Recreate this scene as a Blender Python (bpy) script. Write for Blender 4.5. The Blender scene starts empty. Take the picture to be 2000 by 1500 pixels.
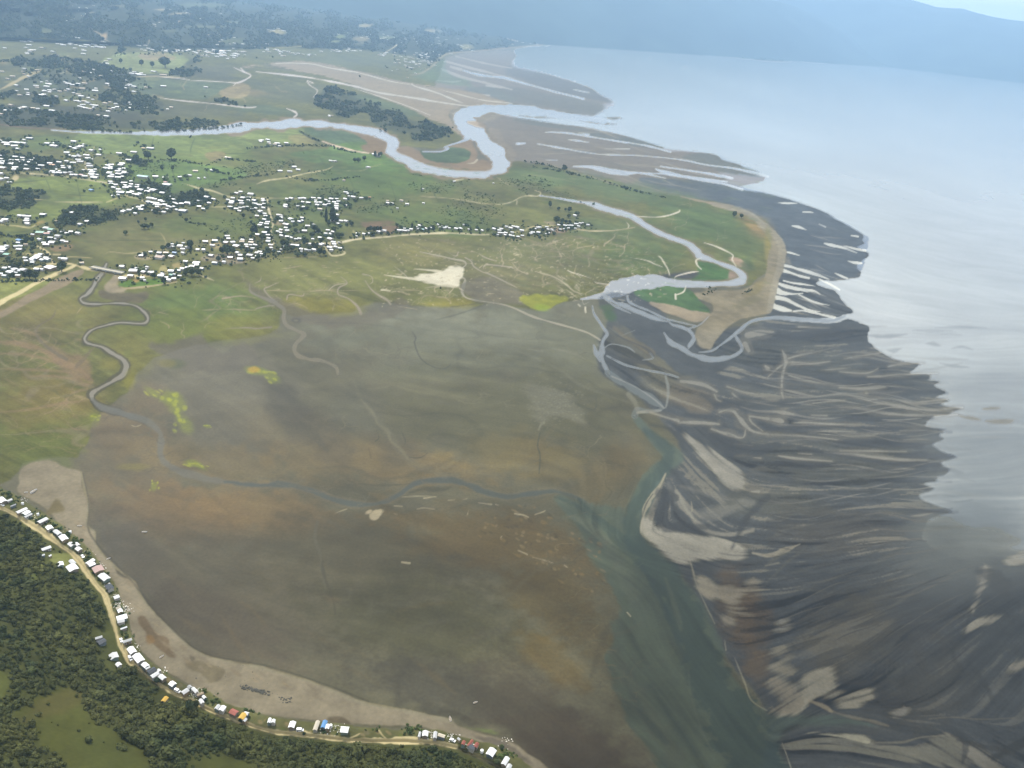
import bpy, math, random
import numpy as np
from mathutils import Matrix, Vector
random.seed(7)
rng = np.random.default_rng(11)
D = bpy.data
scene = bpy.context.scene
COL = scene.collection

# ------------------------------------------------------------------ camera, light, sky
H = 450.0                       # flying height of the camera, metres
F = 1560.0                      # focal length in photo pixels (photo is 2000 wide)
PITCH, ROLL = math.radians(25.26), math.radians(5.7)
cam_data = D.cameras.new('camera'); cam = D.objects.new('camera', cam_data); COL.objects.link(cam)
scene.camera = cam
cam_data.sensor_width = 36.0
cam_data.lens = F / 2000.0 * 36.0
cam_data.clip_start = 1.0
cam_data.clip_end = 200000.0
FW = np.array([0, math.cos(PITCH), -math.sin(PITCH)])
_r0 = np.array([1.0, 0, 0]); _u0 = np.array([0, math.sin(PITCH), math.cos(PITCH)])
RT = _r0 * math.cos(ROLL) + _u0 * math.sin(ROLL)
UP = _u0 * math.cos(ROLL) - _r0 * math.sin(ROLL)
cam.matrix_world = Matrix(((RT[0], UP[0], -FW[0], 0), (RT[1], UP[1], -FW[1], 0), (RT[2], UP[2], -FW[2], H), (0, 0, 0, 1)))

SUN_ELEV, SUN_AZ = math.radians(52), math.radians(-32)      # azimuth measured from +Y towards +X
sd = D.lights.new('sun', 'SUN'); sd.energy = 3.4; sd.angle = math.radians(0.5); sd.color = (1.0, 0.95, 0.87)
sun = D.objects.new('sun', sd); COL.objects.link(sun)
sv = Vector((math.sin(SUN_AZ) * math.cos(SUN_ELEV), math.cos(SUN_AZ) * math.cos(SUN_ELEV), math.sin(SUN_ELEV)))
sun.rotation_euler = sv.to_track_quat('Z', 'Y').to_euler()

w = D.worlds.new('World'); scene.world = w; w.use_nodes = True
nt = w.node_tree; nt.nodes.clear()
sky = nt.nodes.new('ShaderNodeTexSky'); sky.sky_type = 'NISHITA'; sky.sun_disc = False
sky.sun_elevation = SUN_ELEV; sky.sun_rotation = SUN_AZ
sky.air_density = 1.0; sky.dust_density = 2.0
tc = nt.nodes.new('ShaderNodeTexCoord')
mp = nt.nodes.new('ShaderNodeMapping'); mp.inputs['Scale'].default_value = (2.2, 2.2, 7.0)
ns = nt.nodes.new('ShaderNodeTexNoise'); ns.inputs['Scale'].default_value = 1.6; ns.inputs['Detail'].default_value = 7
rp = nt.nodes.new('ShaderNodeValToRGB'); rp.color_ramp.elements[0].position = 0.30; rp.color_ramp.elements[1].position = 0.62; rp.color_ramp.elements[0].color = (.6, .6, .6, 1)
mx = nt.nodes.new('ShaderNodeMixRGB'); mx.inputs[2].default_value = (8.8, 8.9, 9.0, 1)
bg = nt.nodes.new('ShaderNodeBackground'); bg.inputs['Strength'].default_value = 0.13
wo = nt.nodes.new('ShaderNodeOutputWorld')
L = nt.links.new
L(tc.outputs['Generated'], mp.inputs['Vector']); L(mp.outputs['Vector'], ns.inputs['Vector']); L(ns.outputs['Fac'], rp.inputs['Fac'])
L(sky.outputs['Color'], mx.inputs[1]); L(rp.outputs['Color'], mx.inputs[0]); L(mx.outputs[0], bg.inputs['Color']); L(bg.outputs[0], wo.inputs['Surface'])

scene.view_settings.view_transform = 'Standard'
scene.view_settings.look = 'None'
scene.view_settings.exposure = 0.52
scene.view_settings.gamma = 1.0
scene.render.engine = 'CYCLES'
scene.cycles.max_bounces = 4
scene.cycles.diffuse_bounces = 2
scene.cycles.glossy_bounces = 2
scene.cycles.volume_bounces = 1
scene.cycles.use_denoising = True
scene.cycles.sample_clamp_indirect = 4.0

# ------------------------------------------------------------------ photo pixel -> world
def rays(px, py):
    a = (np.asarray(px, float) - 1000.0) / F; b = (750.0 - np.asarray(py, float)) / F
    return FW + a[..., None] * RT + b[..., None] * UP
def ground(px, py, z=0.0):
    d = rays(px, py); t = (H - np.asarray(z, float)) / np.maximum(-d[..., 2], 1e-4)
    p = d * t[..., None]; p[..., 2] += H
    return p
def horizon_y(px):
    return 10.0 + 0.1 * (np.asarray(px, float) - 1000.0)
def srgb(r, g, b):
    f = lambda c: c / 12.92 if c <= 0.04045 else ((c + 0.055) / 1.055) ** 2.4
    return (f(r), f(g), f(b))

# ------------------------------------------------------------------ noise (numpy)
def _hash(ix, iy, seed):
    h = (ix.astype(np.int64) * 374761393 + iy.astype(np.int64) * 668265263 + seed * 974634777) & 0xFFFFFFFF
    h = ((h ^ (h >> 13)) * 1274126177) & 0xFFFFFFFF
    return ((h ^ (h >> 16)) & 0xFFFF) / 65535.0
def vnoise(x, y, seed=0):
    x0 = np.floor(x); y0 = np.floor(y); fx = x - x0; fy = y - y0
    fx = fx * fx * (3 - 2 * fx); fy = fy * fy * (3 - 2 * fy)
    a = _hash(x0, y0, seed); b = _hash(x0 + 1, y0, seed); c = _hash(x0, y0 + 1, seed); d = _hash(x0 + 1, y0 + 1, seed)
    return (a * (1 - fx) + b * fx) * (1 - fy) + (c * (1 - fx) + d * fx) * fy
def fbm(x, y, octs=4, seed=0):
    s = 0; amp = 0.5; tot = 0
    for o in range(octs):
        s = s + amp * vnoise(x * 2 ** o + 17.3 * o, y * 2 ** o - 9.1 * o, seed + o); tot += amp; amp *= 0.5
    return s / tot
def sstep(a, b, x):
    t = np.clip((np.asarray(x, float) - a) / (b - a), 0, 1); return t * t * (3 - 2 * t)

# ------------------------------------------------------------------ the ground sheet: a grid that is finer close by
FINE = 1.6
U = np.concatenate([np.arange(-520, -40, 10.0), np.arange(-40, 2040, FINE), np.arange(2040, 2521, 10.0)])
V = np.concatenate([np.arange(-140, -12, 4.0), np.arange(-12, 1520, FINE), np.arange(1520, 1981, 10.0)])
NU, NV = len(U), len(V)
UU, VV = np.meshgrid(U, V)
G0 = ground(UU, np.maximum(VV, horizon_y(UU) + 4.0))
WX, WY = G0[..., 0], G0[..., 1]
n_fine = fbm(WX / 14, WY / 14, 4, 1) - .5          # isotropic, metres
n_mid = fbm(WX / 70, WY / 70, 4, 21) - .5
n_big = fbm(WX / 320, WY / 320, 4, 41) - .5
n_streak = fbm(WX / 220, WY / 30, 5, 61) - .5      # stretched along the tide's run
n_img = fbm(UU / 26, VV / 16, 4, 81) - .5
# direction in which the ebbing tide combs the mud: angles at known spots, blended between them
FLOW = [(400, 1000, 8), (300, 850, 45), (180, 730, 25), (900, 900, 6), (1000, 1050, 24), (1150, 1200, 40), (1100, 1400, 40), (700, 1150, 8), (300, 1150, 45), (450, 1250, 30), (700, 1330, 18), (600, 860, 40), (950, 700, 6), (600, 680, 30), (1300, 1200, 62), (1400, 1400, 58), (1245, 980, 105), (1500, 850, 4), (1700, 850, 1), (1800, 750, 4), (1600, 700, 4), (1650, 480, 14), (1580, 560, 18), (1480, 400, 18), (1300, 320, 9), (1100, 260, 7), (1050, 160, 18), (1500, 1000, -6), (1700, 1040, -9), (1480, 1120, -5), (1620, 1200, -28), (1750, 1280, -46), (1900, 1190, -40), (1850, 1040, -7), (1960, 1060, -5), (1820, 1130, -18), (1700, 1120, -16), (1760, 980, -3), (1960, 1250, -48), (1930, 1350, -50), (1560, 1350, -35), (1700, 1440, 5), (1900, 1460, 26), (1400, 980, 40), (1345, 880, 48), (1350, 1080, 18), (700, 150, 11), (1250, 700, 35), (1380, 760, 20)]
cs_, sn_, wt_ = np.zeros((NV, NU)), np.zeros((NV, NU)), np.zeros((NV, NU))
for fx_, fy_, fa_ in FLOW:
    q_ = 1 / (((UU - fx_) ** 2 + (1.4 * (VV - fy_)) ** 2) / 1e4 + .05) ** 1.6
    cs_ += q_ * math.cos(2 * math.radians(fa_)); sn_ += q_ * math.sin(2 * math.radians(fa_))
th_ = .5 * np.arctan2(sn_, cs_) + .5 * n_mid + .35 * n_big
def comb(src, length, step=2.0, raw=False):
    out = np.zeros((NV, NU)); tot = 0
    for sg in (-1, 1):
        x = UU.copy(); y = VV.copy()
        for k in range(length):
            j = np.clip(np.round(np.interp(x.ravel(), U, np.arange(NU))).astype(int), 0, NU - 1); i = np.clip(np.round(np.interp(y.ravel(), V, np.arange(NV))).astype(int), 0, NV - 1)
            f_ = i * NU + j; w__ = 1 - k / length; out += w__ * src.ravel()[f_].reshape(NV, NU); tot += w__
            t__ = th_.ravel()[f_].reshape(NV, NU); x = x + sg * step * np.cos(t__); y = y + sg * step * np.sin(t__)
    out /= tot
    return out if raw else (out - out.mean()) / out.std()
_r = np.random.default_rng(3)
_per = np.clip(7.0 * 900 / np.maximum(np.linalg.norm(G0 - np.array([0, 0, H]), axis=-1), 300), 2.5, 12)      # grain shrinks with distance like everything else
s_fine = comb(fbm(UU / 4.5, VV / 3.2, 2, 301), 22, 2.4)
s_mid = comb(fbm(UU / 16, VV / 9, 2, 311), 26, 4.0)
s_big = comb(fbm(UU / 46, VV / 24, 2, 321), 22, 9.0)
NOISE = dict(flow=(.10 * s_fine + .16 * s_mid + .10 * s_big), fine=n_fine, mid=n_mid, big=n_big, streak=n_streak, img=n_img)

col = np.zeros((NV, NU, 3)); rough = np.full((NV, NU), .55); wat = np.zeros((NV, NU)); cls = np.zeros((NV, NU), np.int8); Z = np.zeros((NV, NU))
CLS = ['tidal_flat', 'sea', 'river', 'tidal_channel', 'salt_marsh', 'grassland', 'beach', 'road', 'hillside', 'village_ground']
CI = {n: i for i, n in enumerate(CLS)}

def box(a, r):
    if r < 1: return a
    r = int(r)
    for ax in (0, 1):
        p = np.pad(a, [(r + 1, r) if k == ax else (0, 0) for k in (0, 1)], mode='edge')
        c = np.cumsum(p, axis=ax)
        n = 2 * r + 1
        a = (np.take(c, np.arange(n, c.shape[ax]), ax) - np.take(c, np.arange(0, c.shape[ax] - n), ax)) / n
    return a
def blur(a, s):
    r = s / FINE / 1.7
    if r < .6: return a
    return box(box(a, round(max(1, r))), round(max(1, r)))
def smooth(pts, closed, n=5):
    p = np.asarray(pts, float); m = len(p)
    if m < 3: return p
    out = []
    R = range(m) if closed else range(m - 1)
    t = np.linspace(0, 1, n, endpoint=False)[:, None]
    for i in R:
        if closed: a, b, c, d = p[(i - 1) % m], p[i], p[(i + 1) % m], p[(i + 2) % m]
        else: a, b, c, d = p[max(i - 1, 0)], p[i], p[i + 1], p[min(i + 2, m - 1)]
        out.append(.5 * ((2 * b) + (c - a) * t + (2 * a - 5 * b + 4 * c - d) * t * t + (3 * b - a - 3 * c + d) * t ** 3))
    out = np.concatenate(out)
    if not closed: out = np.vstack([out, p[-1:]])
    return out
def win(x0, x1, y0, y1):
    return (max(0, np.searchsorted(V, y0) - 1), min(NV, np.searchsorted(V, y1) + 1), max(0, np.searchsorted(U, x0) - 1), min(NU, np.searchsorted(U, x1) + 1))
def polymask(pts, soft=2, sm=True, warp=0.0, kind='img', pad=0):
    p = smooth(pts, True) if sm else np.asarray(pts, float)
    m = soft * 2 + 26 + pad
    r0, r1, c0, c1 = win(p[:, 0].min() - m, p[:, 0].max() + m, p[:, 1].min() - m, p[:, 1].max() + m)
    if r1 <= r0 or c1 <= c0: return None
    tog = np.zeros((r1 - r0, c1 - c0 + 1))
    vs = V[r0:r1]; us = U[c0:c1]
    q = np.roll(p, -1, axis=0)
    for (xa, ya), (xb, yb) in zip(p, q):
        if ya == yb: continue
        lo, hi = (ya, yb) if ya < yb else (yb, ya)
        i0, i1 = np.searchsorted(vs, lo), np.searchsorted(vs, hi)
        if i1 <= i0: continue
        rr = np.arange(i0, i1)
        xs = xa + (vs[rr] - ya) * (xb - xa) / (yb - ya)
        np.add.at(tog, (rr, np.searchsorted(us, xs)), 1)
    a = (np.cumsum(tog, axis=1)[:, :-1] % 2).astype(float)
    a = box(a, 1)
    if not warp: return blur(a, soft), (r0, r1, c0, c1)
    ext = min(p[:, 0].max() - p[:, 0].min(), p[:, 1].max() - p[:, 1].min())
    S = max(soft, min(4 + 16 * warp, .33 * ext)); e = soft * 1.3 + .9
    n_ = NOISE[kind][r0:r1, c0:c1] * .9 + n_fine[r0:r1, c0:c1] * .35 + n_mid[r0:r1, c0:c1] * .5
    a = blur(a, S) - .5 + min(1.3, .45 + 2.2 * warp) * n_ * np.clip(4 * blur(a, S) * (1 - blur(a, S)), 0, 1)
    a = np.clip(a * max(1, 2 * S / e) + .5, 0, 1)
    return a, (r0, r1, c0, c1)
def linemask(pts, soft=1.5, sm=True, fade=0):
    p = np.asarray(pts, float)
    p = smooth(p, False, 6) if sm else p
    mr = p[:, 2].max() / 2 + soft + 3
    r0, r1, c0, c1 = win(p[:, 0].min() - mr, p[:, 0].max() + mr, p[:, 1].min() - mr, p[:, 1].max() + mr)
    if r1 <= r0 or c1 <= c0: return None
    a = np.zeros((r1 - r0, c1 - c0))
    for A, B in zip(p[:-1], p[1:]):
        m = max(A[2], B[2]) / 2 + soft + 2
        s0, s1, t0, t1 = win(min(A[0], B[0]) - m, max(A[0], B[0]) + m, min(A[1], B[1]) - m, max(A[1], B[1]) + m)
        s0, s1, t0, t1 = max(s0, r0), min(s1, r1), max(t0, c0), min(t1, c1)
        if s1 <= s0 or t1 <= t0: continue
        x = UU[s0:s1, t0:t1]; y = VV[s0:s1, t0:t1]
        dx, dy = B[0] - A[0], B[1] - A[1]; l2 = dx * dx + dy * dy + 1e-9
        t = np.clip(((x - A[0]) * dx + (y - A[1]) * dy) / l2, 0, 1)
        d = np.hypot(x - A[0] - t * dx, y - A[1] - t * dy)
        rad = (A[2] + (B[2] - A[2]) * t) / 2
        rad = rad * (1 + 1.5 * n_img[s0:s1, t0:t1] + .5 * n_mid[s0:s1, t0:t1])
        k = np.clip((rad - d) / soft + .5, 0, 1) * np.clip(rad * 2 / 1.2, 0, 1)
        sub = a[s0 - r0:s1 - r0, t0 - c0:t1 - c0]
        np.maximum(sub, k, out=sub)
    return a, (r0, r1, c0, c1)
def put(mw, c=None, op=1.0, ro=None, wt=None, cl=None, jit=0.0):
    if mw is None: return
    a, (r0, r1, c0, c1) = mw
    a = a * op
    s = (slice(r0, r1), slice(c0, c1))
    if c is not None:
        cc = np.asarray(c, float)[None, None, :]
        if jit: cc = cc * (1 + jit * (n_mid[s] + n_fine[s]))[..., None]
        col[s] = col[s] * (1 - a[..., None]) + cc * a[..., None]
    if ro is not None: rough[s] = rough[s] * (1 - a) + ro * a
    if wt is not None: wat[s] = wat[s] * (1 - a) + wt * a
    if cl is not None: cls[s][a > .5] = CI[cl]
def fill(pts, c, soft=2, op=1, warp=0.0, kind='img', sm=True, jit=.25, **k): put(polymask(pts, soft, sm, warp, kind), c, op, jit=jit, **k)
def line(pts, c, soft=1.5, op=1, sm=True, wd=None, **k):
    if wd is not None:
        n_ = len(pts); pts = [(q[0], q[1], wd * (.35 if k == 0 and n_ > 2 else .6 if k == n_ - 1 and n_ > 2 else 1) * (.85 if n_ > 2 else 1)) for k, q in enumerate(pts)]
    put(linemask(pts, soft, sm), c, op, **k)
def blob(x, y, rx, ry, c, op=.6, rot=0, **k):
    r = max(rx, ry) * 1.3
    r0, r1, c0, c1 = win(x - r, x + r, y - r, y + r)
    if r1 <= r0 or c1 <= c0: return
    dx = UU[r0:r1, c0:c1] - x; dy = VV[r0:r1, c0:c1] - y
    cs, sn = math.cos(math.radians(rot)), math.sin(math.radians(rot))
    e = np.hypot((dx * cs + dy * sn) / rx, (-dx * sn + dy * cs) / ry)
    e = e + .8 * n_img[r0:r1, c0:c1] + .5 * n_big[r0:r1, c0:c1] + .4 * n_mid[r0:r1, c0:c1]
    put((sstep(1.1, .35, e), (r0, r1, c0, c1)), c, op, **k)
def full_mask(mw):
    a = np.zeros((NV, NU)); m_, (r0, r1, c0, c1) = mw; a[r0:r1, c0:c1] = m_; return a
def blobmask(x, y, rx, ry, rot):
    r = max(rx, ry) * 1.3; r0, r1, c0, c1 = win(x - r, x + r, y - r, y + r); dx = UU[r0:r1, c0:c1] - x; dy = VV[r0:r1, c0:c1] - y
    cs, sn = math.cos(math.radians(rot)), math.sin(math.radians(rot)); e = np.hypot((dx * cs + dy * sn) / rx, (-dx * sn + dy * cs) / ry) + .05 * s_mid[r0:r1, c0:c1] + .05 * s_big[r0:r1, c0:c1]
    return sstep(1.1, .2, e), (r0, r1, c0, c1)
# ------------------------------------------------------------------ what lies where (albedo of the ground itself, with some sky sheen painted in)
MUD = (.098, .098, .076); MUDG = (.105, .112, .086); MUDB = (.125, .104, .066); MUDD = (.066, .065, .052); MUDV = (.058, .064, .068)
OCHRE = (.16, .115, .04); SAND = (.30, .255, .18); SANDP = (.29, .275, .215); MARSH = (.108, .122, .05); OLIVE = (.142, .142, .058); YEL = (.19, .19, .045)
LIME = (.30, .36, .035); PAST = (.088, .14, .04); FIELD = (.125, .18, .055); ROAD = (.38, .355, .265); SILT = (.52, .53, .53); PINK = (.20, .165, .125)
TAN = (.235, .205, .17); SCRUB = (.05, .068, .032); SEA = (.18, .188, .172); RIV = (.17, .172, .165); TEAL = (.066, .088, .072); TEALD = (.036, .058, .056); SOIL = (.21, .165, .11)
GREY = (.15, .15, .135)

col[:] = np.array(MUD) * (1 + .25 * n_big + .2 * n_streak)[..., None]
# --- broad colour drifts of the tidal flat; its grey sheen is painted in too
for x, y, rx, ry, c, op, rot in [
    (1000, 680, 420, 110, (.118, .126, .104), .9, 4), (900, 640, 180, 40, (.15, .16, .14), .5, 8), (1000, 800, 330, 130, (.098, .1, .07), .8, 0),
    (420, 800, 200, 110, (.115, .113, .098), .8, 40), (500, 740, 120, 60, (.125, .125, .11), .6, 20), (250, 850, 130, 70, (.135, .115, .08), .8, 20), (260, 960, 170, 120, (.105, .096, .074), .8, 30),
    (330, 1000, 190, 70, (.118, .095, .062), .7, 10), (500, 1000, 220, 50, (.15, .115, .065), .55, 6), (760, 900, 260, 50, (.15, .122, .07), .6, 6), (600, 860, 160, 60, (.115, .105, .075), .5, 20),
    (250, 1080, 130, 80, (.078, .076, .068), .8, 50), (450, 1150, 300, 120, (.082, .078, .062), .75, 20), (420, 1230, 200, 80, (.082, .074, .06), .6, 25), (750, 1100, 300, 120, (.074, .071, .052), .8, 0),
    (850, 1230, 280, 110, (.062, .063, .041), .85, 10), (900, 1350, 260, 70, (.058, .058, .05), .8, 14), (1050, 1400, 220, 110, (.064, .06, .048), .8, 40), (1130, 1470, 180, 80, (.066, .058, .046), .8, 30),
    (950, 1050, 240, 60, (.1, .082, .045), .7, 12), (1080, 1100, 130, 70, (.098, .083, .05), .6, 40), (1100, 1200, 160, 70, (.085, .074, .042), .8, 38), (1080, 1290, 110, 40, (.12, .095, .04), .45, 38),
    (1080, 900, 110, 50, (.14, .122, .07), .45, 10), (1180, 930, 90, 50, (.14, .118, .066), .4, -40), (1230, 890, 60, 60, (.13, .11, .065), .35, -50), (1000, 880, 120, 50, (.13, .115, .065), .5, 0),
    (870, 890, 40, 16, (.145, .122, .062), .4, 30), (560, 800, 40, 90, (.068, .068, .06), .6, -28), (640, 860, 40, 90, (.07, .068, .06), .4, -40), (700, 800, 60, 70, (.082, .085, .076), .5, -20),
    (780, 880, 60, 40, (.078, .078, .068), .5, 20), (400, 900, 220, 40, (.15, .125, .07), .4, 8), (300, 780, 70, 40, (.13, .11, .075), .5, 20), (120, 720, 130, 40, (.19, .15, .115), .6, 12)]:
    blob(x, y, rx, ry, c, op, rot)

_m = np.array([.098, .094, .07])
_l = col.mean(-1, keepdims=True); col[:] = np.clip(_m * (col / _m) ** 1.3, .02, .3)
col *= (1 + .01 * s_fine + .02 * s_mid + .05 * s_big)[..., None]
wx_, wy_ = WX + 60 * (fbm(WX / 110, WY / 110, 3, 401) - .5), WY + 60 * (fbm(WX / 110, WY / 110, 3, 411) - .5)
rid = 1 - np.abs(2 * fbm(wx_ / 130, wy_ / 130, 3, 421) - 1)
rid2 = 1 - np.abs(2 * fbm(wx_ / 48, wy_ / 48, 2, 431) - 1)
thin = sstep(.955, .99, rid) * sstep(-.25, .3, n_big + .15) + .6 * sstep(.965, .995, rid2) * sstep(.0, .3, n_mid)
col *= (1 - .12 * np.clip(thin, 0, 1))[..., None]
col *= (1 + .35 * (fbm(wx_ / 90, wy_ / 60, 5, 441) - .5) + .55 * (fbm(wx_ / 260, wy_ / 150, 5, 461) - .5) + .3 * (fbm(wx_ / 30, wy_ / 22, 4, 451) - .5))[..., None]
col += (.012 * sstep(.9, 2.2, s_mid) * sstep(0, .3, n_big + .2))[..., None] * np.array([1, .95, .75])
# --- outer sand and mud flats on the seaward side
outer = [(1240, 560), (1330, 640), (1440, 640), (1500, 615), (1520, 540), (1535, 480), (1480, 420), (1380, 370), (1700, 340), (2600, 700), (2600, 1700), (1560, 1700), (1500, 1400), (1420, 1290), (1350, 1150), (1250, 1030), (1290, 930), (1330, 890), (1300, 830), (1250, 780), (1170, 720), (1180, 640)]
fill(outer, MUDV, soft=6, warp=.3, kind='streak', ro=.5)
for x, y, rx, ry, c, op, rot in [(1650, 900, 260, 60, (.076, .079, .068), .7, 4), (1500, 980, 160, 60, (.08, .082, .066), .6, 8), (1650, 1040, 230, 60, (.07, .068, .06), .7, 4), (1750, 1200, 220, 120, (.066, .066, .06), .8, -20), (1650, 1240, 150, 100, (.07, .066, .052), .8, -30),
    (1450, 1200, 60, 110, (.105, .078, .048), .9, -22), (1480, 1300, 40, 60, (.12, .085, .045), .6, -20), (1800, 1350, 180, 110, (.06, .06, .053), .8, -30), (1950, 1250, 90, 180, (.052, .057, .058), .7, 10), (1250, 690, 80, 40, (.11, .105, .07), .7, 35), (1300, 740, 60, 50, (.115, .11, .075), .8, 30), (1350, 780, 60, 30, (.13, .115, .085), .8, 20), (1550, 700, 160, 40, (.07, .076, .068), .6, 6), (1600, 780, 200, 40, (.085, .09, .08), .5, 4)]:
    blob(x, y, rx, ry, c, op, rot)

om = full_mask(polymask(outer, 10, True))
col *= 1 + om[..., None] * ((.05 * s_fine + .09 * s_mid + .10 * s_big)[..., None])
sandy = om * sstep(1.15, 1.9, s_mid * .8 + .45 * s_fine + .5 * s_big) * (.35 + .65 * sstep(700, 1200, UU + 0 * VV) ) * (1 - .6 * sstep(1080, 1200, VV))
col[:] = col * (1 - .55 * sandy[..., None]) + np.array([.2, .19, .155]) * .55 * sandy[..., None]
dk = om * sstep(1.0, 1.9, -s_mid * .8 - .4 * s_fine - .5 * s_big); col *= (1 - .35 * dk)[..., None]
# --- the sea
sea = [(1000, 96), (1050, 88), (1100, 86), (1200, 90), (1290, 94), (1350, 105), (1430, 111), (1500, 120), (1555, 119), (1610, 124), (1640, 131), (1600, 114), (1640, 106), (1710, 117), (1760, 124), (1850, 136), (2000, 152), (2520, 200), (2520, 1120), (2000, 1090),
 (1950, 1092), (1900, 1096), (1850, 1085), (1815, 1065), (1800, 1050), (1805, 1030), (1812, 1018), (1830, 1008), (1878, 1000), (1840, 990), (1800, 975), (1792, 968), (1815, 962), (1830, 952), (1790, 944), (1862, 940), (1800, 934), (1845, 928), (1858, 917), (1832, 906), (1872, 893), (1838, 882), (1816, 867), (1848, 856), (1822, 849), (1862, 844), (1800, 832), (1825, 813), (1872, 811), (1850, 806), (1900, 797), (1826, 791), (1880, 780), (1820, 777), (1856, 768), (1820, 753), (1850, 745), (1795, 740), (1834, 730), (1770, 730), (1805, 709), (1765, 705), (1748, 702), (1720, 686), (1695, 668), (1692, 650), (1701, 640), (1690, 633), (1655, 624), (1645, 628), (1620, 632), (1560, 628), (1500, 622), (1500, 618), (1560, 620), (1600, 622), (1640, 617), (1671, 608), (1650, 594), (1640, 578), (1630, 566), (1600, 560), (1580, 548), (1650, 548), (1675, 544), (1684, 538), (1680, 530), (1672, 520), (1683, 512), (1699, 499), (1688, 490), (1668, 481), (1696, 476), (1680, 470), (1690, 460), (1665, 445), (1640, 431), (1620, 420), (1590, 405), (1550, 392), (1500, 379), (1440, 366), (1400, 352), (1430, 349), (1380, 330), (1430, 340), (1462, 343), (1502, 346), (1470, 335), (1440, 320), (1412, 314), (1400, 303), (1370, 297), (1310, 296), (1250, 285), (1312, 291), (1250, 276), (1215, 264), (1150, 250), (1100, 243), (1050, 237), (1000, 230), (985, 226), (985, 214), (1000, 205), (1060, 215), (1120, 222), (1163, 226), (1170, 217), (1187, 208), (1140, 194), (1090, 182), (1140, 191), (1160, 196), (1190, 200), (1210, 203), (1180, 190), (1150, 172), (1120, 160), (1075, 146), (1030, 136), (1000, 128), (1000, 121), (1010, 112)]
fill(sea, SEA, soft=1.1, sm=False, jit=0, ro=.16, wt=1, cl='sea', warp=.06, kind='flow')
for x, y, rx, ry, c, op, rot in [(1750, 590, 260, 190, (.22, .23, .215), .9, 20), (1560, 430, 260, 120, (.22, .235, .22), .8, 20), (1400, 240, 330, 90, (.2, .215, .205), .8, 10), (1840, 680, 140, 60, (.2, .215, .205), .7, 10), (1680, 560, 170, 110, (.26, .265, .245), .6, 30), (1760, 640, 160, 60, (.24, .245, .23), .5, 20), (1960, 520, 280, 260, (.205, .215, .205), .8, 0), (1960, 780, 200, 120, (.09, .1, .1), .6, 0)]:  # sky reflection painted into the sea colour: brighter mid-bay, darker lower right
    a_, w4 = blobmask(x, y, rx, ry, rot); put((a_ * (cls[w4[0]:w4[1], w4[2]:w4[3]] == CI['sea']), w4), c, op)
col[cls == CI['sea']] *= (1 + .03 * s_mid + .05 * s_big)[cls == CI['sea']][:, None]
for x, y, rx, ry, c, op, rot, rr, ww in [(1880, 1120, 120, 60, (.05, .058, .056), .85, -20, .25, .6), (1800, 1170, 110, 70, (.055, .06, .06), .7, -30, .35, .3), (1900, 1020, 160, 110, (.075, .085, .083), .9, 0, .18, .9), (1960, 900, 200, 140, (.09, .1, .098), .8, 0, .16, 1), (1830, 1090, 80, 70, (.06, .065, .064), .7, -20, .3, .3), (1950, 1130, 140, 50, (.045, .05, .05), .7, -10, .25, .5), (1890, 1085, 230, 90, (.105, .115, .112), .85, -6, .35, .3), (1835, 1040, 70, 60, (.1, .11, .108), .7, 0, .35, .3)]:  # dark end of the painted sky-reflection gradient, blended into the mud edge
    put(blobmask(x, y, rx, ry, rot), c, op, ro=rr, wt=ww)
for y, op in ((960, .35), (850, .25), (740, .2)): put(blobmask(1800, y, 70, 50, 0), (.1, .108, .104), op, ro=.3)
# shoals just under the surface
for pts in ([(1917, 798), (1935, 794), (1953, 795), (1950, 800), (1925, 802)], [(1870, 810), (1900, 813), (1914, 818), (1912, 823), (1885, 818)], [(1922, 822), (1945, 818), (1980, 819), (1972, 828), (1940, 828)], [(1265, 113), (1272, 112), (1273, 114), (1265, 115)], [(1334, 131), (1339, 130), (1341, 132), (1335, 133)]):
    fill(pts, (.15, .145, .125), soft=1, op=.8, ro=.4, wt=.3)
line([(1760, 177, 1.5), (1775, 178, 2), (1790, 182, 2.5), (1806, 186, 1)], (.08, .09, .1), op=.5)
for pts in ([(1175, 231), (1200, 229), (1218, 231), (1200, 233)], [(1110, 228), (1150, 236), (1200, 242), (1212, 243), (1190, 243), (1150, 239)], [(1010, 226), (1050, 227), (1088, 230), (1050, 230)]):
    fill(pts, (.1, .1, .09), soft=1, ro=.5, wt=0)

# --- pools and channels left on the dark outer flats
def pools(lst, c=(.34, .35, .34), op=.9, soft=1.3):
    for p in lst: line(p, c, soft, op, ro=.25, wt=.5)
# --- upper flats beyond the big river
bank = [(845, 128), (868, 116), (880, 112), (905, 105), (950, 101), (1000, 98), (1004, 118), (1000, 128), (1030, 136), (1075, 146), (1120, 160), (1150, 172), (1180, 190), (1208, 202), (1190, 206), (1163, 226), (1120, 221), (1060, 214), (1000, 203), (950, 204), (920, 200), (880, 182), (846, 172), (838, 152), (850, 140)]
fill(bank, (.16, .15, .15), soft=4, warp=.25, kind='streak', ro=.5)
fill([(1003, 128), (1075, 147), (1150, 173), (1207, 202), (1150, 193), (1080, 176), (1010, 152), (985, 140)], (.105, .11, .12), soft=3, warp=.2, kind='streak', jit=.3)
fill([(950, 175), (1000, 170), (1080, 184), (1160, 200), (1185, 208), (1165, 225), (1100, 216), (1010, 200), (960, 195)], (.115, .12, .12), soft=4, warp=.2, kind='streak')
fill([(905, 172), (960, 170), (1000, 188), (1000, 202), (950, 200), (920, 192)], (.11, .125, .125), soft=4, warp=.2)
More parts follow.
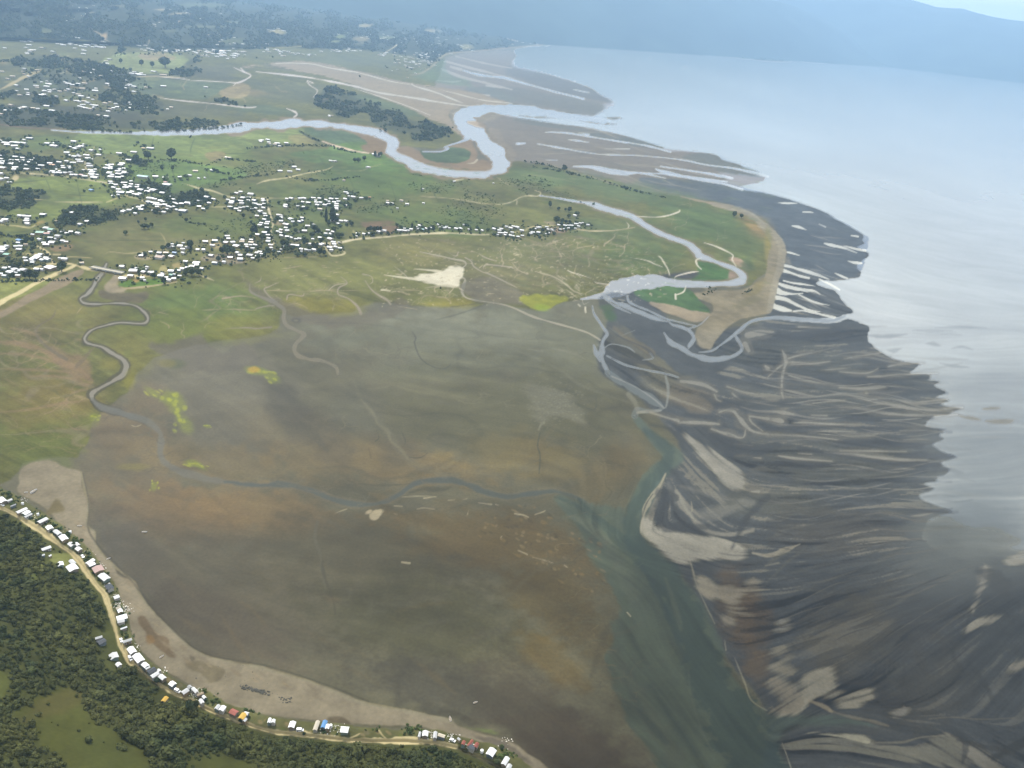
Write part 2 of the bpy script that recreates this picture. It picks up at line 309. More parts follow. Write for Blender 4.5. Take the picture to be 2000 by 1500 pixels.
for p in ([(890, 110, 2), (940, 122, 3), (980, 130, 3), (1000, 133, 2)], [(870, 120, 3), (920, 133, 4), (960, 143, 4), (1000, 155, 3)], [(862, 135, 4), (900, 150, 6), (940, 160, 5), (1000, 175, 3)], [(850, 157, 2), (880, 160, 4), (900, 158, 2)], [(950, 167, 3), (980, 172, 2)], [(940, 184, 1), (955, 187, 4)], [(880, 130, 4), (900, 136, 5)]):
    line(p, (.30, .28, .28), 1.6, .75, ro=.3)
flat3 = [(985, 224), (1050, 238), (1100, 244), (1150, 251), (1215, 265), (1250, 277), (1310, 291), (1370, 298), (1412, 315), (1500, 346), (1440, 366), (1400, 395), (1300, 375), (1200, 350), (1100, 330), (1040, 318), (1000, 316), (985, 290), (960, 262), (955, 250), (940, 240), (960, 226)]
fill(flat3, (.14, .127, .118), soft=2, warp=.2, kind='streak', ro=.5)
fill([(1000, 230), (1100, 245), (1215, 266), (1308, 291), (1230, 285), (1140, 262), (1080, 252), (1010, 240)], (.09, .1, .1), soft=3, warp=.25, kind='streak')
fill([(1360, 300), (1405, 306), (1500, 345), (1440, 342), (1380, 325), (1330, 310)], (.1, .108, .105), soft=3, warp=.2, kind='streak')
fill([(1250, 348), (1330, 350), (1400, 352), (1460, 370), (1550, 393), (1620, 421), (1690, 460), (1696, 476), (1690, 500), (1680, 530), (1640, 545), (1560, 530), (1530, 480), (1500, 440), (1440, 405), (1380, 392), (1300, 375), (1260, 362)], (.062, .075, .09), soft=3, warp=.15, kind='streak', jit=.6)
for p in ([(1500, 345, 4), (1440, 330, 4), (1380, 322, 3), (1330, 312, 2), (1250, 304, 2), (1180, 302, 2), (1140, 297, 2), (1090, 288, 3), (1050, 281, 2)], [(1310, 297, 3), (1260, 284, 3), (1200, 275, 3), (1140, 265, 3), (1100, 259, 4), (1065, 258, 2)], [(1140, 193, 5), (1090, 181, 4), (1050, 170, 4), (1010, 159, 5), (985, 152, 5), (940, 147, 4), (905, 138, 3)], [(1430, 348, 6), (1390, 340, 5), (1345, 333, 3), (1290, 325, 2)], [(1420, 355, 3), (1360, 347, 4), (1300, 340, 3), (1250, 338, 3)], [(1450, 370, 4), (1400, 356, 6), (1350, 348, 5), (1300, 337, 7), (1280, 330, 2)], [(1120, 325, 2), (1150, 326, 6), (1180, 332, 9), (1220, 338, 8), (1250, 338, 4), (1300, 348, 2)], [(1130, 260, 1), (1150, 263, 3)], [(1110, 273, 1), (1130, 275, 3), (1150, 278, 1)], [(1180, 291, 1), (1230, 291, 2)], [(1065, 312, 1), (1088, 313, 2)], [(1010, 281, 4), (1025, 280, 3)], [(1120, 175, 1), (1140, 179, 3), (1152, 181, 1)]):
    line(p, (.34, .35, .35), 1.2, .9, ro=.2, wt=.7)
pools([[(1520, 396, 1), (1535, 397, 4), (1557, 397, 1)], [(1568, 414, 2), (1580, 414, 2), (1588, 415, 1)], [(1547, 441, 2), (1560, 444, 6), (1575, 449, 1)], [(1663, 460, 3), (1676, 462, 4)], [(1610, 475, 2), (1625, 479, 5), (1650, 485, 4), (1674, 494, 1)], [(1648, 480, 1), (1670, 486, 4), (1690, 489, 5)], [(1534, 492, 1), (1545, 494, 3), (1562, 499, 1)], [(1656, 510, 1), (1670, 513, 4), (1683, 514, 4)], [(1600, 438, 1), (1612, 443, 2)], [(1529, 518, 5), (1545, 521, 4), (1560, 526, 6), (1580, 532, 6), (1600, 538, 4), (1620, 546, 1)], [(1528, 528, 6), (1545, 533, 4), (1565, 540, 5), (1580, 543, 3)], [(1630, 533, 1), (1645, 540, 4), (1655, 544, 3)], [(1530, 548, 3), (1550, 553, 5), (1580, 557, 3), (1592, 559, 1)], [(1518, 553, 5), (1540, 560, 8), (1570, 566, 8), (1590, 568, 4), (1602, 575, 1)], [(1514, 565, 12), (1525, 571, 8), (1545, 574, 3), (1568, 573, 2)], [(1513, 580, 8), (1535, 585, 5), (1560, 597, 5), (1580, 606, 4), (1602, 609, 1)], [(1508, 596, 10), (1525, 603, 8), (1545, 607, 4)], [(1550, 608, 3), (1570, 607, 3), (1600, 613, 4), (1630, 620, 5)], [(1560, 575, 2), (1590, 590, 3), (1620, 596, 1)], [(1600, 545, 2), (1622, 556, 4), (1640, 566, 2)]], c=(.5, .51, .48))

# --- land: marshes and pastures
land = [(-520, 960), (0, 945), (30, 930), (45, 905), (100, 893), (150, 895), (172, 862), (180, 820), (215, 790), (250, 765), (262, 735), (300, 700), (330, 690), (380, 672), (420, 668), (470, 662), (520, 655), (545, 640), (548, 610), (570, 618), (640, 613), (690, 612), (705, 600), (735, 590), (800, 596), (870, 600), (920, 600), (960, 590), (1000, 600), (1060, 608), (1110, 590), (1150, 580), (1190, 565), (1235, 545), (1300, 545), (1440, 550), (1455, 560), (1520, 520), (1530, 480), (1500, 440), (1440, 405), (1330, 382), (1250, 372), (1150, 340), (1070, 322), (1000, 316), (985, 330), (960, 345), (900, 340), (840, 330), (800, 315), (770, 290), (800, 285), (850, 295), (915, 270), (895, 255), (880, 232), (850, 170), (862, 130), (868, 108), (920, 100), (1000, 94), (1100, 86), (1300, 94), (1430, 111), (1600, 107), (1760, 122), (2000, 150), (2520, 190), (2520, -140), (-520, -140)]
fill(land, MARSH, soft=3, warp=.22, sm=False, ro=.8, wt=0, cl='salt_marsh')
# river-side flats again (inside the land outline)
tan = [(470, 130), (540, 122), (620, 122), (680, 135), (740, 148), (790, 160), (850, 170), (900, 175), (960, 190), (1000, 205), (910, 208), (880, 218), (880, 236), (902, 256), (914, 268), (895, 262), (875, 246), (840, 232), (800, 212), (760, 196), (720, 181), (700, 171), (660, 156), (600, 141), (520, 128), (480, 135)]
# region tints (x, y, rx, ry, colour, opacity, tilt)
for x, y, rx, ry, c, op, rot in [
    (100, 600, 150, 60, OLIVE, .9, 0), (260, 560, 260, 60, (.135, .155, .058), .8, 0), (400, 600, 150, 60, (.098, .142, .05), .9, 5), (350, 640, 140, 40, (.12, .15, .045), .8, 0), (470, 640, 90, 36, (.155, .16, .05), .5, 0),
    (260, 690, 60, 60, (.13, .135, .05), .6, 40), (60, 850, 110, 80, (.105, .13, .045), .9, 20), (110, 770, 120, 50, (.145, .13, .055), .7, 10), (60, 800, 120, 50, (.13, .125, .05), .7, 0), (60, 660, 100, 40, (.12, .12, .06), .6, 0),
    (650, 540, 220, 50, (.15, .17, .068), .9, 2), (640, 600, 90, 22, YEL, .6, 4), (580, 590, 40, 16, YEL, .4, 0), (830, 490, 120, 40, (.16, .165, .075), .7, 0), (870, 590, 80, 14, YEL, .6, 2), (820, 585, 50, 10, (.11, .13, .05), .6, 0),
    (1060, 500, 200, 50, (.125, .142, .072), .9, 3), (1000, 540, 160, 40, (.14, .145, .085), .7, 0), (1250, 500, 130, 50, (.09, .135, .055), .7, 10), (1200, 450, 160, 40, (.1, .14, .07), .7, 10), (1370, 430, 140, 50, (.088, .135, .055), .9, 14), (1450, 480, 60, 60, (.092, .13, .055), .7, 30), (1480, 440, 50, 30, (.2, .165, .08), .7, 35), (1505, 490, 16, 40, (.19, .18, .07), .8, 0),
    (1200, 370, 160, 30, (.1, .145, .07), .8, 10), (1050, 345, 90, 20, (.095, .14, .06), .8, 10), (750, 350, 180, 40, (.085, .135, .04), .9, 5), (850, 430, 160, 40, (.095, .14, .048), .8, 5), (1030, 420, 90, 22, (.135, .155, .06), .8, 4), (640, 380, 200, 40, (.085, .125, .042), .7, 0),
    (350, 300, 220, 40, FIELD, .9, 2), (420, 275, 160, 16, (.13, .175, .07), .8, 2), (430, 320, 60, 14, (.15, .16, .07), .6, 0), (320, 350, 180, 40, (.105, .165, .05), .8, 0), (100, 280, 120, 20, (.115, .165, .06), .8, 0), (60, 380, 130, 40, (.115, .155, .055), .8, 0), (180, 390, 100, 20, (.12, .165, .05), .8, 0),
    (100, 415, 120, 16, (.13, .17, .05), .8, 0), (40, 460, 80, 24, (.125, .155, .05), .8, 0), (60, 565, 100, 18, (.13, .155, .05), .8, 0), (280, 470, 160, 40, (.14, .15, .07), .9, 0), (420, 440, 130, 30, (.115, .155, .052), .8, 0), (190, 440, 40, 20, (.12, .14, .06), .6, 0), (600, 440, 100, 50, (.09, .135, .05), .6, 0),
    (560, 180, 130, 30, (.105, .125, .08), .8, 6), (600, 135, 140, 10, (.11, .12, .085), .7, 3), (350, 170, 110, 18, (.085, .115, .072), .8, 2), (420, 140, 70, 20, (.1, .115, .085), .7, 0), (350, 215, 160, 18, (.09, .105, .07), .8, 2), (520, 215, 80, 12, (.085, .12, .075), .8, 4), (480, 180, 60, 10, (.17, .16, .1), .8, 4), (560, 262, 100, 16, (.1, .14, .07), .8, 3),
    (660, 262, 80, 18, (.09, .135, .075), .8, 6), (750, 205, 100, 12, (.085, .125, .075), .7, 16), (700, 120, 120, 14, (.115, .14, .09), .8, 4), (840, 148, 40, 12, (.1, .15, .09), .8, 10), (150, 160, 220, 40, (.06, .08, .055), .9, 0), (100, 220, 220, 20, (.06, .072, .05), .9, 2), (60, 240, 160, 12, (.06, .07, .05), .7, 0)]:
    blob(x, y, rx, ry, c, op, rot)
# bright fields with edges of their own
for pts, c in [([(197, 122), (225, 107), (270, 103), (320, 105), (372, 113), (365, 125), (340, 138), (310, 143), (270, 140)], (.16, .2, .09)), ([(265, 107), (310, 103), (345, 113), (330, 118), (290, 117)], (.2, .19, .11)),
    ([(255, 160), (300, 153), (380, 158), (450, 162), (430, 178), (400, 195), (330, 192), (280, 182)], (.088, .12, .072)), ([(425, 183), (445, 170), (470, 163), (490, 170), (480, 190), (450, 192)], (.19, .18, .105)),
    ([(450, 258), (520, 250), (580, 248), (600, 252), (590, 262), (600, 275), (612, 280), (560, 280), (500, 275)], (.14, .185, .075)), ([(560, 268), (590, 262), (622, 278), (580, 281)], (.17, .18, .085)),
    ([(590, 250), (650, 248), (700, 254), (728, 268), (722, 280), (700, 290), (670, 287), (630, 272)], (.085, .13, .075)), ([(150, 262), (300, 264), (440, 266), (480, 275), (495, 290), (440, 312), (400, 310), (300, 305), (250, 300), (180, 296)], (.13, .178, .068)),
    ([(380, 285), (440, 278), (478, 286), (470, 298), (430, 304), (390, 300)], (.14, .185, .07)), ([(400, 300), (440, 296), (432, 312), (412, 314)], (.165, .165, .085)), ([(250, 318), (330, 315), (400, 322), (470, 330), (480, 345), (420, 358), (350, 362), (290, 350), (255, 340)], (.105, .165, .052)),
    ([(20, 355), (90, 345), (200, 352), (220, 370), (210, 395), (150, 400), (90, 395), (100, 378), (30, 368)], (.125, .165, .055)), ([(15, 408), (60, 400), (140, 402), (168, 415), (120, 424), (40, 424)], (.135, .175, .058)), ([(0, 550), (60, 546), (110, 548), (60, 570), (0, 590)], (.14, .165, .06)),
    ([(232, 560), (240, 550), (300, 545), (330, 553), (290, 560)], (.09, .16, .035)), ([(640, 290), (720, 280), (800, 330), (700, 330)], (.09, .15, .045)), ([(315, 362), (345, 366), (350, 375), (320, 380)], (.1, .16, .05)), ([(560, 300), (620, 292), (680, 296), (690, 310), (620, 318)], (.09, .145, .05))]:
    fill(pts, c, soft=2, warp=.12, cl='grassland')
hills_far = [(-520, -140), (2520, -140), (2520, 186), (2000, 149), (1850, 133), (1760, 121), (1650, 106), (1600, 108), (1555, 118), (1500, 119), (1430, 110), (1350, 104), (1290, 93), (1200, 89), (1100, 85), (1050, 87), (1000, 94), (940, 100), (880, 102), (860, 106), (845, 122), (800, 108), (760, 104), (700, 96), (640, 96), (560, 92), (480, 96), (420, 100), (370, 98), (330, 100), (260, 95), (200, 80), (100, 75), (-520, 90)]
fill(hills_far, (.03, .042, .03), soft=2, warp=.15, sm=False, cl='hillside', ro=.9)
for x, y, rx, ry, c, op in [(450, 80, 40, 8, (.08, .1, .05), .8), (120, 60, 60, 10, (.07, .09, .06), .6), (90, 62, 20, 6, (.1, .12, .07), .9), (350, 27, 28, 3, (.26, .24, .2), .9), (320, 19, 20, 2, (.26, .24, .2), .9), (350, 42, 12, 3, (.25, .2, .15), .8), (455, 44, 30, 4, (.14, .16, .1), .8), (540, 62, 22, 6, (.24, .22, .12), .9), (715, 50, 22, 5, (.26, .24, .16), .9), (665, 72, 12, 6, (.14, .18, .08), .9), (655, 81, 16, 3, (.15, .18, .08), .9), (705, 75, 22, 6, (.22, .2, .14), .7), (760, 74, 26, 4, (.14, .17, .09), .8), (840, 61, 22, 5, (.24, .22, .16), .9), (860, 24, 36, 6, (.2, .2, .14), .8), (955, 20, 26, 8, (.13, .16, .1), .7), (910, 92, 18, 6, (.2, .2, .12), .9), (1025, 43, 20, 5, (.16, .2, .12), .8), (1060, 38, 8, 4, (.15, .18, .1), .7), (1130, 26, 10, 4, (.18, .18, .12), .7), (1050, 73, 10, 6, (.2, .18, .12), .7), (1125, 51, 12, 4, (.14, .17, .1), .7), (1240, 46, 22, 6, (.2, .21, .14), .8), (1275, 54, 16, 4, (.2, .2, .14), .7), (1190, 36, 8, 3, (.16, .18, .12), .7), (1270, 75, 18, 5, (.2, .18, .14), .7), (1310, 70, 20, 8, (.12, .14, .1), .6), (1370, 70, 16, 4, (.18, .18, .14), .7), (1420, 82, 40, 4, (.16, .17, .13), .6), (1330, 95, 30, 3, (.25, .24, .2), .7), (1000, 74, 12, 8, (.28, .24, .2), .7), (410, 52, 60, 3, (.12, .14, .09), .6), (230, 12, 20, 3, (.15, .16, .12), .6), (180, 25, 14, 2, (.2, .19, .16), .7), (720, 3, 40, 5, (.12, .15, .1), .7), (400, 10, 50, 6, (.12, .15, .1), .6), (330, 60, 18, 3, (.1, .12, .08), .7)]:
    blob(x, y, rx, ry, c, op)
line([(175, 56, 1.5), (195, 66, 2), (200, 74, 2.5), (215, 82, 1)], (.3, .27, .22), 1.2); fill([(198, 70), (208, 64), (208, 75), (200, 77)], (.28, .23, .18), soft=1)
line([(290, 72, 1), (291, 82, 1.5), (286, 93, 1)], (.28, .27, .24), 1.2); line([(775, 88, 2), (765, 95, 2), (750, 104, 2)], (.36, .34, .3), 1.2); line([(675, 100, 1), (690, 88, 1), (720, 82, 1)], (.3, .3, .26), 1, .7)

# --- woodland plots on the plain (dark ground below the trees)
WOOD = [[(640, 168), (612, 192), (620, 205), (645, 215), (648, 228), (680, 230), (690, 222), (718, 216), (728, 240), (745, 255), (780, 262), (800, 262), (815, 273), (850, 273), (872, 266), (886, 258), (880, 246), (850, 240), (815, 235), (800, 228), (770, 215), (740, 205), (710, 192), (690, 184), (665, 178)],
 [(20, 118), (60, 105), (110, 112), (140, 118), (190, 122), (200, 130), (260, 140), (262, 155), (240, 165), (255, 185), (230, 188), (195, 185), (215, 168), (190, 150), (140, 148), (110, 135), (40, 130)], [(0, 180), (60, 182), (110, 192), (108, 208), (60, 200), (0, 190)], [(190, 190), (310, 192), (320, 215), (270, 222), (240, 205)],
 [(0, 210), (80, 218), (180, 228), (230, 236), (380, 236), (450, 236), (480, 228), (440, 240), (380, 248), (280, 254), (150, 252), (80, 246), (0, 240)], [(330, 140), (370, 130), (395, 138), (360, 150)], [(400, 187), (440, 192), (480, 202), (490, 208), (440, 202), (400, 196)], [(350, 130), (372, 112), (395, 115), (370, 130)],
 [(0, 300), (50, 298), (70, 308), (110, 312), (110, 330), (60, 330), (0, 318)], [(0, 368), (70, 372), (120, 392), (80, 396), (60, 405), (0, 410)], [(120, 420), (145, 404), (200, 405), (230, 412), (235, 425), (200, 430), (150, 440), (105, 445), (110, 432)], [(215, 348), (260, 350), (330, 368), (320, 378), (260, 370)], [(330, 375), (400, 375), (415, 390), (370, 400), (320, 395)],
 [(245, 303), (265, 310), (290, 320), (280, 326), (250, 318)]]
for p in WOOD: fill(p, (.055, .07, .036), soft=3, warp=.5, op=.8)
fill(tan, TAN, soft=2, warp=.12, kind='streak', cl='tidal_flat', ro=.6)
fill([(880, 218), (905, 212), (960, 212), (1000, 205), (985, 224), (945, 240), (930, 236), (905, 240), (902, 256), (890, 250)], (.19, .175, .15), soft=2)
for p, wd in [([(500, 140), (560, 146), (620, 154), (690, 168), (740, 181), (800, 190), (860, 200), (920, 208)], 4), ([(455, 131), (475, 140), (490, 148), (470, 160), (457, 162)], 3), ([(470, 133), (480, 142)], 2), ([(530, 125), (560, 123), (610, 125), (640, 132), (700, 142), (760, 158), (805, 165)], 2.5), ([(370, 157), (420, 159), (457, 162), (455, 168)], 2), ([(300, 150), (340, 152), (370, 156)], 2),
    ([(596, 160), (612, 162), (600, 158), (606, 167), (620, 177), (612, 190)], 2.5), ([(312, 191), (340, 195), (400, 201), (440, 205), (480, 210), (500, 209)], 3), ([(560, 212), (575, 218), (580, 224), (574, 230), (590, 234)], 4), ([(805, 162), (810, 168), (850, 180), (880, 192), (905, 202)], 3), ([(860, 175), (900, 185), (940, 195), (1000, 202)], 2.5), ([(690, 172), (740, 188), (790, 205), (840, 225)], 2), ([(880, 220), (900, 230), (896, 250), (915, 268)], 2)]:
    line(p, (.34, .33, .31), 1.3, .9, wd=wd, ro=.25, wt=.4)

# --- the big river
river1 = [(100, 254, 2), (160, 258, 4), (220, 259, 6), (280, 260, 8), (340, 259, 10), (400, 256, 13), (450, 251, 16), (500, 246, 17), (550, 242, 15), (600, 241, 14), (650, 244, 12), (700, 252, 13), (740, 261, 18), (766, 275, 24), (768, 290, 26), (782, 305, 22), (812, 321, 18), (850, 332, 15), (890, 339, 13), (930, 341, 14), (962, 334, 22), (980, 321, 26), (972, 305, 28), (955, 290, 26), (940, 275, 28), (925, 258, 30), (912, 244, 36), (902, 232, 36), (905, 222, 26), (930, 216, 22), (960, 214, 18), (1000, 213, 17), (1060, 221, 15), (1120, 228, 14), (1180, 236, 10)]
line([(x, y, w_ + 7) for x, y, w_ in river1[6:27]], (.18, .145, .11), 3, .9, ro=.6, cl='tidal_flat')
fill([(690, 258), (730, 262), (755, 275), (762, 285), (752, 298), (735, 300), (715, 295), (700, 285), (722, 278)], (.18, .14, .1), soft=3, warp=.15, cl='tidal_flat')
fill([(955, 250), (962, 290), (985, 310), (998, 318), (1010, 300), (990, 280), (975, 255)], (.17, .15, .13), soft=3, warp=.1)
line(river1, RIV, 1.3, ro=.14, wt=1, cl='river')
fill([(774, 292), (785, 287), (803, 288), (820, 296), (850, 298), (870, 290), (905, 276), (920, 273), (925, 285), (933, 300), (930, 314), (945, 311), (961, 322), (958, 331), (940, 335), (900, 333), (860, 328), (830, 320), (800, 306), (782, 300)], (.19, .145, .1), soft=1.5, cl='tidal_flat', ro=.6, wt=0)
fill([(818, 292), (850, 297), (885, 288), (910, 290), (922, 300), (915, 312), (890, 320), (855, 318), (830, 310)], (.075, .115, .062), soft=2, warp=.15, cl='salt_marsh', ro=.8)
line([(825, 296, 2), (860, 296, 4), (875, 290, 5), (868, 287, 2), (900, 277, 4), (915, 271, 4)], RIV, 1.2, wt=1, ro=.15); line([(910, 320, 1), (925, 318, 3), (932, 312, 4)], (.36, .34, .32), 1.2)
fill([(911, 238), (930, 237), (942, 240), (950, 246), (948, 250), (930, 247)], (.2, .17, .15), soft=1.2, wt=0, ro=.6)
line([(615, 241, 2), (640, 243, 3), (675, 248, 2)], (.2, .18, .16), 1, .8)
line([(630, 276, 3), (650, 283, 3), (690, 294, 3), (720, 299, 2)], (.36, .33, .29), 1.2, .9)
line([(585, 256, 4), (605, 268, 4), (625, 276, 3)], (.04, .055, .03), 2, .9)
line([(890, 1, 1), (890, 2, 1)], RIV)
line([(0, 243, 3), (60, 250, 3), (130, 252, 2)], (.16, .13, .1), 1.5, .7)

# --- the seaward spit with its beach
fill([(1345, 575), (1400, 566), (1450, 565), (1490, 545), (1500, 500), (1503, 470), (1470, 430), (1440, 412), (1400, 402), (1440, 408), (1470, 420), (1505, 445), (1525, 467), (1535, 482), (1531, 520), (1518, 560), (1507, 606), (1490, 614), (1440, 626), (1420, 640), (1402, 660), (1388, 682), (1370, 686), (1356, 674), (1360, 645), (1392, 608), (1388, 592), (1355, 580)], (.205, .185, .135), soft=2.5, warp=.14, cl='beach', ro=.8)
fill([(1380, 395), (1440, 404), (1475, 420), (1510, 448), (1530, 472), (1536, 484), (1530, 520), (1518, 560), (1508, 606), (1497, 608), (1506, 560), (1518, 510), (1519, 480), (1500, 455), (1460, 425)], (.235, .22, .175), soft=2, warp=.1, cl='beach')
line([(1330, 384, 3), (1380, 395, 4), (1430, 404, 5)], (.22, .2, .16), 2, .8)
blob(1480, 560, 26, 14, (.19, .165, .07), .7, -35); blob(1460, 590, 40, 8, (.16, .15, .09), .6, -20); blob(1500, 470, 10, 40, (.17, .17, .06), .7, 0); blob(1470, 440, 40, 12, (.2, .17, .09), .6, 35)
fill([(1236, 572), (1260, 562), (1300, 557), (1330, 562), (1350, 568), (1360, 580), (1370, 592), (1388, 606), (1384, 612), (1350, 608), (1310, 598), (1270, 590), (1245, 580)], (.055, .105, .035), soft=1.5, warp=.1, cl='salt_marsh')
fill([(1262, 590), (1310, 597), (1350, 607), (1385, 612), (1388, 618), (1360, 630), (1330, 622), (1290, 605)], (.24, .205, .15), soft=2, warp=.12, cl='beach')
fill([(1364, 510), (1380, 507), (1400, 515), (1425, 530), (1432, 540), (1420, 546), (1380, 548), (1350, 546), (1362, 535)], (.06, .115, .042), soft=1.5)
fill([(1410, 498), (1440, 505), (1460, 515), (1464, 530), (1445, 520), (1430, 512)], (.22, .19, .15), soft=2, warp=.2)
blob(1460, 520, 18, 18, (.07, .1, .05), .8)
fill([(1425, 530), (1445, 533), (1448, 540), (1425, 546)], (.18, .16, .13), soft=1)
# inner tidal river
r2 = [(1055, 382, 3), (1100, 389, 4), (1130, 394, 6), (1160, 400, 9), (1190, 409, 10), (1220, 418, 10), (1245, 429, 10), (1265, 442, 10), (1290, 456, 10), (1320, 467, 10), (1345, 477, 11), (1360, 490, 11), (1370, 502, 10), (1390, 508, 9), (1415, 518, 9), (1440, 528, 11), (1451, 540, 12), (1446, 550, 12), (1420, 554, 12), (1380, 555, 12), (1330, 552, 14), (1280, 550, 22), (1250, 552, 26), (1225, 558, 26), (1200, 566, 26), (1180, 578, 12), (1150, 582, 7), (1135, 584, 3)]
line([(x, y, w_ + 6) for x, y, w_ in r2[2:20]], (.16, .15, .125), 2.5, .8, cl='tidal_flat')
fill([(1265, 540), (1300, 535), (1360, 530), (1350, 545), (1290, 547)], MUDV, soft=3)
line(r2, RIV, 1.3, ro=.14, wt=1, cl='river')
for p, wd in [([(1205, 420), (1270, 424), (1300, 422), (1325, 414), (1327, 410)], 3), ([(1370, 504), (1360, 508), (1362, 518), (1370, 526)], 4), ([(1365, 530), (1345, 533), (1320, 540), (1318, 548)], 4), ([(1286, 500), (1292, 505), (1298, 515), (1304, 525), (1308, 538)], 5), ([(1230, 503), (1260, 508), (1280, 516), (1295, 522)], 3), ([(1110, 526), (1112, 530), (1140, 539), (1155, 543)], 2), ([(1160, 549), (1168, 553), (1190, 556)], 3), ([(1375, 474), (1400, 482), (1430, 497), (1430, 507), (1438, 520)], 4), ([(1222, 432), (1228, 440), (1226, 446)], 2), ([(1137, 584), (1140, 594), (1150, 590)], 3), ([(1143, 600), (1144, 610)], 4), ([(1340, 558), (1335, 570), (1320, 576)], 4), ([(1319, 575), (1320, 584)], 4), ([(1129, 594), (1133, 598)], 4)]:
    line(p, (.30, .30, .285), 1.3, .85, wd=wd * .75, ro=.25, wt=.5, cl='river')
dn = [[(1178, 575, 12), (1195, 588, 10), (1220, 598, 12), (1250, 610, 12), (1280, 622, 12), (1303, 628, 8)], [(1180, 582, 8), (1200, 597, 7), (1232, 612, 3)], [(1225, 578, 8), (1232, 592, 6), (1270, 608, 6), (1300, 622, 6), (1340, 632, 5), (1358, 636, 4)], [(1305, 625, 8), (1312, 633, 7), (1335, 640, 7), (1350, 650, 8), (1355, 662, 9), (1347, 675, 9), (1345, 680, 6)], [(1358, 636, 5), (1345, 643, 6)], [(1385, 617, 2), (1370, 632, 3), (1355, 640, 4)],
      [(1297, 650, 8), (1310, 668, 13), (1330, 680, 15), (1360, 696, 15), (1400, 702, 14), (1430, 696, 13), (1447, 686, 11), (1448, 675, 7), (1440, 662, 7), (1436, 655, 5)], [(1365, 688, 3), (1390, 685, 5), (1410, 672, 5), (1430, 657, 7), (1445, 645, 9), (1460, 632, 10), (1480, 624, 10), (1520, 620, 9), (1560, 623, 9), (1620, 627, 8), (1650, 618, 8)],
      [(1157, 597, 6), (1160, 612, 6), (1168, 625, 7), (1178, 640, 9), (1186, 652, 9), (1178, 665, 10), (1176, 680, 14), (1175, 695, 14), (1180, 712, 10), (1190, 730, 9)], [(1160, 675, 9), (1165, 692, 12), (1172, 705, 10)], [(1180, 680, 3), (1195, 672, 3), (1225, 678, 3), (1240, 688, 2)], [(1185, 695, 5), (1205, 705, 5), (1225, 714, 5), (1260, 722, 5), (1300, 730, 6), (1325, 737, 5)], [(1270, 690, 3), (1275, 700, 3), (1255, 703, 2)], [(1240, 645, 2), (1215, 655, 2)]]
fill([(1240, 580), (1300, 618), (1350, 640), (1360, 670), (1400, 690), (1440, 700), (1400, 730), (1330, 730), (1280, 690), (1220, 640), (1170, 600), (1180, 575)], MUDV, soft=4, warp=.2, jit=.4, cl='tidal_flat')
blob(1190, 615, 16, 12, (.045, .085, .035), .9, 40); blob(1185, 600, 18, 6, (.05, .09, .04), .7)
for p in dn: line([(x, y, w_ * (.45 if k in (0, len(p) - 1) else .72)) for k, (x, y, w_) in enumerate(p)], (.20, .215, .21), 1.8, .85, ro=.16, wt=.9, cl='tidal_channel')
for p in ([(1200, 640, 8), (1230, 665, 10), (1260, 680, 10), (1275, 690, 8)],): line(p, (.13, .11, .07), 4, .7)
line([(1195, 700, 4), (1240, 705, 8), (1280, 715, 4), (1330, 735, 2)], (.05, .05, .045), 2.5, .8)
line([(1186, 640, 3), (1215, 660, 3), (1260, 680, 4), (1276, 695, 4)], (.04, .045, .045), 2, .7)

lm = np.isin(cls, [CI['salt_marsh'], CI['grassland']]) * 1.0
_l = np.array([.108, .132, .056]); g_ = np.clip(_l * (col / _l) ** 1.25, .01, .6); lmb = box(lm, 1)[..., None]; col[:] = col * (1 - lmb) + g_ * lmb
mz = np.maximum(full_mask(polymask([(380, 560), (480, 520), (760, 470), (950, 465), (1180, 455), (1280, 470), (1310, 530), (1190, 560), (1110, 585), (1010, 590), (900, 600), (700, 600), (560, 610), (470, 640), (380, 620)], 12, True)), full_mask(polymask([(-40, 600), (140, 590), (160, 660), (190, 780), (180, 860), (60, 900), (-40, 910)], 12, True)))
ck = lmb[..., 0] * mz * (sstep(.962, .99, rid2) * sstep(-.1, .2, n_big) + .8 * sstep(.97, .992, rid))
col[:] = col * (1 - .6 * ck[..., None]) + np.array([.2, .185, .15]) * .6 * ck[..., None]
cr_ = np.random.default_rng(17)
def creek(x, y, ang, wd, ln, c, dep=0):
    pts = [(x, y, wd)]; n_ = max(3, int(ln / 7))
    for k in range(n_):
        ang += cr_.normal(0, .42); x += 7 * math.cos(ang); y += 7 * math.sin(ang) * .55; w2 = wd * (1 - .75 * (k + 1) / n_); pts.append((x, y, max(.7, w2)))
        if dep < 3 and cr_.random() < .30: creek(x, y, ang + cr_.choice([-1, 1]) * cr_.uniform(.5, 1.2), max(.8, w2 * .75), ln * cr_.uniform(.3, .6), c, dep + 1)
    line(pts, c, 1.4, cr_.uniform(.3, .75))
for x, y in [(505, 575), (545, 600), (600, 602), (650, 606), (697, 604), (760, 590), (815, 594), (880, 592), (960, 585), (1015, 578), (1110, 582), (1145, 578), (905, 545), (960, 540), (1000, 548), (1060, 560), (1240, 540), (1300, 535), (1190, 558), (920, 515), (1100, 520), (1050, 510), (1150, 520), (1210, 500), (860, 500), (470, 610), (440, 600), (400, 640), (360, 660), (1180, 480), (1330, 500), (1400, 470), (1320, 450), (520, 560), (570, 575), (620, 580), (680, 575), (740, 575), (800, 575), (850, 570), (330, 640), (300, 620), (420, 580), (380, 600), (980, 520), (1020, 500), (1120, 500), (560, 180), (480, 200), (400, 215), (620, 200), (700, 150), (360, 175)]:
    creek(x, y, -math.pi / 2 + cr_.normal(0, .6), cr_.uniform(1.6, 3.2), cr_.uniform(34, 90), (.30, .285, .245) if x > 780 else (.25, .23, .185))
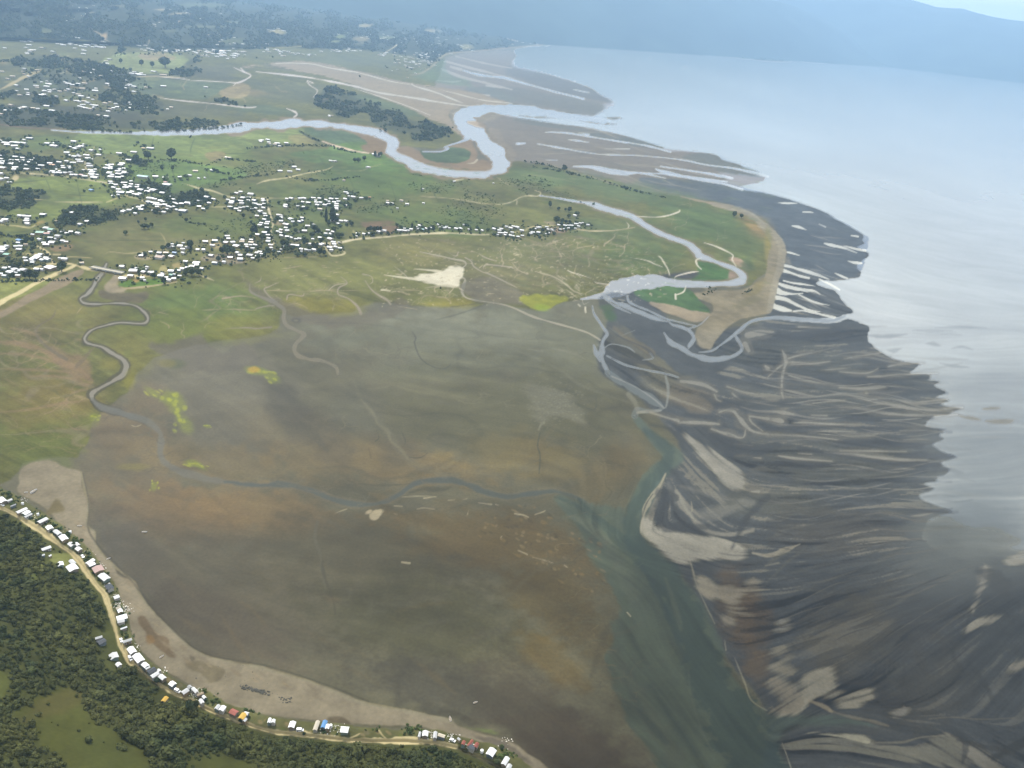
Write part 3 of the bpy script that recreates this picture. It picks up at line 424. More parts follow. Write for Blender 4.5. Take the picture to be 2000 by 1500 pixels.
for x, y, a_ in [(175, 735, 3.3), (160, 720, 3.6), (150, 712, 2.9), (120, 700, 3.7), (90, 690, 3.3), (60, 680, 3.9), (178, 780, 3.1), (170, 760, 2.7), (100, 690, 4.6), (130, 705, 4.3), (165, 870, 3.4), (150, 885, 3.8), (170, 840, 3.0), (60, 850, 3.5)]:
    creek(x, y, a_, cr_.uniform(2, 4.5), cr_.uniform(60, 140), [(.215, .17, .13), (.12, .115, .075), (.2, .175, .12)][cr_.integers(3)])
col *= (1 + lmb[..., 0] * (.05 * s_fine + .06 * s_mid + .2 * n_mid))[..., None]
# --- small creeks and pools of the middle marsh
for p, c in [([(895, 540, 3), (908, 545, 5), (905, 560, 6), (903, 572, 5), (912, 582, 4), (940, 588, 3), (970, 592, 3), (1000, 600, 3), (1040, 618, 4), (1080, 630, 3), (1120, 641, 3), (1150, 651, 4), (1172, 664, 4)], (.3, .3, .28)), ([(820, 492, 1), (860, 500, 2), (885, 506, 3), (905, 510, 4), (910, 517, 3), (900, 525, 3)], (.3, .3, .28)), ([(908, 503, 2), (920, 510, 3), (925, 520, 3), (940, 530, 3), (955, 535, 3), (980, 547, 3), (1010, 562, 2)], (.27, .265, .24)), ([(870, 490, 1), (890, 500, 2), (895, 492, 2)], (.26, .25, .22)), ([(945, 528, 1), (945, 520, 2), (955, 517, 2), (1000, 522, 2)], (.28, .27, .25)), ([(935, 495, 1), (948, 503, 2), (970, 510, 1)], (.28, .27, .25)),
    ([(770, 520, 1), (790, 536, 2), (800, 548, 1)], (.26, .26, .22)), ([(665, 540, 1), (678, 553, 2), (662, 562, 3), (661, 575, 3), (680, 583, 4), (697, 597, 6), (705, 613, 8)], (.25, .235, .205)), ([(678, 553, 2), (655, 557, 2), (643, 566, 2)], (.25, .24, .2)), ([(713, 548, 1), (725, 565, 3), (740, 577, 4), (755, 585, 4), (763, 594, 4)], (.25, .235, .2)), ([(708, 535, 2), (725, 540, 2), (728, 550, 2), (722, 555, 1)], (.27, .26, .22)),
    ([(545, 551, 1), (525, 560, 2), (516, 565, 3), (525, 578, 3), (535, 586, 4)], (.24, .22, .19)), ([(510, 540, 1), (508, 548, 2), (498, 553, 1)], (.24, .22, .19)), ([(594, 572, 1), (590, 578, 3), (565, 575, 2), (560, 585, 3)], (.24, .22, .19)), ([(488, 556, 3), (490, 570, 5), (510, 580, 6), (535, 590, 8), (550, 600, 9), (555, 608, 9), (554, 622, 7), (560, 635, 6), (578, 645, 7), (593, 652, 8), (588, 662, 8), (578, 672, 8), (575, 685, 8), (583, 695, 8), (600, 701, 7), (630, 705, 5), (655, 716, 5), (660, 730, 5)], (.165, .155, .13)),
    ([(500, 582, 1), (470, 578, 2), (435, 583, 4)], (.24, .21, .16)), ([(500, 603, 2), (520, 598, 3), (535, 597, 3)], (.18, .165, .14)), ([(500, 642, 2), (530, 639, 3)], (.17, .155, .13)), ([(440, 642, 1), (480, 640, 3), (500, 642, 3)], (.17, .16, .13))]:
    line(p, c, 1.4, .9, ro=.4, cl='tidal_channel')
fill([(800, 541), (825, 535), (860, 533), (875, 522), (890, 520), (908, 523), (905, 535), (898, 545), (900, 556), (880, 560), (850, 556), (820, 549)], SILT, soft=3, warp=.3, kind='streak', cl='tidal_flat', ro=.5)
line([(750, 537, 1), (780, 541, 3), (820, 546, 6)], SILT, 1.5, .8); line([(810, 525, 1), (850, 529, 4), (890, 535, 6)], SILT, 1.5, .8); line([(830, 562, 2), (870, 558, 4), (900, 562, 3)], (.32, .32, .28), 2, .6); line([(745, 566, 3), (762, 568, 2)], SILT, 1, .7)
fill([(900, 555), (950, 540), (1000, 560), (1050, 590), (1000, 595), (950, 590), (915, 582)], (.14, .138, .115), soft=6, warp=.3)
fill([(1015, 578), (1060, 575), (1110, 580), (1112, 588), (1085, 598), (1060, 608), (1035, 600), (1018, 590)], (.21, .24, .04), soft=2, warp=.2); blob(1058, 600, 18, 8, (.2, .28, .03), .9)
fill([(480, 545), (520, 575), (560, 590), (600, 605), (640, 615), (700, 612), (760, 596), (780, 580), (800, 600), (760, 625), (660, 640), (590, 630), (540, 600), (490, 570)], (.118, .112, .095), soft=6, warp=.25, op=.75, cl='tidal_flat')
blob(578, 625, 12, 7, (.06, .06, .055), .8); blob(578, 626, 6, 3, (.12, .12, .1), .9)
fill([(120, 0), (121, 0), (121, 1)], MUD, soft=1)
r_ = np.random.default_rng(5)
for _ in range(430):                       # bright little pools scattered over the marsh
    x = r_.uniform(740, 1300); y = r_.uniform(462, 600)
    if y > 600 - (x - 740) * .02 or y < 465 + max(0, x - 1150) * .25: continue
    if 1050 < x and y > 590: continue
    L_ = r_.uniform(1, 6) if r_.random() < .8 else r_.uniform(5, 14); a_ = r_.normal(.25, .5)
    line([(x, y, r_.uniform(.8, 2.2)), (x + L_ * math.cos(a_) * .6, y + L_ * math.sin(a_) * .35 + r_.normal(0, .6), r_.uniform(.8, 2)), (x + L_ * math.cos(a_), y + L_ * math.sin(a_) * .6, .8)], (.36, .35, .31), 1.1, r_.uniform(.3, .9))
for _ in range(70):
    x = r_.uniform(530, 780); y = r_.uniform(518, 572); L_ = r_.uniform(2, 10)
    line([(x, y, 1), (x + L_, y - L_ * .1, 1.2)], (.34, .33, .26), 1, r_.uniform(.2, .8))
for x0, y0, x1, y1 in [(560, 524, 590, 519), (655, 512, 660, 512), (690, 512, 705, 512), (628, 519, 635, 519), (520, 567, 600, 569), (600, 569, 660, 566), (670, 567, 715, 568), (780, 566, 820, 567), (550, 530, 560, 528), (775, 598, 815, 604), (395, 606, 425, 604), (430, 603, 500, 606), (310, 610, 330, 614), (150, 612, 160, 600), (1120, 538, 1125, 520), (1098, 483, 1120, 477), (1180, 560, 1190, 555)]:
    line([(x0, y0, 1), ((x0 + x1) / 2, (y0 + y1) / 2, 2), (x1, y1, 1)], (.27, .25, .2), 1.2, .7, sm=False)
for p in ([(1125, 475, 1), (1150, 468, 1)], [(1090, 442, 2), (1150, 451, 2), (1200, 450, 2), (1240, 444, 2)]): line(p, (.27, .26, .21), 1.2, .8)
for _ in range(26):
    x = r_.uniform(1085, 1130); y = r_.uniform(535, 572); L_ = r_.uniform(4, 14)
    line([(x, y, 1), (x + L_, y + L_ * .7, 1.6)], (.33, .33, .3), 1, .6)
line([(1045, 530, 1), (1080, 540, 2), (1105, 555, 3), (1120, 568, 2), (1140, 575, 1)], (.33, .33, .3), 1.3, .8); line([(1000, 512, 1), (1012, 527, 2), (1030, 535, 1)], (.33, .33, .3), 1.2, .8)

# --- lower-left marsh, its creek, red-brown seeps
for p, wd in [([(0, 668), (40, 672), (80, 682), (110, 700), (135, 712), (160, 725), (180, 745)], 12), ([(0, 690), (60, 694), (110, 708), (140, 720)], 7), ([(0, 720), (50, 722), (100, 724), (140, 728)], 6), ([(20, 640), (60, 650), (90, 668)], 5), ([(0, 805), (60, 800), (110, 790), (170, 782)], 5), ([(60, 735), (110, 735), (150, 742)], 6)]:
    line(p, (.21, .16, .12), 4, .65, wd=wd, cl='tidal_flat')
fill([(90, 670), (130, 690), (165, 700), (180, 720), (175, 755), (150, 745), (120, 720), (95, 690)], (.19, .145, .11), soft=8, op=.7, warp=.25, cl='tidal_flat')
line([(108, 608, 2), (102, 620, 3), (80, 633, 4), (70, 645, 5), (75, 660, 5), (90, 677, 6), (110, 690, 7), (130, 702, 8)], (.13, .12, .1), 1.6, .85)
for a, b in [((45, 640), (30, 660)), ((30, 660), (10, 655)), ((45, 665), (75, 668)), ((100, 650), (95, 665)), ((60, 655), (50, 640))]: line([(*a, 2), (*b, 1)], (.19, .165, .12), 1.3, .7)
for _ in range(90):
    x = r_.uniform(-20, 170); y = r_.uniform(625, 890); L_ = r_.uniform(10, 40); a_ = r_.normal(.15, .35)
    line([(x, y, 1), (x + L_ * .5, y + L_ * .5 * math.sin(a_) + r_.normal(0, 2), r_.uniform(1.5, 5)), (x + L_, y + L_ * math.sin(a_), 1)], [(.18, .15, .1), (.08, .1, .045), (.15, .15, .05), (.1, .095, .06)][r_.integers(4)], 2.5, r_.uniform(.2, .55))
s1 = [(208, 515, 5), (200, 532, 10), (190, 545, 12), (182, 560, 10), (170, 575, 8), (160, 580, 5), (157, 585, 4), (165, 592, 4), (190, 594, 4), (230, 592, 4), (262, 596, 5), (280, 608, 6), (289, 620, 7), (285, 630, 7), (270, 632, 5), (235, 630, 5), (205, 636, 6), (180, 644, 7), (166, 658, 8), (168, 668, 7), (180, 673, 6), (200, 678, 7), (220, 690, 9), (240, 702, 11), (247, 715, 13), (240, 732, 12), (220, 745, 9), (195, 758, 9), (180, 768, 11), (180, 780, 11), (195, 793, 12), (230, 806, 12), (265, 815, 13), (295, 828, 13), (312, 845, 12), (315, 865, 12), (313, 885, 12), (322, 903, 15), (350, 918, 16), (390, 930, 15), (440, 941, 12), (500, 948, 9), (545, 946, 12), (600, 955, 9), (650, 975, 9), (700, 985, 9), (745, 982, 9), (780, 965, 9), (810, 945, 12), (850, 938, 12), (890, 940, 12), (925, 952, 13), (960, 965, 13), (1000, 970, 12), (1040, 964, 10), (1085, 960, 11), (1130, 975, 10), (1165, 1000, 12), (1200, 1030, 14)]
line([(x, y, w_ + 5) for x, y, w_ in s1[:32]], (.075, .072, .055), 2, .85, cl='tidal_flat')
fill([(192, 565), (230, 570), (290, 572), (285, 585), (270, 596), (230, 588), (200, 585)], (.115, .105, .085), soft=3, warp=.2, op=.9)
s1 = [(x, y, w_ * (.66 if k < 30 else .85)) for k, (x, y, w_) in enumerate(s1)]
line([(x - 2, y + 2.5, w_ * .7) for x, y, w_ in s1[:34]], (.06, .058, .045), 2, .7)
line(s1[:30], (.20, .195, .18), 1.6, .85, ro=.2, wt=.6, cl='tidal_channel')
line(s1[29:41], (.095, .102, .10), 3, .9, ro=.35, wt=.3, cl='tidal_channel'); line([(x, y, w_ + 6) for x, y, w_ in s1[33:]], (.15, .14, .11), 6, .35); line(s1[40:], (.066, .082, .086), 3.5, .9, ro=.4, wt=.2, cl='tidal_channel')
line([(185, 676, 3), (180, 682, 4), (165, 700, 6), (150, 715, 8)], (.13, .115, .09), 2, .7)
fill([(290, 672), (340, 668), (400, 648), (398, 665), (440, 690), (470, 668), (500, 685), (500, 720), (420, 730), (350, 720), (330, 700), (310, 690)], (.118, .115, .105), soft=7, warp=.3, op=.85, cl='tidal_flat')
blob(343, 713, 26, 12, (.08, .095, .05), .8); blob(325, 712, 22, 10, (.15, .14, .05), .6)
for x, y, rx, ry, rot in [(345, 790, 22, 30, -25), (360, 825, 20, 28, -40), (300, 768, 24, 8, 30), (330, 775, 20, 18, 20), (405, 832, 10, 5, 10), (378, 905, 20, 7, 15), (392, 912, 16, 6, 20), (505, 725, 26, 10, 10), (530, 738, 22, 12, 30), (185, 815, 14, 10, 0), (300, 950, 8, 12, 0)]:
    blob(x, y, rx, ry, (.17, .21, .04), .6, rot)
    for _ in range(5): blob(x + r_.normal(0, rx * .5), y + r_.normal(0, ry * .4), rx * .3, ry * .25, LIME, .55, rot)
blob(497, 722, 12, 6, (.36, .26, .04), .8); blob(260, 912, 40, 10, (.17, .16, .05), .5); blob(170, 825, 30, 14, (.12, .14, .045), .6); blob(255, 740, 16, 26, YEL, .7); blob(215, 712, 26, 18, (.16, .155, .05), .7); blob(250, 690, 12, 12, (.12, .14, .05), .7)
line([(255, 830, 1), (265, 833, 2), (275, 830, 2)], (.3, .28, .24), 1, .7)

# --- the teal channel and its delta
delta = [(1085, 968), (1130, 975), (1160, 985), (1200, 990), (1215, 992), (1222, 1010), (1232, 985), (1240, 960), (1262, 930), (1285, 905), (1300, 890), (1280, 872), (1262, 850), (1245, 830), (1240, 812), (1250, 805), (1262, 830), (1285, 855), (1310, 870), (1328, 885), (1330, 898), (1310, 915), (1295, 930), (1280, 955), (1265, 985), (1255, 1015), (1250, 1035), (1270, 1060), (1300, 1090), (1330, 1130), (1370, 1180), (1400, 1240), (1420, 1300), (1450, 1340), (1480, 1375), (1500, 1392), (1560, 1398), (1640, 1402), (1740, 1415), (1640, 1412), (1560, 1418), (1530, 1435), (1522, 1455), (1545, 1520), (1620, 1760), (1420, 1760), (1300, 1520), (1270, 1470), (1240, 1430), (1210, 1380), (1195, 1335), (1185, 1292), (1192, 1265), (1200, 1252), (1194, 1212), (1215, 1200), (1205, 1170), (1185, 1130), (1155, 1090), (1130, 1040), (1100, 1000)]
fill(delta, (.075, .085, .062), soft=16, jit=.1, op=.55)
fill(delta, TEAL, soft=8, warp=.4, kind='flow', jit=.3, ro=.3, wt=.4, cl='tidal_channel')
for p, c, op in [([(1260, 840, 14), (1310, 885, 20), (1285, 925, 22), (1255, 965, 22), (1232, 1015, 26), (1240, 1060, 40), (1290, 1120, 50), (1340, 1200, 60), (1370, 1290, 70), (1400, 1360, 90), (1450, 1430, 100), (1490, 1520, 100)], TEALD, .75), ([(1130, 975, 6), (1160, 1005, 8), (1200, 1035, 14), (1250, 1080, 20)], TEALD, .7), ([(1085, 970, 6), (1130, 990, 7), (1180, 1030, 10), (1240, 1090, 18)], TEALD, .5), ([(1250, 1100, 8), (1290, 1170, 10), (1320, 1240, 10), (1340, 1290, 12)], (.036, .056, .058), .6), ([(1200, 1270, 20), (1230, 1330, 26), (1270, 1400, 30), (1320, 1480, 40)], (.07, .082, .066), .5), ([(1220, 1330, 10), (1260, 1400, 14), (1300, 1450, 14)], (.035, .05, .045), .6), ([(1270, 1340, 10), (1310, 1400, 12), (1360, 1470, 16)], (.04, .058, .055), .5), ([(1300, 1130, 6), (1320, 1190, 10), (1330, 1230, 6)], (.085, .105, .085), .5), ([(1180, 1060, 20), (1210, 1110, 26), (1240, 1170, 30)], (.085, .105, .09), .4), ([(1345, 1310, 3), (1350, 1360, 3), (1368, 1420, 3), (1390, 1465, 2)], (.09, .11, .1), .5), ([(1245, 1050, 8), (1265, 1075, 8), (1280, 1090, 2)], (.035, .055, .055), .5), ([(1100, 1010, 6), (1140, 1020, 14), (1190, 1060, 12)], (.095, .115, .095), .5)]:
    line(p, c, 9 if p[0][2] > 9 else 3.5, op)
for p in ([(1205, 1256, 2), (1250, 1258, 2), (1300, 1252, 2), (1318, 1258, 4), (1310, 1280, 4)],): line(p, (.085, .105, .085), 2, .6)
line([(1240, 1112, 1), (1255, 1100, 1)], TEAL); line([(1225, 1196, 2), (1232, 1204, 2)], (.4, .4, .36), 1, .8)
dm_ = full_mask(polymask(delta, 10, True)); col *= (1 + dm_ * (.05 * s_fine + .09 * s_mid + .07 * s_big))[..., None]
# inner channel above it
line([(1186, 728, 9), (1215, 748, 12), (1245, 765, 15), (1272, 780, 13), (1292, 794, 6), (1285, 802, 5), (1260, 803, 6), (1245, 800, 8), (1240, 812, 10)], (.1, .115, .112), 2.5, .9, ro=.25, wt=.5, cl='tidal_channel')
line([(1195, 735, 2), (1240, 755, 2), (1275, 778, 2), (1297, 797, 2)], (.25, .26, .25), 1.3, .7); line([(1245, 806, 3), (1262, 804, 4), (1290, 802, 3)], (.25, .26, .25), 1.3, .7); line([(1228, 770, 8), (1240, 785, 8), (1245, 800, 6)], (.17, .175, .165), 3, .6)
line([(1300, 735, 6), (1305, 760, 7), (1303, 785, 4), (1300, 796, 2)], (.2, .215, .21), 2, .7)

# --- pale sand bodies along the channel and on the outer flats
line([(1300, 925, 2), (1288, 950, 6), (1270, 975, 10), (1258, 1000, 8), (1255, 1030, 8)], SANDP, 2, .9); line([(1275, 965, 2), (1262, 985, 3), (1254, 1010, 2)], (.04, .045, .045), 1.3, .7)
for p, c, op, sf in [([(1305, 945, 6), (1320, 975, 14), (1360, 1005, 16), (1400, 1000, 22), (1450, 985, 16), (1480, 985, 4)], (.2, .2, .18), .45, 9), ([(1330, 950, 4), (1370, 960, 10), (1420, 975, 8), (1450, 978, 3)], (.19, .19, .175), .4, 7), ([(1320, 960, 6), (1345, 1000, 8), (1365, 1025, 10), (1390, 1040, 8), (1430, 1044, 8), (1470, 1036, 6)], (.24, .235, .205), .7, 4), ([(1350, 1000, 2), (1352, 995, 4), (1350, 980, 2)], SANDP, .5, 2), ([(1315, 1050, 2), (1345, 1090, 3), (1360, 1140, 3), (1375, 1175, 2), (1396, 1218, 2)], SANDP, .5, 1.8), ([(1435, 1285, 1), (1445, 1310, 3), (1455, 1335, 3), (1468, 1368, 2), (1498, 1388, 2)], (.3, .29, .24), .5, 1.8), ([(1415, 1250, 1), (1418, 1270, 2)], (.3, .29, .24), .7, 1.2), ([(1527, 1450, 1), (1534, 1468, 2), (1545, 1500, 2)], (.33, .33, .28), .6, 1.4)]:
    line(p, c, sf, op)
bar_a = np.zeros((NV, NU)); bar_c = np.zeros((NV, NU, 3)) + np.array([.2, .19, .15])
for pts, c, sf in [([(1250, 1032), (1258, 1012), (1270, 1020), (1300, 1034), (1360, 1044), (1420, 1055), (1456, 1082), (1440, 1094), (1400, 1090), (1350, 1096), (1330, 1108), (1300, 1085), (1272, 1058)], (.275, .262, .215), 5), ([(1328, 836), (1350, 853), (1375, 868), (1400, 888), (1440, 918), (1453, 940), (1440, 956), (1415, 950), (1395, 915), (1362, 880), (1343, 862)], (.225, .215, .18), 5), ([(1400, 1150), (1425, 1140), (1450, 1148), (1470, 1125), (1480, 1140), (1510, 1148), (1470, 1155), (1445, 1160), (1440, 1180), (1465, 1190), (1472, 1215), (1440, 1200), (1425, 1225), (1410, 1220), (1425, 1190), (1412, 1170)], (.2, .18, .135), 4), ([(1365, 1125), (1385, 1130), (1400, 1150), (1390, 1170), (1372, 1160), (1362, 1140)], (.22, .2, .15), 4),
    ([(1540, 1395), (1556, 1370), (1570, 1345), (1565, 1325), (1585, 1310), (1625, 1308), (1630, 1335), (1650, 1348), (1690, 1338), (1705, 1350), (1710, 1365), (1690, 1373), (1655, 1384), (1625, 1370), (1595, 1362), (1575, 1380), (1560, 1396)], (.235, .22, .17), 5), ([(1500, 1322), (1530, 1332), (1560, 1350), (1568, 1380), (1545, 1396), (1510, 1394), (1498, 1385), (1530, 1372), (1510, 1350)], (.2, .18, .135), 4), ([(1510, 1225), (1525, 1207), (1538, 1212), (1546, 1235), (1530, 1240), (1512, 1234)], (.21, .2, .165), 4), ([(1510, 1270), (1530, 1263), (1545, 1282), (1535, 1287), (1515, 1280)], (.2, .185, .14), 4), ([(1500, 1292), (1530, 1300), (1555, 1313), (1540, 1318), (1510, 1305)], (.2, .185, .14), 3),
    ([(1920, 1096), (1932, 1110), (1925, 1150), (1908, 1185), (1896, 1200), (1894, 1185), (1905, 1160), (1915, 1125)], (.26, .245, .2), 3), ([(1882, 1240), (1895, 1220), (1930, 1205), (1966, 1202), (1935, 1215), (1900, 1230)], (.25, .235, .19), 3), ([(1968, 1305), (1985, 1295), (2010, 1292), (2010, 1302), (1980, 1308)], (.22, .205, .165), 2), ([(1960, 1100), (2010, 1075), (2060, 1075), (2020, 1098)], (.24, .23, .19), 3), ([(1735, 1395), (1755, 1385), (1770, 1372), (1772, 1385), (1760, 1400), (1745, 1402)], (.2, .19, .16), 3),
    ([(1530, 1452), (1560, 1440), (1620, 1432), (1685, 1435), (1700, 1448), (1690, 1452), (1630, 1445), (1570, 1452), (1620, 1455), (1720, 1462), (1800, 1460), (1830, 1440), (1868, 1440), (1880, 1470), (1890, 1500), (1820, 1490), (1720, 1478), (1600, 1465), (1545, 1470)], (.155, .15, .115), 5), ([(1885, 1455), (1900, 1450), (1930, 1470), (1960, 1490), (1965, 1510), (1920, 1500), (1895, 1485)], (.19, .18, .145), 5), ([(1555, 1432), (1600, 1430), (1685, 1436), (1696, 1450), (1650, 1442), (1600, 1438)], (.3, .29, .22), 2)]:
    a_, w4 = polymask(pts, sf, True, .25, 'flow'); s4 = (slice(w4[0], w4[1]), slice(w4[2], w4[3]))
    bar_a[s4] = np.maximum(bar_a[s4], a_); bar_c[s4] = bar_c[s4] * (1 - a_[..., None]) + np.array(c) * a_[..., None]
bar = bar_a * sstep(-2.6, .1, s_fine * .6 + s_mid * .7 + 1.2 * (bar_a - .5))
bar = np.maximum(comb(bar, 9, 2.6, True) * 1.15, .75 * comb(bar, 3, 2.0, True)); bar = np.clip(bar * (1 + .12 * s_fine + .10 * s_mid), 0, 1) * sstep(.06, .35, bar)
halo = comb(box(bar, 3), 16, 4.0, True)
col *= (1 - .28 * np.clip(halo * (1 - bar) * 2, 0, 1))[..., None]
col[:] = col * (1 - .88 * bar[..., None]) + bar_c * (1 + .06 * s_mid)[..., None] * .88 * bar[..., None]
cls[bar > .6] = CI['beach']
for p, c, op, sf in [([(1620, 1388, 4), (1660, 1400, 5), (1700, 1408, 5), (1735, 1418, 3)], (.17, .155, .12), .7, 3), ([(1710, 1450, 3), (1760, 1450, 4), (1800, 1440, 3), (1860, 1436, 3)], (.2, .19, .15), .6, 2.5), ([(1815, 1404, 2), (1860, 1401, 2), (1920, 1405, 2), (1980, 1402, 2)], (.15, .14, .11), .6, 2), ([(1580, 1368, 4), (1610, 1380, 6), (1625, 1390, 4)], (.24, .21, .15), .7, 3), ([(1500, 1142, 4), (1540, 1148, 6), (1570, 1140, 3)], SANDP, .0, 3), ([(1470, 1080, 3), (1500, 1085, 8), (1530, 1076, 10), (1562, 1063, 3)], (.24, .225, .18), .85, 3), ([(1495, 1105, 3), (1520, 1100, 5)], (.2, .19, .15), .6, 3), ([(1940, 1480, 10), (1980, 1460, 16), (2020, 1435, 20)], (.035, .037, .034), .8, 6), ([(1860, 1435, 8), (1885, 1450, 10), (1880, 1490, 8)], (.045, .045, .04), .7, 4), ([(1870, 1445, 6), (1920, 1458, 8), (1980, 1470, 6)], (.045, .045, .04), .7, 4), ([(1910, 1115, 10), (1940, 1130, 34), (1965, 1150, 26)], (.05, .052, .048), .7, 8), ([(1895, 1200, 5), (1880, 1240, 6), (1860, 1275, 8), (1880, 1310, 6)], (.045, .048, .046), .6, 5), ([(1890, 1290, 6), (1920, 1330, 7), (1940, 1370, 10)], (.045, .048, .046), .6, 5), ([(1715, 1355, 16), (1740, 1370, 26), (1765, 1362, 14)], (.045, .046, .045), .7, 6), ([(1630, 1330, 6), (1690, 1335, 8), (1710, 1320, 8), (1740, 1290, 6), (1790, 1240, 4)], (.045, .045, .043), .6, 5), ([(1760, 1370, 4), (1765, 1310, 5), (1770, 1285, 4), (1810, 1280, 3)], (.048, .048, .044), .5, 4)]:
    if op: line(p, c, sf, op)
# long streaks of sand and dark mud, drawn out by the ebb
ST = [[(1500, 736, 2), (1530, 712, 6), (1560, 708, 5), (1600, 712, 1)], [(1528, 685, 2), (1535, 705, 8), (1528, 735, 6), (1527, 765, 5), (1530, 778, 2)], [(1540, 700, 3), (1565, 693, 4), (1593, 689, 1)], [(1545, 712, 2), (1590, 710, 4), (1620, 706, 2)], [(1605, 723, 1), (1630, 721, 3), (1660, 718, 1)], [(1650, 700, 1), (1680, 696, 4), (1720, 689, 2)], [(1540, 733, 2), (1575, 743, 4), (1610, 750, 3), (1640, 752, 2)], [(1640, 726, 2), (1690, 729, 6), (1715, 720, 4)], [(1735, 716, 4), (1760, 711, 7), (1805, 709, 1)], [(1695, 736, 3), (1740, 734, 6), (1790, 730, 4), (1832, 729, 1)], [(1640, 757, 4), (1690, 759, 7), (1730, 756, 2)], [(1690, 768, 2), (1730, 768, 5), (1768, 763, 2)], [(1654, 771, 2), (1700, 782, 8), (1750, 792, 8), (1800, 800, 7), (1860, 803, 2)], [(1790, 786, 3), (1830, 782, 5), (1850, 780, 2)], [(1845, 798, 4), (1880, 796, 3)], [(1575, 790, 1), (1610, 785, 3), (1650, 782, 2)], [(1640, 795, 3), (1680, 798, 7), (1740, 808, 10), (1800, 812, 7), (1870, 810, 2)], [(1550, 826, 1), (1570, 825, 4), (1620, 828, 4), (1680, 829, 2)], [(1585, 811, 2), (1615, 812, 3)], [(1510, 803, 2), (1530, 806, 8), (1550, 809, 3)], [(1500, 818, 4), (1525, 822, 8), (1530, 824, 2)], [(1580, 844, 1), (1620, 842, 3), (1672, 843, 2)], [(1600, 848, 1), (1660, 851, 5), (1700, 850, 5), (1715, 847, 2)], [(1500, 849, 4), (1540, 850, 4), (1600, 855, 4), (1645, 860, 1)], [(1758, 841, 2), (1790, 839, 5), (1830, 842, 2)], [(1765, 859, 2), (1790, 858, 3), (1815, 858, 1)], [(1640, 880, 1), (1700, 881, 4), (1770, 882, 2)], [(1560, 886, 1), (1585, 887, 2)], [(1520, 890, 2), (1560, 896, 5), (1625, 901, 2)], [(1725, 920, 1), (1760, 916, 3), (1785, 916, 1)], [(1610, 884, 2), (1680, 890, 6), (1760, 898, 8), (1810, 898, 3)], [(1780, 1008, 1), (1800, 1006, 4), (1825, 1001, 2)], [(1405, 800, 5), (1430, 802, 8), (1440, 812, 8), (1455, 830, 10), (1470, 842, 6), (1500, 848, 5)], [(1405, 805, 3), (1430, 797, 4), (1442, 800, 2)], [(1325, 825, 6), (1360, 826, 8), (1400, 828, 6), (1405, 830, 1)], [(1390, 838, 5), (1420, 848, 8), (1450, 855, 4), (1456, 840, 3)], [(1463, 812, 3), (1468, 825, 4), (1490, 842, 2)], [(1465, 813, 3), (1500, 818, 5)], [(1420, 755, 3), (1450, 765, 5), (1480, 770, 2)], [(1435, 867, 1), (1470, 870, 2)], [(1470, 893, 2), (1486, 895, 3)], [(1467, 960, 2), (1482, 960, 5)], [(1430, 768, 4), (1438, 775, 4), (1446, 780, 2)], [(1395, 770, 4), (1400, 780, 3), (1408, 784, 2)], [(1460, 655, 12), (1480, 650, 14), (1510, 648, 4)], [(1455, 672, 10), (1462, 685, 10)], [(1430, 722, 2), (1450, 722, 2)], [(1500, 720, 8), (1495, 715, 4)], [(1330, 745, 6), (1370, 750, 8), (1400, 765, 5)], [(1270, 805, 4), (1300, 815, 6), (1325, 822, 6)], [(1560, 638, 3), (1620, 641, 2)]]
for p in ST: line([(x, y, w_ * 1.9 + 3) for x, y, w_ in p], (.115, .112, .095), 6, .55); line([(x, y, w_ * .8) for x, y, w_ in p], (.225, .222, .20), 1.8, .75, ro=.5)
DK = [[(1440, 780, 10), (1500, 785, 14), (1560, 790, 4)], [(1640, 640, 10), (1600, 650, 20), (1520, 660, 8)], [(1700, 770, 6), (1780, 765, 10), (1850, 768, 4)], [(1600, 740, 4), (1680, 742, 8), (1760, 745, 6)], [(1650, 800, 2), (1720, 803, 5), (1760, 802, 2)], [(1640, 815, 6), (1740, 820, 12), (1820, 815, 6)], [(1560, 835, 3), (1640, 836, 4), (1700, 838, 8), (1800, 838, 6), (1858, 844, 3)], [(1640, 862, 6), (1720, 866, 16), (1800, 870, 10)], [(1560, 875, 8), (1650, 892, 10), (1740, 905, 10), (1830, 908, 14)], [(1750, 890, 8), (1820, 890, 14), (1868, 893, 4)], [(1702, 942, 2), (1750, 940, 7), (1858, 941, 2)], [(1620, 920, 3), (1700, 918, 8), (1780, 922, 10), (1855, 917, 3)], [(1780, 950, 3), (1810, 955, 10)], [(1700, 1010, 3), (1760, 1000, 8), (1870, 1000, 4)], [(1640, 1015, 4), (1660, 1012, 8), (1690, 1005, 3)], [(1400, 860, 30), (1450, 880, 40), (1520, 870, 14)], [(1300, 970, 40), (1290, 1010, 20), (1310, 1030, 20), (1380, 1030, 10)], [(1500, 1020, 10), (1580, 1015, 16), (1660, 1010, 4)], [(1500, 970, 8), (1460, 1010, 12), (1430, 1070, 4)], [(1340, 810, 6), (1390, 818, 8), (1400, 824, 3)], [(1370, 770, 8), (1400, 790, 14), (1440, 795, 10)], [(1270, 830, 8), (1300, 835, 10), (1320, 845, 6)], [(1560, 770, 3), (1640, 764, 4)], [(1500, 905, 4), (1560, 905, 8), (1640, 908, 4)], [(1350, 1130, 1), (1352, 1131, 1)]]
for p in DK: line(p, (.043, .047, .05), 6, .7)
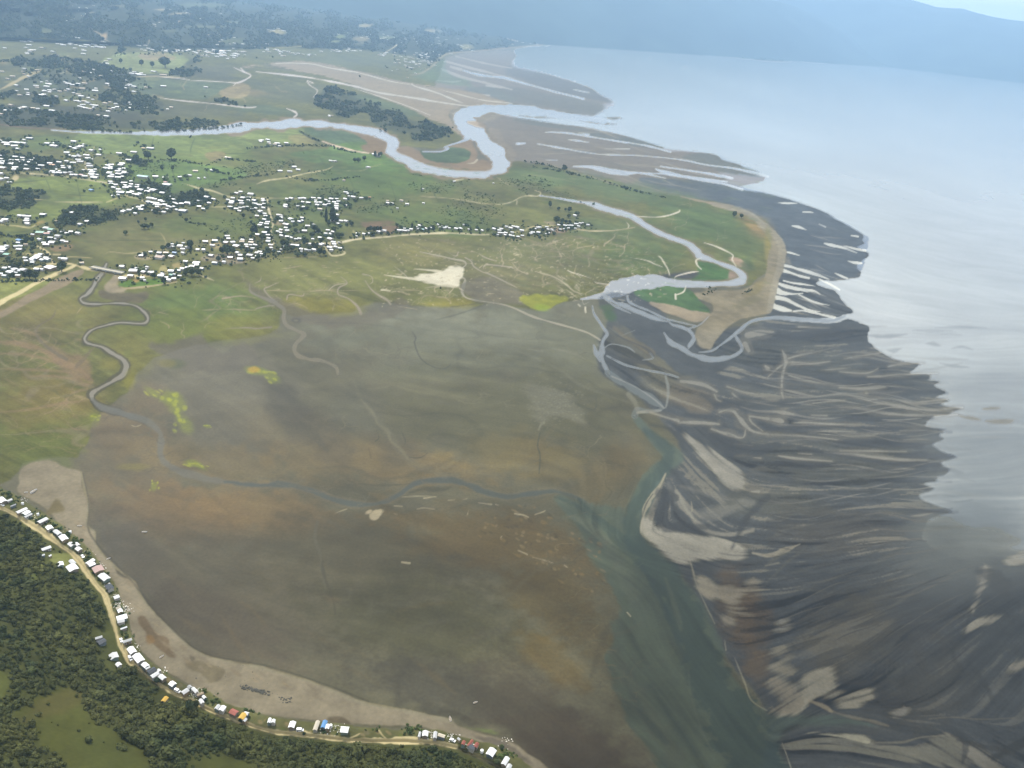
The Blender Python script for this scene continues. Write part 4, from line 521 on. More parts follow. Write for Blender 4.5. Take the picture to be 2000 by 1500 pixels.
for _ in range(240):
    x = r_.uniform(1430, 1880); y = r_.uniform(640, 1330)
    if x > 1780 and y > 1040: continue
    if x < 1430 + max(0, y - 1100) * .35: continue
    t_ = sstep(980, 1150, y); a_ = (0.04 + r_.normal(0, .08)) * (1 - t_) + t_ * (-.5 + r_.normal(0, .2)); L_ = r_.uniform(20, 110)
    c_ = [(.1, .1, .085), (.045, .048, .048), (.085, .088, .075), (.12, .118, .1), (.05, .05, .045)][r_.integers(5)]
    x1 = x + L_ * math.cos(a_); y1 = y + L_ * math.sin(a_)
    line([(x, y, 1), ((x + x1) / 2, (y + y1) / 2 + r_.normal(0, 2), r_.uniform(2, 9)), (x1, y1, 1)], c_, 4.5, r_.uniform(.15, .5))
# faint drainage lines on the inner flat
for p, c, op, sf in [([(805, 648, 1), (812, 660, 3), (810, 672, 3), (822, 700, 3), (845, 716, 3), (868, 720, 3), (880, 712, 2)], (.06, .065, .06), .8, 1.6), ([(660, 730, 5), (690, 745, 7), (702, 775, 7), (720, 800, 8), (745, 830, 10), (765, 855, 12), (780, 880, 12), (800, 900, 11), (830, 915, 9), (870, 930, 8)], (.13, .132, .108), .38, 6), ([(705, 780, 2), (728, 806, 4), (738, 828, 3), (757, 842, 6), (764, 862, 4), (783, 878, 7), (796, 896, 4)], (.16, .16, .13), .45, 3), ([(1055, 845, 2), (1050, 870, 3), (1055, 890, 3), (1053, 925, 2)], (.05, .055, .05), .7, 1.6), ([(1052, 840, 3), (1056, 830, 4), (1062, 825, 6)], (.17, .18, .17), .7, 2), ([(620, 1020, 6), (615, 1050, 7), (625, 1080, 6), (630, 1110, 4), (635, 1150, 3)], (.085, .088, .076), .6, 3), ([(630, 1090, 3), (632, 1120, 5), (650, 1170, 3), (655, 1200, 3)], (.05, .048, .036), .6, 3), ([(555, 825, 8), (600, 840, 20), (640, 880, 6)], (.07, .07, .06), .5, 6), ([(620, 915, 3), (680, 912, 4), (740, 935, 10), (800, 930, 3)], (.085, .08, .06), .6, 4), ([(700, 945, 3), (750, 948, 3), (800, 945, 2)], (.06, .058, .045), .6, 2), ([(800, 962, 4), (830, 955, 12), (860, 957, 8), (880, 952, 3)], (.055, .058, .048), .7, 4), ([(1130, 790, 2), (1160, 800, 3), (1165, 780, 2), (1162, 770, 1)], (.06, .065, .06), .5, 1.5), ([(1180, 925, 2), (1185, 950, 2), (1195, 960, 3), (1185, 975, 2)], (.07, .065, .045), .6, 1.5), ([(1240, 925, 1), (1225, 945, 2), (1205, 975, 2)], (.07, .062, .04), .6, 1.5), ([(735, 840, 1), (740, 855, 2), (733, 862, 2)], (.05, .05, .042), .7, 1.4), ([(800, 893, 2), (820, 894, 2), (835, 885, 1)], (.05, .05, .042), .7, 1.4), ([(785, 845, 2), (792, 860, 2), (790, 870, 1)], (.05, .05, .042), .6, 1.4), ([(720, 875, 2), (725, 895, 3)], (.07, .06, .045), .5, 2), ([(880, 600, 2), (950, 592, 3), (900, 612, 3), (850, 625, 1)], (.075, .08, .07), .6, 2), ([(620, 630, 2), (700, 632, 2), (780, 640, 1)], (.07, .07, .06), .4, 2), ([(1240, 790, 1), (1180, 770, 2), (1130, 750, 3), (1090, 720, 3), (1000, 680, 2)], (.16, .17, .155), .35, 6), ([(1080, 680, 2), (1120, 690, 4), (1140, 700, 2)], (.19, .2, .19), .5, 3), ([(1030, 682, 2), (1060, 686, 3)], (.19, .2, .19), .5, 3), ([(230, 930, 2), (300, 960, 3), (380, 980, 2)], (.09, .085, .065), .4, 3), ([(380, 1030, 6), (410, 1020, 4)], (.15, .11, .07), .4, 4)]:
    line(p, c, sf, op)
fill([(1020, 760), (1080, 750), (1120, 775), (1150, 825), (1110, 815), (1070, 820), (1050, 835), (1040, 800)], (.15, .158, .148), soft=16, warp=.3, kind='flow', op=.5)
for _ in range(260):
    x = r_.normal(1085, 28); y = r_.normal(785, 22); blob(x, y, 2.6, 1.5, (.2, .21, .2), .22)
for x, y, rx, ry in [(720, 1000, 8, 4), (738, 1002, 12, 5), (733, 1010, 9, 5)]: blob(x, y, rx, ry, (.3, .28, .24), .9, -25)
fill([(718, 1004), (735, 996), (753, 990), (748, 1000), (740, 1012), (730, 1020), (722, 1012)], (.27, .255, .215), soft=2, warp=.25)
for p in ([(770, 988, 2), (785, 989, 2)], [(785, 971, 1), (815, 969, 2), (850, 970, 1)], [(828, 973, 3), (852, 970, 2)], [(815, 994, 2), (830, 992, 3), (850, 995, 1)], [(875, 977, 2), (888, 976, 2)], [(902, 976, 1), (912, 974, 2)], [(935, 982, 2), (960, 985, 4)], [(968, 985, 3), (974, 987, 2)], [(1005, 1003, 4), (1022, 1006, 6), (1032, 1010, 4)], [(1045, 1005, 3), (1060, 1000, 4), (1065, 997, 2)], [(1012, 1075, 3), (1030, 1083, 5)], [(1040, 1088, 3), (1060, 1093, 3), (1080, 1100, 4)], [(1102, 1104, 3), (1108, 1108, 3)], [(770, 1003, 2), (776, 1005, 2)], [(785, 1098, 6), (800, 1100, 8)], [(913, 1005, 2), (915, 998, 1)], [(655, 1002, 1), (672, 996, 2), (678, 994, 1)], [(980, 1047, 2), (978, 1050, 2)]):
    line([(x, y, w_ * .7) for x, y, w_ in p], (.34, .33, .29), 1.6, .6)
for _ in range(170):
    x = r_.uniform(930, 1180); y = r_.uniform(985, 1180)
    if abs((y - 985) - (x - 930) * .55) > 60: continue
    blob(x, y, r_.uniform(2, 8), r_.uniform(1, 4), [(.05, .045, .03), (.15, .12, .06), (.18, .16, .11)][r_.integers(3)], .5, 30)
for _ in range(130):                       # soft swirls over the near flat
    x = r_.uniform(200, 1180); y = r_.uniform(900, 1480)
    if y > 1260 + (x - 300) * .12: continue
    a_ = .5 * math.sin(x / 230) + r_.normal(0, .25); L_ = r_.uniform(30, 140)
    c_ = [(.05, .05, .038), (.1, .085, .058), (.085, .086, .075), (.12, .095, .05), (.06, .058, .05)][r_.integers(5)]
    x1 = x + L_ * math.cos(a_); y1 = y + L_ * math.sin(a_)
    line([(x, y, 1), ((x + x1) / 2, (y + y1) / 2 + r_.normal(0, 6), r_.uniform(3, 16)), (x1, y1, 1)], c_, 8, r_.uniform(.1, .38))

# --- near beach, shore strip and hillside
beach = [(36, 930), (45, 912), (70, 900), (95, 898), (120, 908), (140, 915), (158, 922), (158, 945), (165, 965), (172, 985), (170, 1010), (168, 1030), (182, 1037), (184, 1060), (195, 1080), (215, 1097), (235, 1125), (262, 1135), (268, 1155), (285, 1180), (320, 1215), (345, 1240), (362, 1255), (385, 1272), (420, 1285), (470, 1295), (520, 1305), (570, 1320), (620, 1335), (660, 1350), (700, 1368), (740, 1380), (790, 1386), (840, 1396), (875, 1404), (900, 1420), (950, 1435), (1000, 1450), (1030, 1470), (1060, 1490), (1080, 1520), (1040, 1520), (1000, 1480), (940, 1455), (880, 1440), (820, 1420), (700, 1415), (600, 1405), (520, 1395), (450, 1380), (400, 1355), (350, 1325), (310, 1300), (270, 1265), (250, 1220), (235, 1180), (220, 1140), (200, 1110), (180, 1085), (140, 1050), (110, 1015), (85, 990), (50, 970), (33, 955), (40, 945)]
fill(beach, (.216, .196, .155), soft=3, warp=.1, cl='beach', ro=.85, jit=.15)
line([(158, 922, 4), (168, 965, 5), (173, 985, 5), (170, 1025, 5), (184, 1040, 4), (188, 1068, 4), (222, 1105, 4), (262, 1138, 4), (285, 1180, 4), (345, 1240, 4), (400, 1280, 5), (520, 1307, 6), (620, 1337, 6), (700, 1370, 6), (790, 1388, 6), (880, 1408, 8)], (.21, .2, .155), 2.5, .7)
line([(162, 925, 2), (174, 985, 3), (172, 1030, 3), (188, 1060, 3), (230, 1105, 3), (270, 1150, 4), (330, 1222, 4), (400, 1276, 3), (520, 1300, 3), (640, 1338, 3), (720, 1370, 3)], (.05, .048, .04), 2.5, .6)
for pts, c, op in [([(100, 985), (110, 970), (118, 980), (127, 998), (122, 1000), (105, 1000), (95, 1005), (105, 1020), (115, 1035), (105, 1030), (90, 1005)], (.14, .12, .06), .8), ([(270, 1200), (285, 1210), (300, 1225), (305, 1240), (325, 1245), (335, 1270), (350, 1282), (330, 1285), (305, 1262), (290, 1245), (275, 1225)], (.13, .1, .065), .85), ([(285, 1240), (300, 1245), (300, 1255), (288, 1258)], (.2, .13, .06), .7), ([(355, 1295), (375, 1290), (400, 1290), (440, 1310), (430, 1330), (405, 1335), (400, 1320), (370, 1310)], (.13, .115, .075), .7), ([(640, 1400), (670, 1402), (690, 1415), (680, 1418), (645, 1410)], (.09, .075, .05), .8), ([(905, 1432), (960, 1440), (1000, 1455), (1030, 1480), (1050, 1500), (1000, 1475), (940, 1450)], (.11, .1, .085), .8), ([(880, 1410), (920, 1420), (960, 1428), (1000, 1440), (960, 1434), (915, 1424)], (.12, .17, .06), .8), ([(365, 1275), (385, 1285), (375, 1295), (368, 1285)], (.1, .09, .07), .7)]:
    fill(pts, c, soft=4, warp=.3, op=op)
for _ in range(60):
    t_ = r_.uniform(0, 1); i_ = r_.integers(10, 30); x, y = beach[i_]; x -= r_.uniform(3, 28); y += r_.uniform(3, 24)
    blob(x, y, r_.uniform(4, 22), r_.uniform(2, 5), [(.19, .16, .115), (.26, .22, .16), (.18, .16, .125)][r_.integers(3)], .5, 35)
ROADL = [(-60, 965), (-20, 980), (0, 990), (30, 1005), (62, 1025), (92, 1045), (115, 1063), (140, 1080), (158, 1100), (175, 1125), (190, 1145), (203, 1160), (213, 1185), (222, 1215), (230, 1245), (240, 1268), (252, 1290), (270, 1305), (295, 1325), (320, 1342), (345, 1355), (375, 1368), (400, 1382), (430, 1395), (465, 1407), (500, 1420), (540, 1430), (580, 1433), (620, 1438), (680, 1445), (740, 1446), (800, 1447), (850, 1450), (890, 1458), (920, 1470), (950, 1485), (990, 1503), (1030, 1530), (1080, 1570)]
strip = ROADL + [(1090, 1540), (1040, 1500), (1000, 1470), (950, 1450), (890, 1432), (850, 1425), (800, 1418), (780, 1425), (745, 1422), (700, 1418), (600, 1408), (520, 1398), (480, 1385), (440, 1372), (410, 1350), (370, 1338), (330, 1318), (300, 1298), (276, 1275), (258, 1240), (250, 1200), (235, 1165), (222, 1135), (205, 1115), (190, 1095), (172, 1072), (150, 1052), (125, 1030), (100, 1015), (75, 995), (40, 975), (0, 950), (-60, 930)]
fill(strip, (.095, .105, .055), soft=2, warp=.2, sm=False, cl='village_ground', ro=.9, jit=.6)
for _ in range(150):
    i_ = r_.integers(3, len(ROADL) - 6); x, y = ROADL[i_]; t_ = r_.uniform(0, 1); x2, y2 = ROADL[i_ + 1]
    x = x + (x2 - x) * t_ + r_.uniform(4, 22); y = y + (y2 - y) * t_ - r_.uniform(4, 16)
    blob(x, y, r_.uniform(2, 8), r_.uniform(1.5, 5), [(.2, .17, .12), (.06, .075, .035), (.14, .13, .1), (.09, .12, .04)][r_.integers(4)], .6, 35)
hillp = [(x, y + 5) for x, y in ROADL] + [(1080, 1990), (-520, 1990), (-520, 960)]
fill(hillp, (.052, .062, .026), soft=2, sm=False, cl='hillside', ro=.95, jit=.5)
for pts, c in [([(30, 1390), (60, 1365), (110, 1345), (150, 1338), (155, 1360), (160, 1380), (180, 1405), (230, 1430), (275, 1455), (290, 1470), (280, 1505), (150, 1505), (120, 1480), (80, 1455), (65, 1430), (70, 1410), (40, 1400)], (.056, .066, .022)), ([(360, 1485), (420, 1478), (480, 1490), (500, 1520), (370, 1520)], (.052, .062, .022)), ([(-20, 1310), (12, 1320), (15, 1350), (-20, 1365)], (.066, .08, .028)), ([(95, 1085), (120, 1080), (140, 1080), (150, 1095), (140, 1110), (110, 1100)], (.12, .14, .06)), ([(80, 1095), (83, 1110), (70, 1135), (55, 1140)], (.075, .095, .035))]:
    fill(pts, c, soft=4, warp=.25)
blob(110, 1375, 80, 24, (.085, .082, .036), .6, -20); blob(200, 1470, 70, 40, (.058, .072, .026), .6, 20)
line([(0, 0, 1), (1, 1, 1)], ROAD)
wd_ = [9 + 1.8 * math.sin(i * 1.7) for i in range(len(ROADL))]
line([(x, y, w_ + (2 if y > 1430 else 0)) for (x, y), w_ in zip(ROADL[:-5], wd_)], ROAD, 1.8, .95, cl='road', ro=.9)
line([(920, 1470, 8), (950, 1485, 4), (970, 1495, 3), (990, 1505, 2)], (.25, .24, .16), 2, .8)
for p in ([(675, 1445, 4), (695, 1437, 4), (702, 1433, 3)], [(740, 1427, 4), (748, 1437, 4), (757, 1446, 5)]): line(p, ROAD, 1.5, .8)
line([(65, 1118, 2), (80, 1110, 2), (82, 1090, 2)], (.14, .15, .07), 1.5, .7)

# --- roads, yards and dikes on the plain
RD = [([(-60, 640), (0, 592), (40, 570), (80, 548), (110, 535), (135, 524), (148, 518)], 8, ROAD), ([(148, 518), (165, 523), (185, 528), (200, 530), (225, 535), (240, 538), (270, 539), (295, 538)], 6, ROAD), ([(60, 525), (90, 517), (110, 515), (135, 515), (148, 518)], 4, ROAD), ([(68, 478), (85, 488), (95, 495), (100, 505), (105, 515)], 5, ROAD), ([(36, 496), (60, 496), (95, 496)], 3, ROAD), ([(104, 497), (118, 497)], 2.5, ROAD), ([(115, 501), (150, 502), (180, 504)], 2, (.3, .28, .2)),
      ([(0, 439), (30, 441), (60, 444), (75, 434), (85, 430)], 3, (.34, .32, .22)), ([(12, 421), (4, 431)], 2, (.3, .28, .2)), ([(0, 382), (50, 388), (95, 391), (110, 394), (160, 395), (200, 395)], 2.2, (.32, .31, .24)), ([(0, 336), (60, 339), (120, 344), (170, 351), (210, 357), (225, 358)], 2.6, (.34, .33, .28)), ([(164, 303), (168, 330), (175, 350)], 3.5, (.34, .33, .29)), ([(178, 294), (185, 287)], 2, (.3, .28, .24)), ([(230, 322), (225, 330), (224, 350), (223, 357), (232, 364), (240, 375), (248, 382), (275, 390), (285, 397)], 3.2, (.34, .33, .28)),
      ([(285, 396), (270, 408), (255, 413), (246, 407)], 2, (.33, .32, .24)), ([(208, 395), (237, 384)], 2, (.36, .34, .24)), ([(355, 357), (380, 365), (390, 368), (415, 373), (440, 382), (455, 386)], 3, (.37, .36, .3)), ([(455, 386), (520, 387), (600, 388), (670, 388)], 2, (.3, .3, .24)), ([(522, 387), (525, 410), (531, 430), (533, 440), (529, 450), (533, 465), (535, 475), (530, 480)], 4.5, (.4, .39, .35)), ([(465, 387), (463, 400)], 2, (.34, .33, .28)), ([(413, 404), (450, 404)], 1.6, (.3, .29, .22)),
      ([(590, 474), (640, 475), (662, 474), (690, 468), (720, 465), (760, 462), (800, 458), (840, 456), (870, 455), (900, 456), (930, 458), (955, 458)], 4, (.37, .36, .32)), ([(640, 475), (633, 480), (640, 490), (648, 499), (665, 498), (674, 494), (668, 489)], 2.5, (.36, .35, .29)), ([(690, 450), (693, 466)], 2, (.28, .26, .17)), ([(455, 518), (500, 506), (540, 504), (600, 502), (630, 500)], 1.6, (.2, .19, .13)), ([(235, 560), (250, 563), (300, 558), (345, 550)], 4, (.26, .235, .18)), ([(388, 537), (400, 541), (418, 548)], 2.5, (.36, .35, .3)),
      ([(0, 478), (1, 478)], 1, ROAD), ([(500, 360), (520, 353), (560, 347), (600, 338), (635, 332), (650, 325)], 2.6, (.36, .35, .28)), ([(640, 331), (700, 334), (720, 328), (745, 320)], 1.5, (.24, .24, .17)), ([(312, 453), (320, 464), (325, 477)], 2, (.3, .29, .2)), ([(200, 500), (215, 492), (250, 495), (300, 489), (330, 489)], 1.6, (.24, .23, .17)), ([(105, 125), (118, 118), (135, 108)], 2.5, (.26, .25, .2)), ([(110, 147), (135, 137)], 2, (.26, .25, .2)), ([(0, 175), (20, 165), (50, 150), (80, 137)], 7, (.26, .24, .18)),
      ([(265, 150), (300, 149), (330, 150), (360, 152)], 2.5, (.34, .32, .27)), ([(730, 416), (731, 417)], 1, ROAD), ([(960, 398), (980, 399), (1000, 394), (1015, 386), (1030, 382), (1050, 383), (1056, 376), (1045, 372)], 2, (.33, .33, .29)), ([(820, 383), (860, 386), (900, 390), (940, 397), (965, 399)], 1.8, (.26, .26, .21)), ([(1010, 392), (1009, 399)], 1.5, (.3, .3, .26)), ([(1020, 450), (1045, 442), (1085, 440)], 2, (.36, .34, .26)), ([(1110, 442), (1140, 449), (1160, 451), (1200, 450)], 2, (.28, .27, .22)), ([(995, 456), (1030, 449)], 2, (.34, .32, .24)), ([(500, 92), (540, 93), (580, 91), (590, 90)], 2, (.32, .31, .2)), ([(968, 345), (980, 352), (993, 361)], 2, (.3, .3, .27)), ([(890, 352), (905, 350)], 2, (.36, .35, .3)), ([(965, 60), (966, 61)], 1, ROAD)]
fill([(0, 612), (40, 585), (85, 560), (120, 540), (150, 528), (166, 528), (150, 545), (110, 565), (60, 590), (0, 622)], (.215, .18, .125), soft=2, warp=.1, cl='beach', jit=.2)
fill([(-60, 660), (0, 606), (0, 622), (-60, 690)], (.215, .18, .125), soft=2)
fill([(200, 565), (215, 545), (220, 535), (240, 535), (240, 545), (230, 552), (228, 560), (250, 562), (240, 572), (210, 570)], (.26, .23, .17), soft=3, warp=.2, cl='beach')
for p, wd, c in RD: line(p, c, 1.4, .92, wd=wd, cl='road', ro=.9)
for pts, c in [([(95, 487), (105, 482), (120, 480), (135, 476), (147, 478), (140, 486), (130, 491), (110, 491)], SOIL), ([(310, 520), (318, 517), (326, 518), (322, 524), (330, 526), (345, 530), (338, 528), (322, 534), (305, 533), (314, 527)], (.3, .29, .16)), ([(337, 515), (350, 512), (354, 520), (345, 527), (336, 520)], (.28, .25, .14)), ([(262, 500), (280, 500), (300, 502), (290, 508), (270, 507)], (.26, .24, .18)), ([(258, 548), (272, 544), (268, 550)], (.36, .24, .12)), ([(75, 430), (95, 431), (80, 440), (66, 443)], (.27, .22, .1)), ([(28, 340), (38, 342), (30, 352), (24, 352), (26, 345)], (.36, .33, .24)), ([(700, 436), (730, 432), (770, 433), (780, 448), (760, 458), (742, 452), (715, 445)], (.17, .13, .095)), ([(1060, 431), (1080, 434), (1083, 438), (1070, 438)], (.3, .27, .24)), ([(638, 478), (652, 478), (650, 488), (640, 487)], (.3, .29, .26)), ([(405, 470), (425, 470), (435, 482), (418, 484)], (.26, .24, .16)), ([(390, 505), (440, 495), (470, 500), (480, 512), (450, 516), (420, 512)], (.2, .19, .16)), ([(300, 408), (330, 404), (340, 412), (310, 414)], (.17, .16, .12)), ([(530, 432), (555, 432), (553, 440), (532, 438)], (.24, .22, .16)), ([(1068, 446), (1100, 446), (1110, 452), (1080, 456), (1070, 452)], (.24, .2, .18))]:
    fill(pts, c, soft=2, warp=.15)
blob(960, 0, 1, 1, MUD); line([(590, 474, 3), (560, 474, 2), (540, 475, 1)], (.2, .19, .16), 2, .6)
# marks of bushes and tussocks on the rough pasture
for _ in range(900):
    x = r_.uniform(480, 1250); y = r_.uniform(290, 440)
    if y < 300 + max(0, (x - 720)) * .15 and x > 700: continue
    if (x > 760 and y < 345 + (x - 1000) * .2) : continue
    blob(x, y, r_.uniform(3, 14), r_.uniform(1, 3), [(.055, .09, .034), (.12, .16, .05), (.11, .125, .055), (.07, .1, .04)][r_.integers(4)], r_.uniform(.2, .6), 3)
for _ in range(500):
    x = r_.uniform(0, 500); y = r_.uniform(265, 480)
    blob(x, y, r_.uniform(4, 22), r_.uniform(1, 3.5), [(.085, .13, .042), (.13, .17, .055), (.13, .14, .065), (.075, .105, .045)][r_.integers(4)], r_.uniform(.15, .5), 3)
for _ in range(260):
    x = r_.uniform(1000, 1500); y = r_.uniform(325, 560)
    if y > 330 + (x - 1000) * .5 + 220: continue
    blob(x, y, r_.uniform(5, 26), r_.uniform(1, 4), [(.08, .12, .05), (.11, .15, .07), (.12, .13, .07)][r_.integers(3)], r_.uniform(.15, .4), 12)
# green foreshore below the bayside town, and its beach
fill([(812, 148), (840, 133), (862, 117), (872, 122), (868, 135), (888, 150), (935, 163), (900, 167), (860, 164)], (.1, .145, .09), soft=2, warp=.2, op=.85, cl='salt_marsh')
line([(800, 147, 1), (822, 143, 2.5), (842, 131, 3), (862, 112, 2.5), (880, 104, 3), (930, 100, 3), (990, 94, 3), (1060, 87, 2)], (.3, .26, .2), 1.4, .75, cl='beach')
# plots, ditches and hedge lines of the farmland
for _ in range(46):
    x, y = cr_.uniform(-10, 330), cr_.uniform(100, 222); a_ = cr_.normal(0, .12); w_, h_ = cr_.uniform(10, 34), cr_.uniform(1.5, 5)
    fill([(x, y), (x + w_, y + w_ * a_), (x + w_ + 3, y + w_ * a_ + h_), (x + 3, y + h_)], [(.13, .18, .08), (.16, .19, .1), (.2, .18, .12), (.09, .13, .065), (.15, .16, .09)][cr_.integers(5)], soft=1, sm=False, op=.75)
for x0, y0, x1, y1 in [(0, 268, 150, 262), (60, 280, 180, 284), (120, 262, 135, 296), (230, 296, 330, 300), (300, 268, 292, 300), (380, 270, 372, 305), (440, 300, 480, 300), (250, 322, 262, 345), (330, 318, 345, 360), (400, 330, 410, 355), (20, 356, 90, 350), (90, 350, 100, 378), (100, 378, 200, 384), (150, 352, 160, 398), (0, 400, 60, 402), (60, 424, 170, 418), (0, 455, 70, 450), (350, 420, 440, 428), (260, 440, 330, 444), (200, 470, 320, 470), (560, 345, 620, 332), (620, 300, 640, 330), (680, 340, 700, 385), (760, 350, 780, 410), (840, 360, 860, 400), (560, 400, 640, 405), (700, 400, 760, 396), (520, 262, 600, 266), (640, 250, 690, 285)]:
    line([(x0, y0, 1), ((x0 + x1) / 2 + cr_.normal(0, 2), (y0 + y1) / 2 + cr_.normal(0, 1), 1.8), (x1, y1, 1)], (.05, .07, .032), 1.2, .7)
# branching drains of the open mud
for k in range(34):
    q = s1[30 + k % 26]; creek(q[0] + cr_.normal(0, 6), q[1] + cr_.choice([-8, 8]), cr_.choice([-1, 1]) * math.pi / 2 + cr_.normal(0, .7), cr_.uniform(1.2, 2.8), cr_.uniform(40, 130), [(.10, .105, .09), (.11, .105, .085), (.085, .082, .066)][cr_.integers(3)])
for k in range(46):
    t_ = cr_.random(); x = 1100 + 170 * t_ + cr_.normal(0, 12); y = 1010 + 440 * t_; creek(x, y, math.pi + cr_.normal(.5, .5), cr_.uniform(1.2, 3), cr_.uniform(40, 120), [(.07, .066, .045), (.13, .115, .075), (.09, .095, .075)][cr_.integers(3)])
for k in range(40):
    x, y = cr_.uniform(650, 1180), cr_.uniform(640, 900); creek(x, y, cr_.uniform(.6, 2.4), cr_.uniform(1.2, 2.2), cr_.uniform(30, 100), [(.09, .092, .078), (.155, .155, .125)][cr_.integers(2)])
# long thin runnels that follow the ebb out to the water
def runnel(x, y, n, wd, c, op):
    pts = []
    for k in range(n):
        i_ = int(np.clip(np.searchsorted(V, y), 0, NV - 1)); j_ = int(np.clip(np.searchsorted(U, x), 0, NU - 1))
        pts.append((x, y, wd * math.sin(math.pi * (k + .6) / (n + .2)))); t__ = float(th_[i_, j_]) + .16 * math.sin(k * .31 + pts[0][1])
        sx = 1 if math.cos(t__) >= 0 else -1; x += 9 * abs(math.cos(t__)); y += 9 * math.sin(t__) * sx
        if cls[i_, j_] == CI['sea']: break
    if len(pts) > 3: line(pts, c, 1.5, op)
for k in range(210):
    x = cr_.uniform(1400, 1800); y = cr_.uniform(640, 1330)
    if x < 1420 + max(0, y - 1080) * .4: continue
    runnel(x, y, int(cr_.uniform(8, 26)), cr_.uniform(1.5, 4.2), [(.20, .198, .18), (.15, .148, .135), (.045, .047, .047), (.05, .052, .052)][cr_.integers(4)] if y < 1000 else [(.12, .115, .098), (.045, .045, .042), (.05, .05, .047)][cr_.integers(3)], cr_.uniform(.35, .75))
for k in range(70):
    runnel(cr_.uniform(1010, 1300), cr_.uniform(225, 350), int(cr_.uniform(6, 18)), cr_.uniform(1, 2.2), [(.3, .29, .27), (.09, .095, .095)][cr_.integers(2)], cr_.uniform(.3, .6))
for k in range(60):
    runnel(cr_.uniform(1540, 1620), cr_.uniform(420, 600), int(cr_.uniform(4, 12)), cr_.uniform(1, 2.6), [(.32, .32, .3), (.1, .11, .12), (.05, .06, .07)][cr_.integers(3)], cr_.uniform(.3, .7))
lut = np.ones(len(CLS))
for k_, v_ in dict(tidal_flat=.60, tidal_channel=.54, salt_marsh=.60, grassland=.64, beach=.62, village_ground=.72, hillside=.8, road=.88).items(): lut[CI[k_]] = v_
lm0 = lut[cls]; lm0 = np.where(cls == CI['sea'], .6 + .4 * sstep(.2, .9, wat), lm0); tonef = box(lm0, 1)
tonef = tonef * (1 - .42 * sstep(1100, 1350, UU + .35 * (VV - 1000)) * sstep(900, 1250, VV) * (wat < .95))  # graded darkening put into the colour towards the lower-right corner
col *= tonef[..., None]
warm = (np.where(wat > .6, 0.0, 1.0) * (1 - .55 * om) * np.where(cls == CI['beach'], .6, 1.0))[..., None]
col *= 1 + warm * (np.array([1.12, 1.0, .71]) - 1)
land_f = box((np.isin(cls, [CI['salt_marsh'], CI['grassland'], CI['hillside'], CI['village_ground'], CI['beach']])).astype(float), 2)
grain = (.04 + .28 * land_f) * n_fine + (.08 + .2 * land_f) * n_mid + .12 * n_big
col *= (1 + (1 - land_f) * ((.008 + .022 * om) * s_fine + .05 * n_fine))[..., None]
col *= (1 + grain * np.where(wat > .5, .1, 1.0))[..., None]
wat = np.clip(wat, 0, 1)
col = np.clip(col, .004, .9)
# ------------------------------------------------------------------ relief
def seg_dist(pts):
    d = np.full((NV, NU), 1e9)
    for A, B in zip(pts[:-1], pts[1:]):
        dx, dy = B[0] - A[0], B[1] - A[1]; l2 = dx * dx + dy * dy
        t = np.clip(((UU - A[0]) * dx + (VV - A[1]) * dy) / l2, 0, 1)
        np.minimum(d, np.hypot(UU - A[0] - t * dx, VV - A[1] - t * dy), out=d)
    return d
lo = VV > 880
dr = np.where(lo, seg_dist(ROADL), 0)
hm, (a0, a1, b0, b1) = polymask(hillp, 2, False)
hill_m = np.zeros((NV, NU)); hill_m[a0:a1, b0:b1] = hm
bm, (a0, a1, b0, b1) = polymask(beach, 16, True); sm_, w2 = polymask(strip, 8, False)
shore = np.zeros((NV, NU)); shore[a0:a1, b0:b1] = bm
shore2 = np.zeros((NV, NU)); shore2[w2[0]:w2[1], w2[2]:w2[3]] = sm_
base_z = np.maximum(np.maximum(1.5 * np.clip(shore, 0, 1), 3.0 * sstep(0, 1, shore2)), 3.2 * hill_m)
zh = 0.21 * np.maximum(dr - 8, 0) * (1 - .25 * sstep(200, 500, dr)) + (5 * n_big + 3.0 * n_mid) * sstep(10, 80, dr)
Z = base_z + hill_m * np.maximum(zh, 0)
YE = np.interp(U, [-520, 0, 250, 430, 700, 860, 940, 1000, 1100, 1300, 1430, 1550, 1650, 2000, 2520], [95, 82, 94, 99, 99, 104, 98, 92, 84, 92, 109, 117, 105, 148, 184])
SL = np.interp(U, [-520, 0, 800, 1000, 1300, 1600, 2520], [2.0, 2.0, 1.9, 1.6, 1.2, .6, .4])
up = np.maximum(YE[None, :] - VV, 0)
lowf = fbm(UU / 90, VV / 30, 3, 5)
Z = Z + SL[None, :] * np.minimum(up, 130) * (.75 + .5 * lowf) * sstep(0, 10, up)
valid = VV > horizon_y(UU) + 9
P = ground(UU, np.maximum(VV, horizon_y(UU) + 6), Z)

